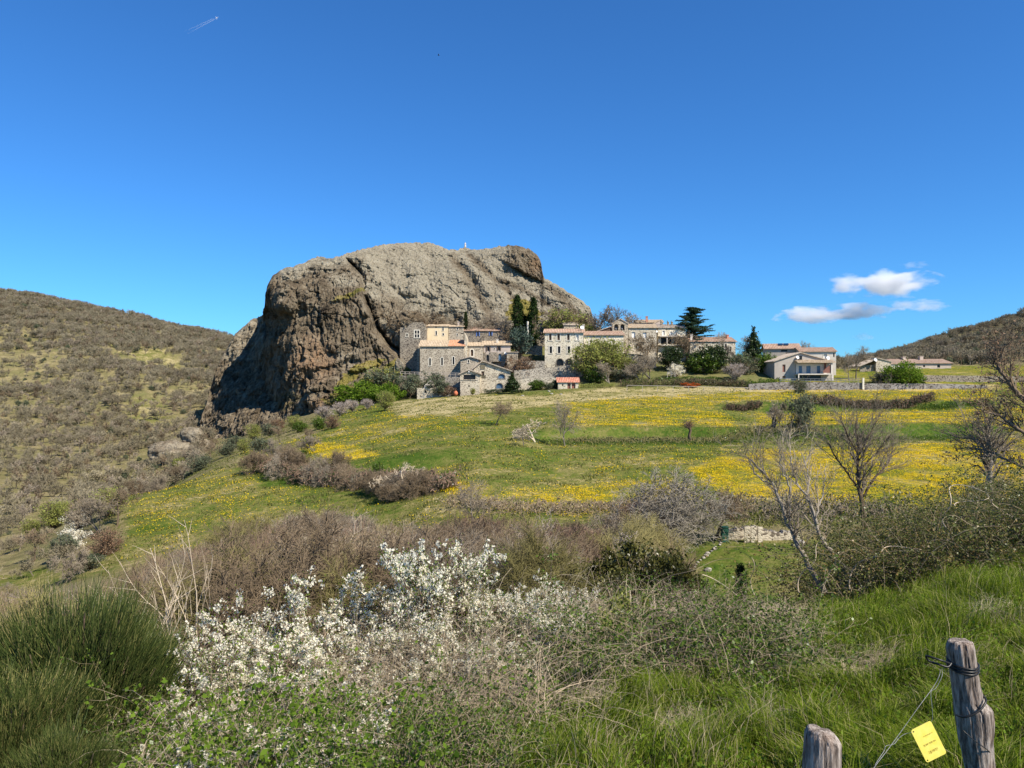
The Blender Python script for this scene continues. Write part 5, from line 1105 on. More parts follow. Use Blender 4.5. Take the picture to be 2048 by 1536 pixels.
hedge('laurel_hedge', 'dark green hedge on top of the left end of the block wall', [(1496, 175.5), (1562, 176)], 'leaf_ivy', 2.6, 1.6, 1, .16, 170)
hedge('box_hedge', 'clipped box hedge along the front of the barn', [(968, 180), (1008, 179.5)], 'leaf_dark', 1.4, 1.0, 2, .09, 500)
hedge('garden_hedge', 'low yellowish hedge right of the garden shed', [(1160, 180), (1228, 179.5)], 'leaf_spring', 1.3, 1.0, 3, .11, 220)
hedge('garden_hedge', 'dark rough hedge along the vegetable garden, left half', [(1240, 180), (1300, 179), (1345, 178.5)], 'leaf_ivy', 1.8, 1.6, 4, .15, 90, 'twig_brown')
hedge('garden_hedge', 'dark rough hedge along the vegetable garden, right half', [(1345, 179), (1430, 178), (1500, 176)], 'leaf_dark', 1.8, 1.8, 5, .15, 90, 'twig_brown')
hedge('vegetable_rows', 'leafy vegetable beds with pale netting in the village garden', [(1310, 185), (1380, 184), (1440, 183)], 'leaf_ivy', .7, 3.0, 6, .14, 50, cat='vegetable bed')
hedge('bramble_hedge', 'dark bramble strip on the upper field bank, left part', [(1452, 136.5), (1520, 137)], 'leaf_dark', 1.2, 1.8, 7, .14, 120, 'twig_red')
hedge('bramble_hedge', 'dark bramble strip on the upper field bank, right part', [(1604, 138), (1700, 138), (1800, 139), (1868, 141)], 'leaf_dark', 1.8, 2.0, 8, .14, 110, 'twig_red')
hedge('bramble_hedge', 'dark weeds along the lower field bank', [(1130, 99.6), (1240, 99.2), (1400, 99.5), (1560, 100), (1720, 100)], 'leaf_dark', .55, 5.5, 9, .09, 40, 'twig_olive')
hedge('bank_grass', 'lush tall grass growing on the lower field bank', [(1090, 98.5), (1240, 98), (1400, 98.5), (1560, 99), (1960, 99)], 'leaf_ivy', .35, 6.0, 19, .08, 45, cat='grass bank')
hedge('bank_grass', 'rough lush green growth along the right end of the upper bank', [(1840, 138), (1980, 138)], 'leaf_ivy', 1.0, 3.0, 10, .12, 100, cat='grass bank')
# scrub around the foot of the rock
SC = [(470, 150, 'oli_bush', 3.2), (505, 160, 'spring', 3.6), (430, 165, 'brown', 3.0), (540, 150, 'oli_bush', 3.0), (590, 145, 'spring', 3.0), (650, 150, 'blossom', 3.4), (680, 155, 'blossom', 3.4), (705, 160, 'blossom', 3.0), (735, 163, 'blossom', 2.6), (665, 128, 'rust', 2.6), (640, 132, 'ever2', 2.4), (390, 160, 'multi', 3.5), (360, 150, 'spring', 3), (600, 135, 'ever2', 2.2),
      (555, 168, 'rust', 3.0), (455, 125, 'oli_bush', 2.8), (490, 118, 'spring', 2.4), (420, 130, 'brown', 3.4), (520, 112, 'oli_bush', 2.6), (770, 150, 'spring', 4.0), (350, 125, 'brown', 3.2), (310, 118, 'multi', 3.6), (400, 112, 'oli_bush', 2.8), (275, 108, 'brown', 3.6), (560, 122, 'brown', 2.8), (620, 112, 'brown', 2.2)]
lbk = {'oli_bush': 'olive green scrub bush on the slope below the rock', 'spring': 'yellow-green young shrub on the slope below the rock', 'brown': 'brown bare shrub on the slope below the rock', 'blossom': 'pale pink blossoming shrub in the row at the foot of the rock', 'rust': 'russet dead-leaved shrub on the slope below the rock', 'ever2': 'dark green shrub on the slope below the rock', 'multi': 'grey bare shrub on the slope below the rock'}
for px, Y, k_, h in SC:
    if k_ == 'spring' and px == 770: put(T['spring'], at(px, Y), h, None, 'pale green small tree casting a shadow right of the pink blossom row', 'tree'); continue
    put(T[k_], at(px, Y), h, None, lbk[k_], 'shrub', lbk[k_].replace(' shrub', ' shrubs').replace(' bush', ' bushes'))

# ------------------------------------------------------------------ trees in the flower fields
FT = {}
FT['umbrella'] = baretree('bare_tree', 301, kids=(8, 7, 6, 5), spread=58, mat='twig_brown', tmat='bark_brown', tw=1.6, trunk=.4, up=.0)
FT['wiry'] = baretree('bare_tree', 302, kids=(9, 7, 6, 4), spread=40, mat='twig_grey', tw=1.3, trunk=.15, wander=.22)
FT['gnarl'] = baretree('bare_tree', 303, kids=(5, 4, 4, 3), spread=62, mat='cane_pale', tmat='cane_pale', tw=2.4, trunk=.3, wander=.3, thick=1.5, up=0, multi=2)
FT['open'] = baretree('bare_tree', 304, kids=(11, 6, 5, 3), spread=44, mat='twig_grey', tmat='bark_brown', tw=1.1, trunk=.2, wander=.10, up=.05)
FT['lean'] = baretree('bare_tree', 305, kids=(7, 5, 4, 3), spread=36, mat='twig_brown', tmat='bark_brown', tw=1.0, trunk=.3, wander=.13, lean=-.35, thick=1.2)
FT['lean2'] = baretree('bare_tree', 306, kids=(7, 5, 4, 3), spread=36, mat='twig_brown', tmat='bark_brown', tw=1.0, trunk=.3, wander=.15, lean=-.2, thick=1.1)
FT['grand'] = baretree('bare_tree', 307, kids=(10, 7, 6, 5), spread=50, mat='twig_silver', tmat='bark_grey', tw=1.1, trunk=.12, wander=.18, multi=3, thick=1.2)
FT['leafy'] = baretree('oak_tree', 308, kids=(7, 6, 5, 3), spread=52, mat='twig_brown', tmat='bark_grey', tw=1.2, trunk=.2, wander=.2, leaves='leaf_rust', ln=1500, lsize=.011, lean=-.45)
def ftree(k_, px, pbase, ptop, label, wx=1.0, rz=None, cat='tree', ymin=50, ymax=175, name=None):
    x, y, z = on(px, pbase, ymin, ymax); h = zof(ptop, y)-z
    src = FT.get(k_) or T[k_]; return put(src, (x, y, z-.1), (h*wx, h*wx, h), rz, label, cat, None, name)
ftree('umbrella', 992, 850, 799, 'rounded bare tree with drooping crown, leftmost of the trees inside the flower field', 1.2)
ftree('gnarl', 1070, 884, 838, 'gnarled pale bare tree with sideways limbs in mid field', 1.4)
ftree('wiry', 1046, 893, 850, 'small wiry bare tree left of the gnarled pale one', 1.2)
ftree('wiry', 1130, 892, 800, 'taller grey bare tree at the left end of the lower field bank', .75)
def pollard(seed, px, pbase, ptop, label, mat='twig_red'):
    r = np.random.default_rng(seed); x, y, z = on(px, pbase, 60, 170); h = zof(ptop, y)-z; root = empty('pollarded_tree', (x, y, z-.1), r.random()*6); tag(root, label, 'tree')
    MB().tube([(0, 0, 0), (.12*h, .03*h, .3*h), (.05*h, 0, .6*h), (.14*h, 0, .8*h)], [.09*h, .07*h, .065*h, .09*h], 9).obj('trunk', M['bark_brown'], root, True)
    n = 260; d = norm(r.normal(size=(n, 3))*[1, 1, .7]+[0, 0, .5]); p = np.array([.14*h, 0, .8*h])+r.normal(size=(n, 3))*.05*h
    link('crown', npmesh('crown', *segs(p, p+d*h*.28*(.5+r.random(n))[:, None], np.full(n, .018), np.full(n, .006)), M[mat]), root)
pollard(1, 1383, 884, 842, 'stumpy pollarded tree with a tuft of shoots on the lower field bank')
ftree('round', 1545, 868, 802, 'thick-trunked bare tree on the lower field bank', 1.1); 
b = MB(); g = on(1546, 862, 70, 140)
b.tube([g, (g[0]+.2, g[1], g[2]+1.4), (g[0]-.2, g[1], g[2]+2.8)], [.34, .30, .25], 9); tag(b.obj('ivy_stump', M['bark_brown'], None, True), 'dark ivy-dark stump against the thick-trunked bare tree', 'stump')
ftree('oli_bush', 1597, 868, 770, 'ivy-clad green slender tree crossing the upper field bank', .55, name='ivy_tree')
ftree('lean', 1560, 868, 800, 'thin leaning bare tree between the thick-trunked and the ivy-clad trees', .8)
ftree('grand', 1330, 1100, 935, 'large silvery bare tree rising from the thicket left of the lawn', 1.25, ymin=44, ymax=60)
ftree('umbrella', 1430, 1080, 968, 'yellowish brown twiggy tree right of the silvery one', 1.3, ymin=44, ymax=60)
ftree('wiry', 945, 1060, 955, 'bare tree with a pale upright trunk standing in the thicket at the field foot', .9, ymin=44, ymax=70)
ftree('wiry', 1880+100, 1060, 940, 'grey twiggy tree above the right-hand brambles', 1.0, ymin=18, ymax=40)
# small trees on the middle hedge
ftree('multi', 630, 905, 868, 'small pale leaning tree at the left end of the middle hedge', 1.4, ymin=70, ymax=110); ftree('ever2', 756, 968, 915, 'ivy-covered stump rising from the middle hedge', .45, ymin=70, ymax=95, name='ivy_bush'); ftree('gnarl', 812, 990, 925, 'pale gnarled bare tree at the right end of the middle hedge', 1.2, ymin=60, ymax=95)
# the hedge itself: overlapping shrubs
H_ = [(505, 935), (535, 928), (560, 940), (590, 925), (600, 950), (640, 952), (665, 940), (690, 955), (715, 968), (735, 975), (760, 980), (785, 985), (810, 1000), (840, 1003), (870, 1012), (895, 1018), (575, 910), (545, 905), (610, 930), (700, 965), (650, 962), (775, 1000)]
HT = [baretree('bare_shrub', 320+i, kids=(7, 6, 5, 4), spread=52, mat=m_, tw=1.9, multi=5, trunk=.05, wander=.2, single=True) for i, m_ in enumerate(['twig_brown', 'twig_brown', 'twig_grey'])]
for i, (px, py) in enumerate(H_):
    x, y, z = on(px, py+12, 66, 110); put(HT[i % 3], (x, y, z-.2), (2.7 if px < 700 else 2.3)*random.uniform(.8, 1.15)*(1 if px < 850 else .6), None, ['dark bare shrub in the middle hedge', 'brown bare shrub in the middle hedge', 'grey bare shrub in the middle hedge'][i % 3], 'shrub', ['dark bare shrubs of the middle hedge', 'brown bare shrubs of the middle hedge', 'grey bare shrubs of the middle hedge'][i % 3])
hedge('bramble_hedge', 'dark undergrowth at the base of the middle hedge', [(540, 88), (620, 82), (700, 77), (800, 72), (900, 66)], 'leaf_dark', 1.6, 3.0, 12, .10, 120, 'twig_red')
hedge('bramble_hedge', 'dry brown scrub along the foot of the flower field', [(900, 60), (1000, 58), (1100, 57.5), (1200, 58), (1340, 58)], 'dry_grass', .9, 3.0, 13, .07, 70, 'twig_brown')
hedge('bramble_hedge', 'dark scrub behind the low stone wall at the far end of the lawn', [(1440, 54), (1560, 54), (1660, 54), (1800, 54)], 'leaf_dark', 1.5, 4.0, 14, .08, 60, 'twig_grey')

# ------------------------------------------------------------------ mid-distance thicket
TL = [(-200, 1130), (0, 1160), (120, 1175), (250, 1150), (330, 1110), (400, 1060), (440, 1020), (520, 1005), (620, 1000), (760, 1012), (850, 1040), (930, 1035), (1010, 1015), (1100, 1030), (1200, 1040), (1260, 985), (1340, 955), (1400, 1000), (1425, 1060), (1440, 1180), (1600, 1185), (1640, 1120), (1700, 1060), (1800, 1015), (2100, 1000)]
KT = [baretree('bare_shrub', 401, kids=(8, 6, 5, 5), spread=42, mat='twig_brown', tw=1.15, multi=4, trunk=.05, single=True), baretree('bare_shrub', 402, kids=(8, 6, 5, 5), spread=36, mat='twig_grey', tw=1.1, multi=5, trunk=.05, single=True),
      baretree('bare_shrub', 403, kids=(8, 6, 6, 5), spread=38, mat='twig_olive', tw=1.05, multi=5, trunk=.05, single=True), baretree('bare_shrub', 404, kids=(9, 6, 5, 5), spread=34, mat='twig_brown', tw=1.1, multi=6, trunk=.05, up=.12, single=True),
      baretree('bare_shrub', 405, kids=(9, 6, 5, 4), spread=30, mat='twig_red', tw=1.2, multi=8, trunk=.05, up=.15, single=True)]
KN = [baretree('bare_shrub', 411, kids=(8, 7, 6, 6), spread=44, mat='twig_brown', tw=.55, thick=.7, multi=5, trunk=.05, wander=.2, single=True), baretree('bare_shrub', 412, kids=(8, 7, 6, 6), spread=38, mat='twig_grey', tw=.55, thick=.7, multi=5, trunk=.05, wander=.2, single=True),
      baretree('bare_shrub', 413, kids=(8, 7, 6, 6), spread=38, mat='twig_olive', tw=.5, thick=.7, multi=5, trunk=.05, wander=.18, single=True), baretree('bare_shrub', 414, kids=(9, 7, 6, 5), spread=32, mat='twig_brown', tw=.5, thick=.6, multi=6, trunk=.05, up=.12, single=True),
      baretree('bare_shrub', 415, kids=(9, 7, 5, 5), spread=28, mat='twig_red', tw=.55, thick=.6, multi=8, trunk=.05, up=.15, single=True)]
KL = ['bare brown shrub in the valley thicket', 'bare grey shrub in the valley thicket', 'olive-tinted bare shrub in the valley thicket', 'upright brown shrub in the valley thicket', 'reddish upright shoots in the valley thicket']
KG = ['bare brown shrubs of the valley thicket', 'bare grey shrubs of the valley thicket', 'olive-tinted bare shrubs of the valley thicket', 'upright brown shrubs of the valley thicket', 'reddish upright shoots of the valley thicket']
r_ = np.random.default_rng(77); cnt = 0; kc = [0]*5
for t_ in range(3000):
    if cnt >= 290: break
    px = r_.uniform(-120, 1440) if r_.random() < .85 else r_.uniform(1440, 2050); Y = r_.uniform(13, 56)**1.0
    if px > 1330 and Y > 30 and px < 1660: continue
    if px < 430 and px > 200 and Y > 46: continue
    if px > 1440 and Y > 30: continue
    if 1120 < px < 1400 and Y < 30: continue
    if px > 1640: continue
    x, y, z = at(px, Y); top = np.interp(px, *zip(*TL))+r_.uniform(0, 45)
    if px > 1360: top = max(top, 1185 if px < 1620 else top)
    h = min(r_.uniform(2.2, 4.6), zof(top, Y)-z)
    if h < .7: continue
    k_ = int(np.clip((fbm(np.array([x*.08]), np.array([Y*.08]), np.array([.5]), 3)[0]+.6)*4+r_.normal()*.8, 0, 4)); kc[k_] += 1
    put((KN if Y < 34 else KT)[k_], (x, y, z-.15), (h*1.15, h*1.15, h), None, KL[k_], 'shrub', KG[k_]); cnt += 1
print('thicket', cnt, kc)
# the left slope: green bushes and white blossom bushes
for px, py, k_, h, lb in [(105, 1060, 'spring', 3.2, 'light green bush on the left slope, left one'), (130, 1045, 'spring', 2.8, 'light green bush on the left slope beside the first, right one'), (60, 1075, 'spring', 2.2, 'low light green bush at the far left of the slope'), (215, 1035, 'spring', 3.0, 'light green shrub among bare trees left of the meadow'),
    (155, 1060, 'white', 2.2, 'white blossoming bush between the green and the grey trees of the left slope'), (150, 1100, 'white', 2.2, 'lower white blossoming bush on the left slope'), (130, 1115, 'olive', 2.0, 'grey-green shrub under the lower white bush'), (200, 1065, 'multi', 3.6, 'grey bare tree at the left edge of the meadow'), (235, 1050, 'brown', 3.4, 'brown bare tree touching the left edge of the meadow'), (140, 1160, 'multi', 2.4, 'small silver-barked bare tree in the left hollow'), (70, 1120, 'brown', 3.0, 'brown bare tree at the far left hollow'), (210, 1110, 'rust', 2.4, 'russet shrub in the left hollow'), (180, 1140, 'oli_bush', 1.6, 'low green bush in the left hollow')]:
    x, y, z = on(px, py, 40, 110); put(T[k_], (x, y, z-.1), h, None, lb, 'tree' if 'tree' in lb else 'bush')
# low stone wall and fence at the end of the lawn
stonewall('lawn_wall', 'low pale dry-stone wall at the far end of the small lawn', [(1450, 1062, 1086, 47.6), (1480, 1058, 1088, 47.4), (1515, 1056, 1088, 47.3), (1540, 1064, 1088, 47.3), (1600, 1066, 1088, 47.2)], 'wall_mid', .6, rough=.1)
for i, (px, pt, w_) in enumerate(((1494, 1054, 10), (1507, 1053, 10), (1520, 1054, 9))):
    s_ = 46.6/F; x, y = (px-1024)*s_, 46.6; b = MB(); b.box(-w_*s_/2, w_*s_/2, -.06, .06, -.3, (1082-pt)*s_); tag(b.obj('stone_slab', M['wall_mid'], loc=(x, y, zof(1082, 46.6)), rz=.1*(i-1)), ['upright pale slab leaning on the lawn wall, left of three', 'upright pale slab leaning on the lawn wall, middle of three', 'upright pale slab leaning on the lawn wall, right of three'][i], 'stone slab')
r_ = np.random.default_rng(5)
def rock_small(loc, s, seed, label, grp=None, nm='stone', mat='wall_block'):
    rr = np.random.default_rng(seed); n = 14; th = np.linspace(0, 2*np.pi, 2*n, endpoint=False); ph = np.linspace(.03, np.pi-.03, n); Tt, Pp = np.meshgrid(th, ph)
    x = np.sin(Pp)*np.cos(Tt); y = np.sin(Pp)*np.sin(Tt); z = np.cos(Pp)*.65; q = 1+.3*fbm(x*1.2+seed*3, y*1.2, z*1.2, 3); V = np.stack([x*q, y*q, z*q], -1).reshape(-1, 3)*s; nn = 2*n
    i = np.arange(n*nn).reshape(n, nn); i = np.concatenate([i, i[:, :1]], 1); Q = np.stack([i[:-1, :-1], i[1:, :-1], i[1:, 1:], i[:-1, 1:]], -1).reshape(-1, 4)
    return tag(link(nm, npmesh(nm, V, Q, M[mat], True), loc=loc), label, 'stone', grp)
M['pebble'] = plain('pale_pebble', (0.34, 0.31, 0.26), (0.22, 0.20, 0.17), 8)
for i in range(16):
    t_ = i/15; px = 1447-(1447-1372)*t_+r_.normal()*2; py = 1084+(1150-1084)*t_**1.1; g = on(px, py, 33, 50); rock_small((g[0], g[1], g[2]+.05),   .07+.08*r_.random(), i, 'pale stone in the row edging the left side of the lawn', 'stones edging the lawn', mat='pebble')
for px, py in ((1416, 1142), (1590, 1092), (1603, 1086)):
    g = on(px, py, 33, 50); rock_small((g[0], g[1], g[2]+.05), .2, px, {1416: 'lone flat stone lying out on the lawn', 1590: 'pale stone at the right end of the lawn wall', 1603: 'outermost pale stone right of the lawn wall'}[px], mat='pebble')
g = at(1449, 47); b = MB(); b.box(-.2, .2, -.2, .2, 0, .9); b.box(-.23, .23, -.23, .23, .9, .95); tag(b.obj('compost_bin', plain('dark_green_plastic', (0.02, 0.09, 0.06), (0.015, 0.06, 0.04)), loc=g), 'dark green bin at the left end of the lawn wall', 'bin')
# terracotta-coloured stones near the field top
for i, (px, py) in enumerate(((1103, 788), (1122, 789), (1045, 792), (1098, 783), (1213+280, 777))):
    g = on(px, py, 150, 182); rock_small(g, .35, 40+i, 'pale stone lying on the dry strip at the top of the field', 'stones on the dry strip', mat='pebble')
# ------------------------------------------------------------------ foreground vegetation
def bramble(name, seed, canes, R, H, mat, leafm, nleaf, ls, side=6, rad=.0045, gravity=.16, upness=1.0):
    """tangle of arching canes with side shoots and leaves, in metres"""
    r = np.random.default_rng(seed); n = 11
    p = np.stack([r.normal(size=canes)*R*.45, r.normal(size=canes)*R*.45, np.zeros(canes)-.03], -1); d = norm(np.stack([r.normal(size=canes)*.55, r.normal(size=canes)*.55, np.ones(canes)*upness], -1)); L = H*(.7+1.5*r.random(canes))
    A = []; rr = rad*(.5+r.random(canes)); pts = []
    for s_ in range(n):
        d = norm(d+.10*r.normal(size=d.shape)-np.array([0, 0, gravity])*(.4+s_/n)); q = p+d*(L/n)[:, None]; q[:, 2] = np.maximum(q[:, 2], .01)
        A.append((p, q, rr*(1-.75*s_/n), rr*(1-.75*(s_+1)/n))); pts.append(q); p = q
    o_ = [tuple(np.concatenate([a[k_] for a in A]) for k_ in range(4))]
    PT = np.concatenate(pts); 
    if side:
        k_ = canes*side; i = r.integers(0, len(PT), k_); q = PT[i]; d2 = norm(r.normal(size=(k_, 3))+[0, 0, .35]); l2 = (.06+.20*r.random(k_))[:, None]; m2 = q+d2*l2*.5; e2 = m2+norm(d2+.5*r.normal(size=d2.shape))*l2*.5
        o_ += [(q, m2, np.full(k_, rad*.42), np.full(k_, rad*.32)), (m2, e2, np.full(k_, rad*.32), np.full(k_, rad*.2))]; PT = np.concatenate([PT, m2, e2])
    parts = [('canes', npmesh('canes', *segsof(o_), M[mat]))]
    if nleaf:
        c = PT[r.integers(0, len(PT), nleaf)]+r.normal(size=(nleaf, 3))*.03; c[:, 2] = np.maximum(c[:, 2], .01); parts.append(('leaves', npmesh('leaves', *quads(c, ls*(.5+r.random(nleaf)), r, .75), M[leafm])))
    t_ = Tpl(name, parts); t_.h = float(np.quantile(PT[:, 2], .985)); return t_
B_dry = [bramble('dry_bramble', 501+i, 150, .75, .75, 'cane', 'leaf_bramble', 260, .014, 9, .004) for i in range(3)]
B_leaf = [bramble('bramble_bush', 511+i, 70, .7, .6, 'cane', 'leaf_ivy', 5200, .020, 8, .004) for i in range(2)]
B_big = [bramble('bramble_bush', 541+i, 36, .6, .55, 'cane', 'leaf_bright', 2600, .024, 6, .004) for i in range(2)]
B_right = [bramble('bramble_bush', 521+i, 70, .9, 1.0, 'cane', 'leaf_bramble', 8000, .024, 7, .005) for i in range(3)]
B_dead = [bramble('dead_grass_tuft', 531+i, 420, .6, .55, 'cane_pale', 'leaf_bramble', 0, .01, 0, .0022, .26) for i in range(2)]
r_ = np.random.default_rng(9)
TF = [(200, 1330), (400, 1285), (600, 1265), (800, 1270), (1000, 1225), (1150, 1190), (1250, 1195), (1400, 1200), (1640, 1205), (1800, 1170)]
TR = [(1580, 1190), (1640, 1110), (1700, 1060), (1760, 1030), (1850, 1020), (1950, 1000), (2048, 965), (2250, 940)]
def scat(tpls, n, px0, px1, Y0, Y1, s0, s1, label, cat, group, ok=None, lim=None):
    c = 0
    for _ in range(n*20):
        if c >= n: break
        px = r_.uniform(px0, px1); Y = r_.uniform(Y0, Y1)
        if ok and not ok(px, Y): continue
        tp_ = tpls[c % len(tpls)]; g_ = at(px, Y); s_ = r_.uniform(s0, s1); q_ = s_
        if lim:
            hm = zof(np.interp(px, *zip(*lim))+r_.uniform(-8, 25), Y)-g_[2]
            if hm < .12: continue
            q_ = min(s_, hm/tp_.h); s_ = max(q_*1.1, s_*.55)
        put(tp_, g_, (s_, s_, q_), None, label, cat, group); c += 1
scat(B_dry, 50, 650, 1640, 4.8, 10.0, .8, 1.15, 'tangle of bare tan bramble canes in the foreground thicket', 'bramble', 'bare tan brambles of the foreground thicket', lambda px, Y: Y > 4.8+2.0*max(0, (px-1150)/500), TF)
scat(B_dry, 14, 230, 900, 5.5, 8.0, .5, .75, 'tan bramble tangle among the blossoming blackthorns', 'bramble', 'tan brambles among the blackthorns', None, TF)
scat(B_leaf, 16, 280, 1000, 3.5, 4.6, .4, .6, 'glossy green bramble low in the foreground', 'bramble', 'glossy green brambles in the foreground')
scat(B_big, 16, 300, 900, 3.6, 5.6, .5, .85, 'fresh bright-leaved bramble at the bottom edge', 'bramble', 'fresh bright-leaved brambles at the bottom edge', None, [(200, 1400), (700, 1390), (1100, 1380)])
scat(B_leaf, 12, 250, 640, 4.6, 6.5, .5, .8, 'glossy green bramble under the blackthorns at left', 'bramble', 'green brambles under the blackthorns', None, TF)
scat(B_leaf, 14, 950, 1640, 5.6, 9.5, .6, .95, 'small green bramble poking through the dry tangle', 'bramble', 'green brambles in the dry tangle', None, TF)
scat(B_right, 64, 1690, 2260, 9.8, 15.5, .8, 1.3, 'dark leafy bramble on the bank at the right', 'bramble', 'leafy brambles on the right bank', lambda px, Y: px > 1790 or Y > 12.8, TR)
scat(B_dead, 22, 1150, 1950, 6.8, 10.5, .7, 1.1, 'tuft of pale dead grass stalks at the edge of the tangle', 'grass tuft', 'pale dead grass tufts', lambda px, Y: Y > 6.8+(px > 1650)*2.2, TF)
scat(B_dead, 9, 1150, 2000, 4.2, 7.0, .2, .34, 'small dead grass tuft in the near grass', 'grass tuft', 'small dead grass tufts in the near grass')
scat(B_dead, 10, 350, 1150, 4.2, 6.5, .5, .8, 'pale dead grass tuft in front of the blackthorns', 'grass tuft', 'dead grass tufts by the blackthorns')
# blackthorns in blossom
def blackthorn(seed, nfl, fl=.0105, mat='petal', multi=4, tmat='bark_brown', kids=(8, 6, 5, 4), th=-.15, spread=48, tw=2.0, fr=.35):
    r = np.random.default_rng(seed); dd = np.stack([r.normal(size=multi)*.6, r.normal(size=multi)*.6, np.ones(multi)], -1)
    lv = [dict(seg=5, wander=.12, up=.03, kids=kids[0], ang=spread, len=.6, rr=.55, t0=.2, tip=.4), dict(seg=5, wander=.16, up=.06, kids=kids[1], ang=spread, len=.5, rr=.55, t0=.15, tip=.4),
          dict(seg=4, wander=.16, up=.05, kids=kids[2], ang=55, len=.42, rr=.6, t0=.1, tip=.4, rmin=.0018*tw), dict(seg=2, wander=.2, up=.05, ang=50, len=.5, rr=.6, tip=.4, rmin=.0014*tw)]
    o_, _ = grow(r, np.zeros((multi, 3))+r.normal(size=(multi, 3))*[.05, .05, 0], dd, .7, .016, lv)
    z1 = np.quantile(np.concatenate([a[1] for a in o_])[:, 2], .998); f = 1/z1; o_ = [tuple(a*f for a in q) for q in o_]
    S = np.concatenate([np.concatenate([o_[k_][0], o_[k_][1]], 1) for k_ in (1, 2, 2, 3)]); i = r.integers(0, len(S), nfl*4); t_ = r.random((len(i), 1)); c = S[i, :3]*(1-t_)+S[i, 3:]*t_
    w_ = fbm(c[:, 0]*7+seed, c[:, 1]*7, c[:, 2]*7, 3)+.4*(c[:, 2]-.45); c = c[w_ > th][:nfl//5]; c = np.repeat(c, 5, 0); c = c+r.normal(size=c.shape)*(.0085 if mat == 'petal' else .012)
    parts = [('trunk', npmesh('trunk', *segsof(o_[:1], 6), M[tmat])), ('twigs', npmesh('twigs', *segsof(o_[1:], 3), M[tmat if mat == 'petal' else 'twig_grey'])), ('blossom', npmesh('blossom', *quads(c, fl*(.6+.8*r.random(len(c))), r, .75), M[mat]))]
    nl = int(nfl*fr); j = r.integers(0, len(c), nl) if len(c) else []
    parts.append(('leaves', npmesh('leaves', *quads(c[j]+r.normal(size=(nl, 3))*.03, .009, r, .8), M['leaf_bright'])))
    return Tpl('blackthorn', parts)
BT = [blackthorn(601, 12500, .012, th=.05), blackthorn(602, 13500, .012, multi=3, th=.02), blackthorn(603, 11000, .012, multi=5, th=.08)]
def bt(i, px, Y, top, wx, label, rz=None):
    x, y, z = at(px, Y); h = zof(top, Y)-z; put(BT[i], (x, y, z-.05), (h*wx, h*wx, h), rz, label, 'blossoming shrub')
bt(1, 880, 7.0, 1065, 0.84, 'tallest white blossoming blackthorn in the middle of the foreground', .4)
bt(0, 745, 6.8, 1150, 1.01, 'white blackthorn just left of the tallest one', 2.0)
bt(0, 980, 7.6, 1095, 0.94, 'white blackthorn just right of the tallest one', 4.1)
bt(2, 1085, 8.4, 1140, 1.01, 'sparser white blackthorn at the right end of the blossoming row', 1.0)
bt(2, 600, 7.0, 1140, 0.84, 'white blackthorn with one long spray pointing up and right', 5.2)
bt(0, 520, 6.6, 1200, 1.01, 'bushy white blackthorn left of the one with a long spray', 3.0)
bt(2, 1170, 7.4, 1200, 1.22, 'low sparse blackthorn in front of the dark evergreen', .2)
bt(0, 800, 5.3, 1325, 1.08, 'low white blackthorn nearest the middle of the bottom edge', 1.2)
bt(2, 380, 5.6, 1270, 1.01, 'small white blackthorn beside the broom', 2.2)
bt(0, 560, 4.3, 1410, 1.49, 'low spreading white blackthorn at the bottom edge', 5.0)
bt(2, 690, 6.0, 1230, 1.08, 'thin white blackthorn between the middle ones', 3.9)
for i_, (px_, Y_, tp__, wx_, lb_) in enumerate(((470, 6.2, 1235, 1.2, 'rounded blossoming blackthorn behind the bushy left one'), (640, 5.6, 1290, 1.2, 'white blackthorn in front of the one with a long spray'), (720, 5.0, 1370, 1.2, 'low white blackthorn left of the lowest middle one'), (930, 6.2, 1200, 1.1, 'wide white blackthorn in front of the tallest one'), (1040, 6.8, 1185, 1.1, 'wide white blackthorn before the right end of the row'), (840, 6.0, 1215, 1.1, 'white blackthorn front left of the tallest one'), (320, 5.0, 1380, 1.0, 'small blossom bush at the foot of the broom'), (640, 4.1, 1420, 1.5, 'blossom spray at the very bottom edge'), (1100, 7.6, 1165, 1.0, 'fine-flowered white blackthorn left of the dark evergreens'), (560, 6.2, 1225, 1.1, 'dense white blackthorn below the long spray'), (1130, 6.6, 1215, 1.1, 'loose white blackthorn at the far right of the blossom'), (990, 5.8, 1265, 1.1, 'loose white blackthorn low in front of the right half of the row'), (450, 4.6, 1400, 1.1, 'low loose blackthorn sprays left of the bottom edge middle'))):
    bt(i_ % 3, px_, Y_, tp__, wx_, lb_, i_*1.3)
PKB = blackthorn(611, 14000, .006, 'petal_pink', 5, 'twig_grey', (9, 7, 6, 4), -.6, 42, 1.2, .05)
for px, Y, top, wx, lb in ((1065, 19, 1030, .75, 'large pinkish white blossom shrub behind the blackthorns'), (1010, 21, 1060, .8, 'pinkish white blossom shrub left of the large one'), (1235, 17, 1048, .6, 'pale blossom sprays rising above the dark evergreen'), (1120, 17, 1085, .8, 'pinkish white blossom shrub right of the large one')):
    x, y, z = at(px, Y); h = zof(top, Y)-z; put(PKB, (x, y, z-.05), (h*wx, h*wx, h), None, lb, 'blossoming shrub')
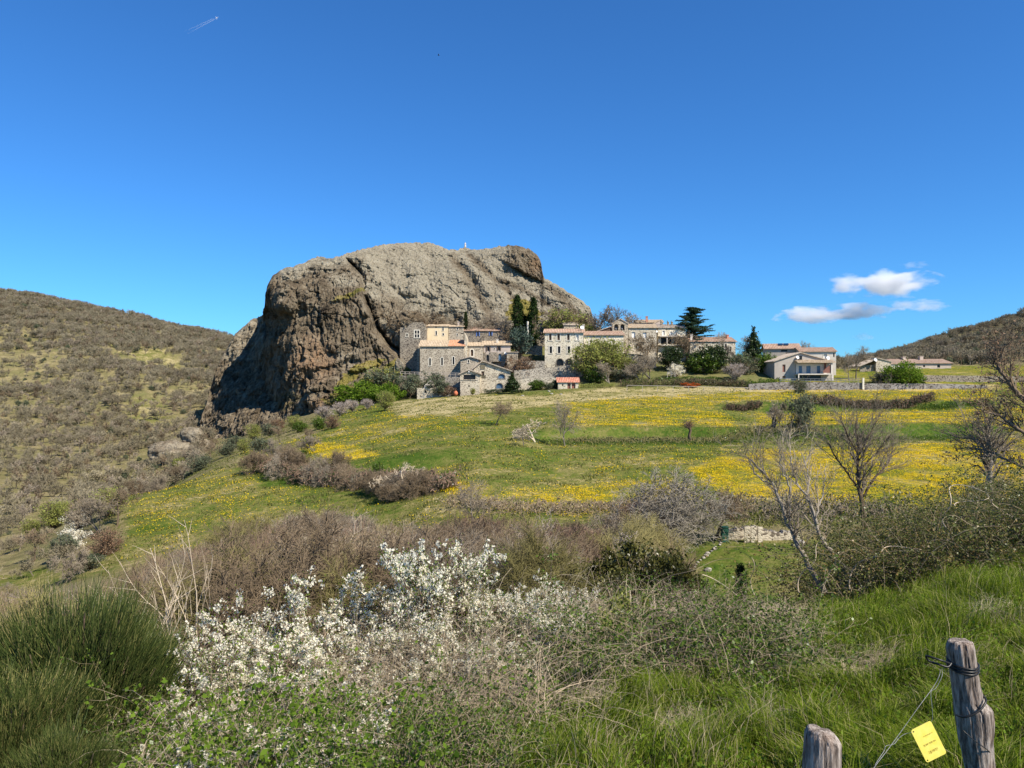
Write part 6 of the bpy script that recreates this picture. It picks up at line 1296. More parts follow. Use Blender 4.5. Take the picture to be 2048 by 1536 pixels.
# evergreen box and ivy
EG = [clump('evergreen_bush', 620+i, rx=.62, rz=.45, cz=.48, ncl=150, per=130, cs=.10, ls=.024, mat='leaf_box', twigs=200) for i in range(2)]
for i, (px, Y, top, wx, lb) in enumerate(((1190, 13.5, 1108, 1.0, 'dark evergreen bush, left and lowest of the three'), (1285, 14, 1063, .85, 'dark evergreen bush, middle and tallest of the three'), (1345, 13.2, 1100, .6, 'dark evergreen bush, right one beside the lawn'), (1235, 12.5, 1135, 1.0, 'dark evergreen bush in front of the three'))):
    x, y, z = at(px, Y); h = zof(top, Y)-z; put(EG[i % 2], (x, y, z-.05), (h*wx, h*wx, h), None, lb, 'bush')
IV = clump('ivy', 630, rx=.5, rz=.48, cz=.5, ncl=50, per=60, cs=.10, ls=.045, mat='leaf_spring', stem=False)
for px, Y, top, wx, lb in ((1255, 7.6, 1165, .75, 'yellow-green ivy climbing above the dry tangle'), (1225, 7.0, 1200, .8, 'low yellow-green ivy at the edge of the dry tangle'), (1390, 7.2, 1215, .7, 'small yellow-green ivy right of the climbing one')):
    x, y, z = at(px, Y); h = zof(top, Y)-z; put(IV, (x, y, z-.05), (h*wx, h*wx, h), None, lb, 'ivy')
x, y, z = at(1482, 13); h = zof(1132, 13)-z; put(T['cypress'], (x, y, z), (h*.9, h*.9, h), None, 'small dark upright juniper in front of the lawn', 'shrub', name='juniper')
# broom
def broom(seed, n):
    r = np.random.default_rng(seed); m_ = 90; a = r.random(m_)*6.28; e = r.random(m_)**.6
    tips = np.stack([np.cos(a)*e*.72, np.sin(a)*e*.72, .25+.5*np.sqrt(np.clip(1-e*e, 0, 1))+.10*r.normal(size=m_)], -1); A = np.zeros((m_, 3))+r.normal(size=(m_, 3))*[.05, .05, 0]; md = (A+tips)/2+[0, 0, -.06]
    st = join([segs(A, md, np.full(m_, .014), np.full(m_, .010), 5), segs(md, tips, np.full(m_, .010), np.full(m_, .005), 5)])
    i = r.integers(0, m_, n); t_ = .35+.65*r.random((n, 1)); b0 = A[i]*(1-t_)+tips[i]*t_+r.normal(size=(n, 3))*.045; d = norm(b0*[1.5, 1.5, .4]+np.array([0, 0, .65])+.25*r.normal(size=(n, 3))); L = (.09+.14*r.random(n))[:, None]
    m1 = b0+d*L*.5; d2 = norm(d+.10*r.normal(size=d.shape)+[0, 0, .15]); e1 = m1+d2*L*.5; q = r.random((n, 1)); 
    gr = [segs(b0, m1, np.full(n, .0021), np.full(n, .0019)), segs(m1, e1, np.full(n, .0019), np.full(n, .0009))]
    V, Q = join(gr)
    # weld the two halves of a rush into one island so that it keeps one tone
    return Tpl('broom_bush', [('stems', npmesh('stems', *st, M['bark_brown'])), ('rushes', npmesh('rushes', V, Q, M['broom']))])
BR = [broom(641, 26000), broom(642, 24000)]
for i, (px, Y, top, h0, wx, lb) in enumerate(((140, 5.3, 1172, None, .78, 'large dark green broom bush filling the lower left corner'), (245, 6.1, 1192, None, .52, 'green broom bush right behind the large one'), (10, 4.6, 1335, None, .85, 'lower broom bush at the left edge'), (120, 4.0, 1450, None, .9, 'low front part of the broom thicket at the bottom edge'))):
    x, y, z = at(px, Y); h = zof(top, Y)-z; put(BR[i % 2], (x, y, z-.03), (h*wx, h*wx, h), None, lb, 'broom bush')
# pale sapling with long straight shoots
def sapling(seed, kids, thick, mat, multi):
    r = np.random.default_rng(seed); dd = np.stack([r.normal(size=multi)*.42, r.normal(size=multi)*.3, np.ones(multi)], -1)
    o_, _ = grow(r, np.zeros((multi, 3)), dd, .75, .014*thick, [dict(seg=7, wander=.045, up=.02, kids=kids[0], ang=32, len=.55, rr=.5, t0=.3, tip=.4), dict(seg=5, wander=.06, up=.06, kids=kids[1], ang=38, len=.4, rr=.6, t0=.25, tip=.35, rmin=.002), dict(seg=3, wander=.1, up=.05, ang=35, len=.5, tip=.3, rmin=.0015)])
    z1 = np.concatenate([a[1] for a in o_])[:, 2].max(); o_ = [tuple(a/z1 for a in q) for q in o_]
    return Tpl('bare_sapling', [('trunk', npmesh('trunk', *segsof(o_[:1], 6), M[mat])), ('crown', npmesh('crown', *segsof(o_[1:], 4), M[mat]))])
SP = sapling(651, (6, 4), .6, 'cane_pale', 4)
for px, Y, top, wx, lb in ((395, 8.6, 1020, .8, 'pale bare sapling with long straight shoots above the broom'), (330, 9.0, 1075, .9, 'pale bare sapling left of the tall one')):
    x, y, z = at(px, Y); h = zof(top, Y)-z; put(SP, (x, y, z-.05), (h*wx, h*wx, h), None, lb, 'sapling')
# trees at the right: limbs follow their real courses, twigs grow from them
def limbtree(name, label, Y, limbs, seed, mat='twig_grey', tmat='bark_grey', per=9, tl=.9, tr_=.006, depth=.5, leaves=None, nleaf=0, ls=.03, up=.25):
    r = np.random.default_rng(seed); s = Y/F; x0 = (limbs[0][0][0][0]-1024)*s; root = empty(name, (x0, Y, zof(limbs[0][0][0][1], Y))); tag(root, label, 'tree'); o0 = np.array(root.location); b = MB(); SP_ = []; SD = []; SR = []
    for li, (pts, r0, r1) in enumerate(limbs):
        P = np.array([[(p[0]-1024)*s, Y, zof(p[1], Y)] for p in pts])-o0; n = len(P); off = r.normal()*depth*(li > 0); P[:, 1] += off*np.linspace(0, 1, n)
        Q = pchip(np.arange(n), P, np.linspace(0, n-1, n*5)); Q += r.normal(size=Q.shape)*.012; m_ = len(Q); rad = np.linspace(r0, r1, m_); b.tube([tuple(q) for q in Q], list(rad), 7)
        k_ = int(per*n); i = np.sort(r.integers(int(m_*(.25 if li == 0 else .1)), m_-1, k_)); SP_.append(Q[i]); SD.append(norm(Q[i+1]-Q[i])); SR.append(rad[i]*.5)
    b.obj('trunk', M[tmat], root, True); SP_, SD, SR = map(np.concatenate, (SP_, SD, SR)); d = norm(SD+norm(r.normal(size=SD.shape))*.75+[0, 0, up]); L = tl*(.4+.8*r.random(len(SD)))
    o_, (PT, _, _) = grow(r, SP_, d, L, np.maximum(SR, tr_*1.4), [dict(seg=5, wander=.13, up=.05, kids=5, ang=42, len=.5, rr=.6, t0=.2, tip=.4), dict(seg=4, wander=.17, up=.05, kids=4, ang=45, len=.5, rr=.6, t0=.15, tip=.4, rmin=tr_*.6), dict(seg=2, wander=.2, up=.03, ang=40, tip=.5, rmin=tr_*.45)])
    link('crown', npmesh('crown', *segsof(o_), M[mat]), root)
    if leaves:
        T_ = PT.reshape(-1, 3); c = T_[r.integers(0, len(T_), nleaf)]+r.normal(size=(nleaf, 3))*.03; link('leaves', npmesh('leaves', *quads(c, ls*(.6+.8*r.random(nleaf)), r, .8), M[leaves]), root)
    return root
limbtree('bare_tree', 'leaning thin dark-barked tree crossing the yellow field, left one', 11.6, [([(1650, 1185), (1627, 1147), (1603, 1102), (1582, 1061), (1565, 1019), (1551, 981), (1534, 954), (1502, 920)], .045, .010), ([(1578, 1050), (1578, 1010), (1578, 974), (1561, 940), (1554, 895)], .020, .007), ([(1545, 970), (1512, 950), (1490, 915)], .014, .006)], 1, per=3.2, tl=.62, tr_=.0026, up=.6)
limbtree('bare_tree', 'leaning thin dark-barked tree crossing the yellow field, right one', 12.2, [([(1700, 1160), (1668, 1106), (1644, 1081), (1630, 1036), (1613, 991), (1592, 964), (1582, 915)], .042, .010), ([(1613, 991), (1637, 960), (1644, 915)], .020, .007), ([(1630, 1036), (1655, 990), (1668, 940)], .016, .006)], 2, per=3.2, tl=.62, tr_=.0026, up=.6)
limbtree('bare_tree', 'large open-crowned bare tree in front of the brightest yellow patch', 24, [([(1730, 1060), (1723, 1002), (1717, 967), (1715, 926), (1715, 891), (1711, 840)], .085, .018), ([(1717, 975), (1690, 940), (1665, 905), (1655, 880)], .04, .01), ([(1725, 995), (1755, 955), (1786, 925), (1800, 890)], .045, .01), ([(1717, 910), (1737, 870), (1755, 836)], .032, .009), ([(1715, 905), (1685, 868), (1662, 832)], .032, .009), ([(1718, 940), (1750, 905), (1775, 870)], .028, .009)], 3, mat='twig_grey', tmat='bark_brown', per=5, tl=1.3, tr_=.0042, up=.5)
limbtree('bare_tree', 'low grey twiggy tree at the right edge of the flower field', 20, [([(1985, 1010), (1979, 953), (1981, 898), (1975, 870)], .10, .03), ([(1980, 930), (2010, 905), (2045, 900)], .05, .015), ([(1980, 910), (1955, 880), (1945, 870)], .04, .012)], 4, mat='twig_grey', per=7, tl=1.0, tr_=.006)
limbtree('oak_tree', 'oak holding dead brown leaves at the right edge', 15, [([(2180, 1050), (2150, 950), (2120, 880), (2080, 830), (2048, 799), (2014, 760), (1998, 730), (2011, 690)], .10, .012), ([(2120, 880), (2048, 864), (2017, 842), (1984, 826), (1954, 818)], .045, .01), ([(2150, 950), (2090, 945), (2041, 926), (2003, 905), (1978, 902)], .045, .01), ([(2080, 830), (2060, 770), (2050, 710)], .03, .008)], 5, mat='twig_brown', tmat='bark_brown', per=4, tl=.7, leaves='leaf_rust', nleaf=1800, ls=.030)
# single long canes
def cane(pts, Y, rad, label, mat='cane_pale', cat='bramble cane', nm='bramble_cane'):
    rad *= .7
    P = []; 
    pts = [np.array(p, float) for p in pts]; n = len(pts)
    for i in range(n-1):
        p0, p1, p2, p3 = pts[max(i-1, 0)], pts[i], pts[i+1], pts[min(i+2, n-1)]
        for t_ in np.linspace(0, 1, 7)[:-1]: P.append(.5*((2*p1)+(-p0+p2)*t_+(2*p0-5*p1+4*p2-p3)*t_**2+(-p0+3*p1-3*p2+p3)*t_**3))
    P.append(pts[-1]); W = [((p[0]-1024)/F*Y, Y+.12*math.sin(i*.5), zof(p[1], Y)) for i, p in enumerate(P)]
    m_ = len(W); b = MB().tube(W, [rad*(1-.7*i/m_) for i in range(m_)], 6); return tag(b.obj(nm, M[mat], None, True), label, cat)
cane([(1700, 1180), (1724, 1123), (1760, 1103), (1803, 1095), (1850, 1098), (1890, 1112)], 10.2, .016, 'long pale arching cane lying across the right-hand brambles')
cane([(1897, 1060), (1892, 1026), (1897, 985), (1928, 971), (1966, 985)], 11.0, .016, 'pale cane bent into a hoop above the right-hand brambles')
cane([(1910, 1012), (1940, 1003), (1975, 992), (1985, 985)], 11.0, .011, 'short pale cane inside the hoop')
cane([(1598, 1185), (1612, 1140), (1630, 1105), (1648, 1085)], 10.0, .011, 'straight pale cane leaning right before the lawn')
cane([(1509, 1190), (1505, 1150), (1502, 1113)], 9.6, .010, 'upright pale stalk before the lawn')
cane([(1984, 1000), (2015, 1028), (2050, 1062), (2090, 1100)], 10.4, .012, 'pale cane slanting down to the right edge')
cane([(1180, 1496), (1240, 1502), (1300, 1508), (1345, 1502), (1372, 1492)], 4.35, .006, 'pale broken twig lying on the grass at the bottom edge', 'cane', 'twig', 'fallen_twig')
cane([(1300, 1185), (1350, 1150), (1410, 1128), (1470, 1120)], 10.5, .010, 'thin arching cane crossing in front of the lawn', 'cane')
cane([(1405, 1150), (1450, 1172), (1480, 1195)], 9.5, .008, 'thin cane slanting down in front of the lawn')
cane([(905, 1290), (900, 1360), (890, 1420)], 5.0, .007, 'upright cane among the blossoms', 'cane')

C = []
for i_ in range(260):
    px = r_.uniform(1050, 2060); Y = r_.uniform(3.2, 9.5); g_ = at(px, Y)
    if softpoly(np.array([px]), np.array([HY-F*g_[2]/Y]), [(1000, 1560), (1060, 1450), (1420, 1360), (1640, 1205), (1900, 1140), (2400, 1080), (2400, 1900), (900, 1900)], 1)[0] > 0:
        n_ = int(r_.integers(30, 130)); c = r_.normal(size=(n_, 3))*[.11, .11, .04]+[0, 0, .10]; c[:, 2] = np.abs(c[:, 2]); C.append(c+np.array(g_))
C = np.concatenate(C); tag(link('weeds', npmesh('weeds', *quads(C, .014*(.6+.9*r_.random(len(C))), r_, .7), M['leaf_bright'])), 'leafy green weeds mixed into the near grass', 'weeds', kind='stuff')
# ------------------------------------------------------------------ grass
def grassmesh(n, seed, px0, px1, Y0, Y1, keep, h0, h1, wd, lean=(.05, -.02), py_=1.3):
    r = np.random.default_rng(seed); px = px0+(px1-px0)*r.random(n); Y = Y0*(Y1/Y0)**(r.random(n)**(1/py_)); x = (px-1024)/F*Y; k_ = keep(px, Y, x, r) > r.random(n); px, Y, x = px[k_], Y[k_], x[k_]; n = len(x)
    z = ground(x, Y)-.015; tuft = .35+1.1*np.clip(fbm(x*1.8, Y*1.8, 0*x, 4)+.4, 0, 1.2)
    L = (h0+(h1-h0)*r.random(n))*tuft; a = r.random(n)*6.28; l_ = .25+.6*r.random(n); fa = 6.0*fbm(x*.9, Y*.9, 3+0*x, 3); dx = np.cos(a)*l_*.7+lean[0]+.38*np.cos(fa); dy = np.sin(a)*l_*.7+lean[1]+.38*np.sin(fa)
    w0 = wd*(.6+.8*r.random(n)); sx = np.cos(a+1.57+r.normal(size=n)*.5)*w0; sy = np.sin(a+1.57)*w0*.6
    b = np.stack([x, Y, z], -1); up = np.stack([dx*.35, dy*.35, np.ones(n)*.62], -1)*L[:, None]; m1 = b+up; t1 = m1+np.stack([dx*.75, dy*.75, .38-.35*np.hypot(dx, dy)], -1)*L[:, None]; s_ = np.stack([sx, sy, 0*sx], -1)
    V = np.stack([b-s_*.5, b+s_*.5, m1+s_*.42, m1-s_*.42, t1+s_*.06, t1-s_*.06], 1).reshape(-1, 3); i = np.arange(n)[:, None]*6
    return V, np.concatenate([i+[0, 1, 2, 3], i+[3, 2, 4, 5]])
GP = [(1000, 1560), (1060, 1450), (1250, 1405), (1420, 1360), (1560, 1310), (1640, 1205), (1750, 1165), (1900, 1140), (2048, 1105), (2400, 1080), (2400, 1900), (900, 1900)]
def kg(px, Y, x, r):
    z = ground(x, Y); py = HY-F*z/Y; return np.where(softpoly(px, py, GP, 18, .006, .02, 3) > 0, 1.0, .06)
V, Q = grassmesh(290000, 701, 850, 2350, 1.9, 12.5, kg, .05, .27, .0055, (.0, .0), 1.1)
tag(link('grass', npmesh('grass', V, Q, M['grass'])), 'long green grass on the near bank', 'grass', kind='stuff')
V, Q = grassmesh(60000, 702, -100, 1500, 3.4, 9.5, lambda px, Y, x, r: .8*np.clip(fbm(x*.9, Y*.9, 0*x, 2)+.5, .1, 1), .10, .26, .0045)
tag(link('grass', npmesh('grass', V, Q, M['grass'])), 'patchy green grass between the foreground brambles', 'grass', kind='stuff')
V, Q = grassmesh(70000, 703, -200, 2300, 3.2, 14, lambda px, Y, x, r: np.where(px > 1650, .3, .8)*np.clip(fbm(x*.7+5, Y*.7, 0*x, 2)+.45, .05, 1), .12, .36, .0035)
tag(link('dead_grass', npmesh('dead_grass', V, Q, M['dry_grass'])), 'dead straw-coloured grass on the near bank', 'grass', kind='stuff')
def flats(C, size, r):
    n = len(C); a = r.random(n)*6.28; t1 = .35*r.normal(size=n); t2 = .35*r.normal(size=n); s_ = np.asarray(size)[:, None]
    u = np.stack([np.cos(a), np.sin(a), t1], -1)*s_; v = np.stack([-np.sin(a), np.cos(a), t2], -1)*s_
    return np.stack([C-u, C+v, C+u, C-v], 1).reshape(-1, 3), np.arange(4*n).reshape(-1, 4)
# rough turf and flower heads standing in the fields
def field_pts(n, seed, Y0=54, Y1=175, px0=240, px1=2150):
    r = np.random.default_rng(seed); px = px0+(px1-px0)*r.random(n); Y = Y0*(Y1/Y0)**r.random(n); x = (px-1024)/F*Y; return px, Y, x, r
px, Y, x, r = field_pts(620000, 711); z = ground(x, Y)
iu = np.clip(np.searchsorted(Us, (px-1024)/F), 0, len(Us)-1); iy = np.clip(np.searchsorted(Yr, Y), 0, len(Yr)-1); dn = cov.reshape(XX.shape+(3,))[iy, iu]
pa = np.clip(.5+1.3*fbm(x*.25, Y*.25, 0*x, 4), .08, 1.4); k_ = (dn[:, 0]**1.5*1.3*pa > r.random(len(px))) & (dn[:, 2] < .3)
C = np.stack([x, Y, z+.10+.14*r.random(len(x))], -1)[k_]; n = len(C); sz = .012+.00042*Y[k_]
V, Q = flats(C, sz*(.7+.6*r.random(n)), r); tag(link('flowers', npmesh('flowers', V, Q, M['flower_yellow'])), 'yellow dandelion-like flowers sprinkled over the fields', 'flowers', kind='stuff')
print('flowers', n)
px, Y, x, r = field_pts(150000, 712, 50, 178, 200, 2200)
iu = np.clip(np.searchsorted(Us, (px-1024)/F), 0, len(Us)-1); iy = np.clip(np.searchsorted(Yr, Y), 0, len(Yr)-1); dn = cov.reshape(XX.shape+(3,))[iy, iu]; k_ = (dn[:, 0] < .3+.5*r.random(len(px))) & (fbm(x*.2, Y*.2, 0*x+7, 4) > -.25+.5*r.random(len(px))-.3)
px, Y, x = px[k_], Y[k_], x[k_]; z = ground(x, Y)
hh = .06+.20*np.clip(fbm(x*.3, Y*.3, 0*x+3, 4)+.2, 0, 1); L = hh*(.6+.8*r.random(len(x))); s_ = .02+.0009*Y; a = r.random(len(x))*6.28
b0 = np.stack([x, Y, z-.03], -1); sd = np.stack([np.cos(a)*s_, np.sin(a)*s_*.5, 0*s_], -1); tp_ = b0+np.stack([.4*L*np.cos(a*3), .4*L*np.sin(a*3), L], -1)
V = np.stack([b0-sd, b0+sd, tp_+sd*.3, tp_-sd*.3], 1).reshape(-1, 3)
M['turf'] = leaf('turf', (0.10, 0.115, 0.028), (0.20, 0.205, 0.06), .4, 0, (0.28, 0.25, 0.10))
tag(link('grass', npmesh('grass', V, np.arange(len(V)).reshape(-1, 4), M['turf'])), 'rough tufted turf of the fields', 'grass', kind='stuff')

# ------------------------------------------------------------------ fence posts, wires and the yellow tag
m, nt, o = newmat('weathered_post'); tc = nd(nt, 'ShaderNodeTexCoord'); co = tc.outputs['Object']
g1 = tex(nt, co, 28, 6, .7, vscale=(1, 1, .09)); g2 = tex(nt, co, 9, 5, .65); g3 = tex(nt, co, 90, 3, .7, vscale=(1, 1, .12))
f = math_(nt, 'ADD', math_(nt, 'MULTIPLY', g1.outputs[0], .6), math_(nt, 'MULTIPLY', g3.outputs[0], .4))
c1 = ramp(nt, [(.36, (.025, .02, .018)), (.46, (.16, .13, .11)), (.56, (.36, .31, .27)), (.68, (.50, .45, .40))], f)
c2 = mixc(nt, math_(nt, 'MULTIPLY', math_(nt, 'SUBTRACT', g2.outputs[0], .52), 5, clamp=True), c1, (.22, .12, .07)); d = nd(nt, 'ShaderNodeBsdfDiffuse'); nt.links.new(mixc(nt, .45, c1, c2), d.inputs[0]); nt.links.new(bump(nt, f, 1.0, .022), d.inputs['Normal']); nt.links.new(d.outputs[0], o.inputs[0]); M['post'] = m
def post(prof, Y, label, seed, tilt=.0, crack=1.0, parent=None):
    """prof: rows (py, px_left, px_right)"""
    s = Y/F; n = 96; rows = []; pr = sorted(prof); ys = np.linspace(pr[0][0], pr[-1][0], 150); L_ = np.interp(ys, [p[0] for p in pr], [p[1] for p in pr]); R_ = np.interp(ys, [p[0] for p in pr], [p[2] for p in pr]); th = np.linspace(0, 2*np.pi, n, endpoint=False)
    y0 = ys[0]; cx0 = (L_[0]+R_[0])/2; V = []
    for j, (yy, l, r_2) in enumerate(zip(ys, L_, R_)):
        cx = (l+r_2)/2; rad = (r_2-l)/2*s; z = (y0-yy)*s
        q = 1+.05*noise3(np.cos(th)*1.5+seed, np.sin(th)*1.5, z*9+0*th)+.05*noise3(np.cos(th)*5+seed, np.sin(th)*5, z*6+0*th)-crack*.16*np.clip(noise3(np.cos(th)*9+seed, np.sin(th)*7+3, z*2.5+0*th), 0, 1)
        q -= crack*.25*np.exp(-(((th-4.55+.12*math.sin(z*9)) % (2*np.pi))-.0)**2/.004)*max(0, 1+z*2.0)
        e = 1-.10*max(0, 1-j/3.0)
        V.append(np.stack([(cx-cx0)*s+rad*q*e*np.cos(th), rad*q*e*np.sin(th), z+tilt*rad*np.cos(th)*np.exp(z*8)+.008*noise3(np.cos(th)*2, np.sin(th)*2, 0*th+seed)*(j < 6)], -1))
    # top cap rings
    top = V[0]; caps = []
    for k_ in (.75, .5, .25, .02):
        c = top.mean(0); p = c+(top-c)*[k_, k_, 1]; p[:, 2] = c[2]+(top[:, 2]-c[2])*k_+.004+.006*noise3(p[:, 0]*60+seed, p[:, 1]*60, 0*th); caps.append(p)
    rows = caps[::-1]+V; V = np.concatenate(rows); m_ = len(rows); i = np.arange(m_*n).reshape(m_, n); i = np.concatenate([i, i[:, :1]], 1)
    Q = np.stack([i[:-1, :-1], i[1:, :-1], i[1:, 1:], i[:-1, 1:]], -1).reshape(-1, 4)
    o = link('fence_post', npmesh('fence_post', V, Q, M['post'], True), loc=((cx0-1024)*s, Y, zof(y0, Y))); tag(o, label, 'fence post'); return o
YP = 3.2
p1 = post([(1283, 1895, 1946), (1300, 1895, 1947), (1330, 1900, 1951), (1370, 1906, 1957), (1400, 1909, 1966), (1415, 1911, 1981), (1440, 1914, 1983), (1480, 1920, 1981), (1536, 1932, 1986), (1620, 1950, 1992), (1830, 1985, 2030)], YP, 'knotty weathered round fence post bound with black wire', 1)
p2 = post([(1462, 1614, 1672), (1480, 1611, 1681), (1536, 1606, 1680), (1620, 1598, 1674), (1960, 1570, 1650)], 2.62, 'thick grey split fence post with slanted top, cut off by the bottom edge', 5, tilt=-.22, crack=.5)
M['black_wire'] = plain('black_wire', (.012, .012, .012), (.02, .02, .02), 10, .35)
def px3(px, py, Y): return ((px-1024)/F*Y, Y, zof(py, Y))
def wirep(name, label, pts, rad, mat, cat='wire', sm=6, parent=None):
    P = [np.array(p, float) for p in pts]; n = len(P); W = []
    for i in range(n-1):
        p0, p1_, p2_, p3 = P[max(i-1, 0)], P[i], P[i+1], P[min(i+2, n-1)]
        for t_ in np.linspace(0, 1, sm+1)[:-1]: W.append(tuple(.5*((2*p1_)+(-p0+p2_)*t_+(2*p0-5*p1_+4*p2_-p3)*t_**2+(-p0+3*p1_-3*p2_+p3)*t_**3)))
    W.append(tuple(P[-1])); o = MB().tube(W, rad, 6).obj(name, M[mat], None, True); return tag(o, label, cat)
# wrapped tie: three turns round the post and a twisted loop standing off to the left
cx, cy_, cz = px3(1925.5, 1328, YP); ring = []
for k_ in range(3*18+1):
    a = 2*math.pi*k_/18; ring.append((cx+.0585*math.cos(a), cy_+.0585*math.sin(a), cz-.012*(k_/18-1.5)+.010*math.sin(a)))
wirep('wire_tie', 'black wire wound three times round the knotty post', ring, .0042, 'black_wire', sm=2)
wirep('wire_loop', 'black twisted wire loop standing off left from the knotty post', [px3(1903, 1328, YP-.05), px3(1886, 1322, YP-.06), px3(1868, 1316, YP-.05), px3(1853, 1312, YP-.03), px3(1858, 1322, YP-.03), px3(1876, 1328, YP-.05), px3(1895, 1334, YP-.06), px3(1903, 1326, YP-.05)], .0045, 'black_wire')
wirep('wire_strap', 'black wire slung slantwise round the knot of the post', [px3(1966, 1391, YP-.03), px3(1972, 1402, YP-.065), px3(1962, 1418, YP-.085), px3(1944, 1430, YP-.09), px3(1926, 1434, YP-.075), px3(1913, 1430, YP-.03)], .0042, 'black_wire')
wirep('wire_strap', 'thin black wire slanting across the bottom of the knotty post', [px3(1925, 1460, YP-.06), px3(1950, 1482, YP-.08), px3(1975, 1500, YP-.07), px3(1985, 1512, YP-.02)], .0022, 'black_wire')
YT = 3.05
wa = [px3(1880, 1338, 3.15), px3(1879, 1350, 3.12), px3(1868, 1372, 3.1), px3(1840, 1410, 3.05), px3(1800, 1466, 3.0), px3(1775, 1500, 2.95), px3(1745, 1540, 2.9), px3(1715, 1590, 2.85)]
wirep('fence_wire', 'thin galvanised wire running down left from the black loop', wa, .0010, 'metal')
wirep('fence_wire', 'second galvanised strand twisted beside the first, meeting the yellow tag', [px3(1883, 1336, 3.15), px3(1884, 1352, 3.12), px3(1872, 1376, 3.1), px3(1862, 1384, 3.08), px3(1864, 1412, 3.06), px3(1865, 1436, 3.05), px3(1861, 1446, 3.05)], .0009, 'metal')
wirep('fence_wire', 'short galvanised wire hooked through the corner of the yellow tag', [px3(1823, 1465, YT-.01), px3(1810, 1468, YT), px3(1798, 1476, 3.0), px3(1788, 1488, 2.98), px3(1772, 1492, 2.96), px3(1768, 1502, 2.95), px3(1760, 1514, 2.93), px3(1750, 1530, 2.9)], .0010, 'metal')
# yellow tag
M['tag'] = plain('yellow_plastic', (.93, .80, .20), (.88, .70, .10), 30, .45, 0, 0, .4); M['tag_ink'] = plain('faded_print', (.50, .38, .06), (.42, .30, .05), 40)
TA, TB, TC_ = (np.array(px3(*p, YT)) for p in ((1821, 1461), (1861, 1441), (1853, 1526)))
ux = TB-TA; W_t = np.linalg.norm(ux); ux = ux/W_t; vy = TC_-TA; vy = vy-ux*vy.dot(ux); H_t = np.linalg.norm(vy); vy = vy/H_t; nn = np.cross(ux, -vy); 
mat4 = Matrix(((ux[0], nn[0], -vy[0], TA[0]), (ux[1], nn[1], -vy[1], TA[1]), (ux[2], nn[2], -vy[2], TA[2]), (0, 0, 0, 1)))
b = MB(); rc = .009; poly = []
for cx2, cz2, a0 in ((rc, -rc, 180), (W_t-rc, -rc, 90), (W_t-rc, -H_t+rc, 0), (rc, -H_t+rc, -90)):
    for q in range(6): a = math.radians(a0-q*18); poly.append((cx2+rc*math.cos(a), cz2+rc*math.sin(a)))
b.prism(poly, -.0012, .0012); tg = b.obj('warning_tag', M['tag']); tg.matrix_world = mat4; tag(tg, 'yellow plastic tag with three faded printed lines hanging on the wire', 'tag')
sgn = -1 if (mat4.to_3x3()@Vector((0, 1, 0))).y > 0 else 1
b = MB(); rr_ = random.Random(4)
for z0, n_, h_, x0_ in ((-.30, 9, .028, .38), (-.52, 12, .05, .22), (-.74, 9, .07, .30)):
    for i in range(n_):
        xx = (x0_+i*.052)*W_t; zz = z0*H_t; hh = h_*H_t*rr_.uniform(.6, 1.1); y_ = sgn*.00165
        b.box(xx, xx+.0016, min(y_, y_*.75), max(y_, y_*.75), zz-hh, zz+rr_.uniform(0, .01)*H_t)
        if rr_.random() < .6: b.box(xx+.0017, xx+.0040, min(y_, y_*.75), max(y_, y_*.75), zz-hh*rr_.random()-.0012, zz-hh*.0)
tg2 = b.obj('print', M['tag_ink'], tg); tg2['kind'] = 'stuff' if False else ''; del tg2['kind']
for xx, zz in ((.09, -.06), (.09, -.94)):
    b = MB(); b.tube([(xx*W_t, sgn*.0020, zz*H_t), (xx*W_t, -sgn*.0020, zz*H_t)], .0028, 10); b.obj('eyelet', M['black_wire'], tg)
# small yellow flowers in the near grass
r = np.random.default_rng(3); C = []
for px, Y in ((1890, 4.1), (1880, 3.9), (1960, 4.6), (1905, 5.2), (1640, 6.5), (1985, 4.0)):
    x, y, z = at(px, Y); C.append(np.array([x, y, z+.18])+r.normal(size=(60, 3))*[.05, .05, .06])
C = np.concatenate(C); tag(link('flowers', npmesh('flowers', *quads(C, .006, r, .7), M['leaf_spring'])), 'tiny yellowish flower heads in the near grass', 'flowers', kind='stuff')
# ------------------------------------------------------------------ sky things
def cloudmat(seed, dens):
    m, nt, o = newmat('cloud_%d' % seed); tc = nd(nt, 'ShaderNodeTexCoord'); co = tc.outputs['Object']
    mp = nd(nt, 'ShaderNodeMapping'); mp.inputs['Location'].default_value = (seed*3.1, seed*1.7, seed*.9); mp.inputs['Scale'].default_value = (1.9, 1.2, .95); nt.links.new(co, mp.inputs[0])
    n1 = tex(nt, mp.outputs[0], 1.1, 6, .55); ln = nd(nt, 'ShaderNodeVectorMath', operation='LENGTH'); nt.links.new(co, ln.inputs[0])
    r2 = math_(nt, 'MULTIPLY', ln.outputs['Value'], ln.outputs['Value'])
    f = math_(nt, 'ADD', math_(nt, 'MULTIPLY', math_(nt, 'SUBTRACT', n1.outputs[0], .5), 4.2), math_(nt, 'SUBTRACT', .55, r2))
    f = math_(nt, 'MULTIPLY', math_(nt, 'MULTIPLY', f, 2.2, clamp=True), dens)
    v = nd(nt, 'ShaderNodeVolumePrincipled'); v.inputs['Color'].default_value = (1, 1, 1, 1); v.inputs['Anisotropy'].default_value = 0.0
    nt.links.new(f, v.inputs['Density']); nt.links.new(v.outputs[0], o.inputs['Volume']); return m
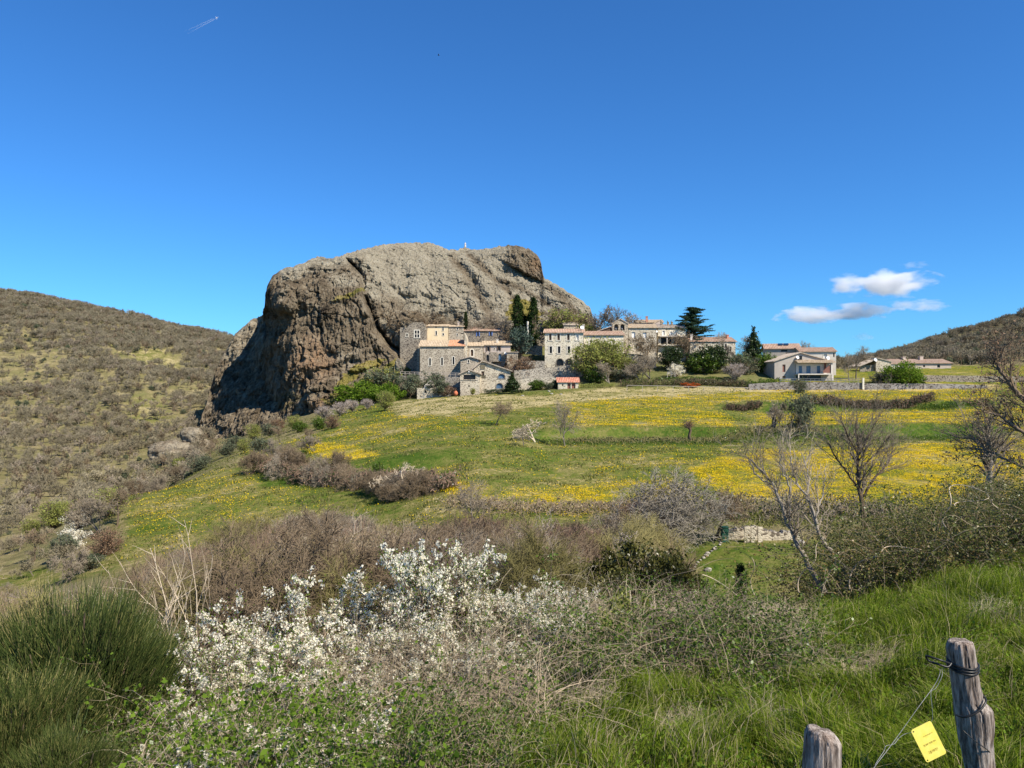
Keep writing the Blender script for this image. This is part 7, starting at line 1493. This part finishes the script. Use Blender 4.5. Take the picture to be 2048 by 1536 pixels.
def cloud(cx, cy, w_, h_, Y, dens, seed, label):
    s = Y/F; b = MB(); th = 20; vs = []; fs = []
    for i in range(11):
        for j in range(th): p_ = math.pi*i/10; a = 2*math.pi*j/th; vs.append((1.02*math.sin(p_)*math.cos(a), 1.02*math.sin(p_)*math.sin(a), 1.02*math.cos(p_)))
    for i in range(10): fs += [(i*th+j, (i+1)*th+j, (i+1)*th+(j+1) % th, i*th+(j+1) % th) for j in range(th)]
    b.add(vs, fs); me = b.mesh('cloud', cloudmat(seed, dens)); o = link('cloud', me, loc=((cx-1024)*s, Y, zof(cy, Y)), scl=(w_*s/2, w_*s/3.2, h_*s/2)); tag(o, label, 'cloud'); return o
sc.cycles.volume_bounces = 4
cloud(1768, 570, 262, 66, 6000, .0100, 1, 'largest brightest white cloud low in the right sky')
cloud(1620, 630, 170, 42, 6100, .009, 2, 'small elongated white cloud lower left of the largest')
cloud(1722, 622, 170, 38, 6150, .009, 3, 'small rounded white cloud right under the largest')
cloud(1835, 611, 150, 28, 6200, .004, 4, 'faint wisp of cloud trailing right under the largest')
cloud(1728, 673, 50, 18, 6200, .003, 5, 'tiny faint cloud just above the barn roof at the right')
cloud(1828, 530, 70, 16, 6200, .0022, 6, 'tiny faint wisp above the largest cloud')
# airliner and its two trails
YA = 8000; s = YA/F
def ap(px, py): return Vector(((px-1024)*s, YA, zof(py, YA)))
A0, A1 = ap(436, 34), ap(370, 66.5); dr = (A0-A1).normalized(); root = empty('airplane', ap(433.5, 35.5)); tag(root, 'tiny white airliner high in the upper left sky', 'airplane'); up = Vector((0, -1, 0)); sd = dr.cross(up)
b = MB(); b.tube([-dr*17, -dr*14, dr*14, dr*18], [.6, 2.0, 2.0, .5], 10); b.obj('fuselage', M['white'], root, True)
for sg in (-1, 1):
    b = MB(); q = [dr*4, dr*-1, sd*sg*17-dr*8, sd*sg*17-dr*6]; b.add([tuple(p+up*.4) for p in q]+[tuple(p-up*.4) for p in q], [(0, 1, 2, 3), (7, 6, 5, 4), (0, 4, 5, 1), (1, 5, 6, 2), (2, 6, 7, 3), (3, 7, 4, 0)]); b.obj('wing', M['white'], root)
b = MB(); q = [-dr*12, -dr*16, sd*6-dr*18, sd*6-dr*16]; b.add([tuple(p+up*.3) for p in q]+[tuple(p-up*.3) for p in q], [(0, 1, 2, 3), (7, 6, 5, 4), (0, 4, 5, 1), (1, 5, 6, 2), (2, 6, 7, 3), (3, 7, 4, 0)]); b.obj('tailplane', M['white'], root)
m, nt, o = newmat('vapour'); tc = nd(nt, 'ShaderNodeTexCoord'); sx = nd(nt, 'ShaderNodeSeparateXYZ'); nt.links.new(tc.outputs['Generated'], sx.inputs[0])
v = nd(nt, 'ShaderNodeVolumePrincipled'); v.inputs['Color'].default_value = (1, 1, 1, 1); v.inputs['Anisotropy'].default_value = 0
nt.links.new(math_(nt, 'MULTIPLY', math_(nt, 'POWER', sx.outputs[0], 1.6), .045), v.inputs['Density']); nt.links.new(v.outputs[0], o.inputs['Volume']); M['vapour'] = m
for k_, (p, q, r0, r1, lb) in enumerate(((ap(430, 38), ap(372, 69), 6, 8, 'lower brighter vapour trail behind the airliner'), (ap(428, 36.3), ap(366, 64.5), 5, 7, 'upper fainter vapour trail behind the airliner'))):
    b = MB(); b.tube([tuple(p), tuple(p+(q-p)*.5), tuple(q)], [r0*.6, r0, r1], 10); tag(b.obj('vapour_trail', M['vapour']), lb, 'vapour trail')
# a bird
Yb = 90; root = empty('bird', ((877.5-1024)/F*Yb, Yb, zof(110.5, Yb))); tag(root, 'small dark bird high above the rock', 'bird')
b = MB(); b.tube([(-.12, 0, -.02), (-.06, 0, 0), (.06, 0, .01), (.11, 0, .02), (.14, 0, .02)], [.01, .035, .035, .02, .004], 8); b.obj('body', M['pane'], root, True)
for sg in (-1, 1): MB().add([(.05, 0, .01), (-.05, 0, .01), (-.09, sg*.2, .06), (0, sg*.24, .07), (-.05, sg*.26, .05)], [(0, 1, 2, 3), (3, 2, 4)]).obj('wing', M['pane'], root)
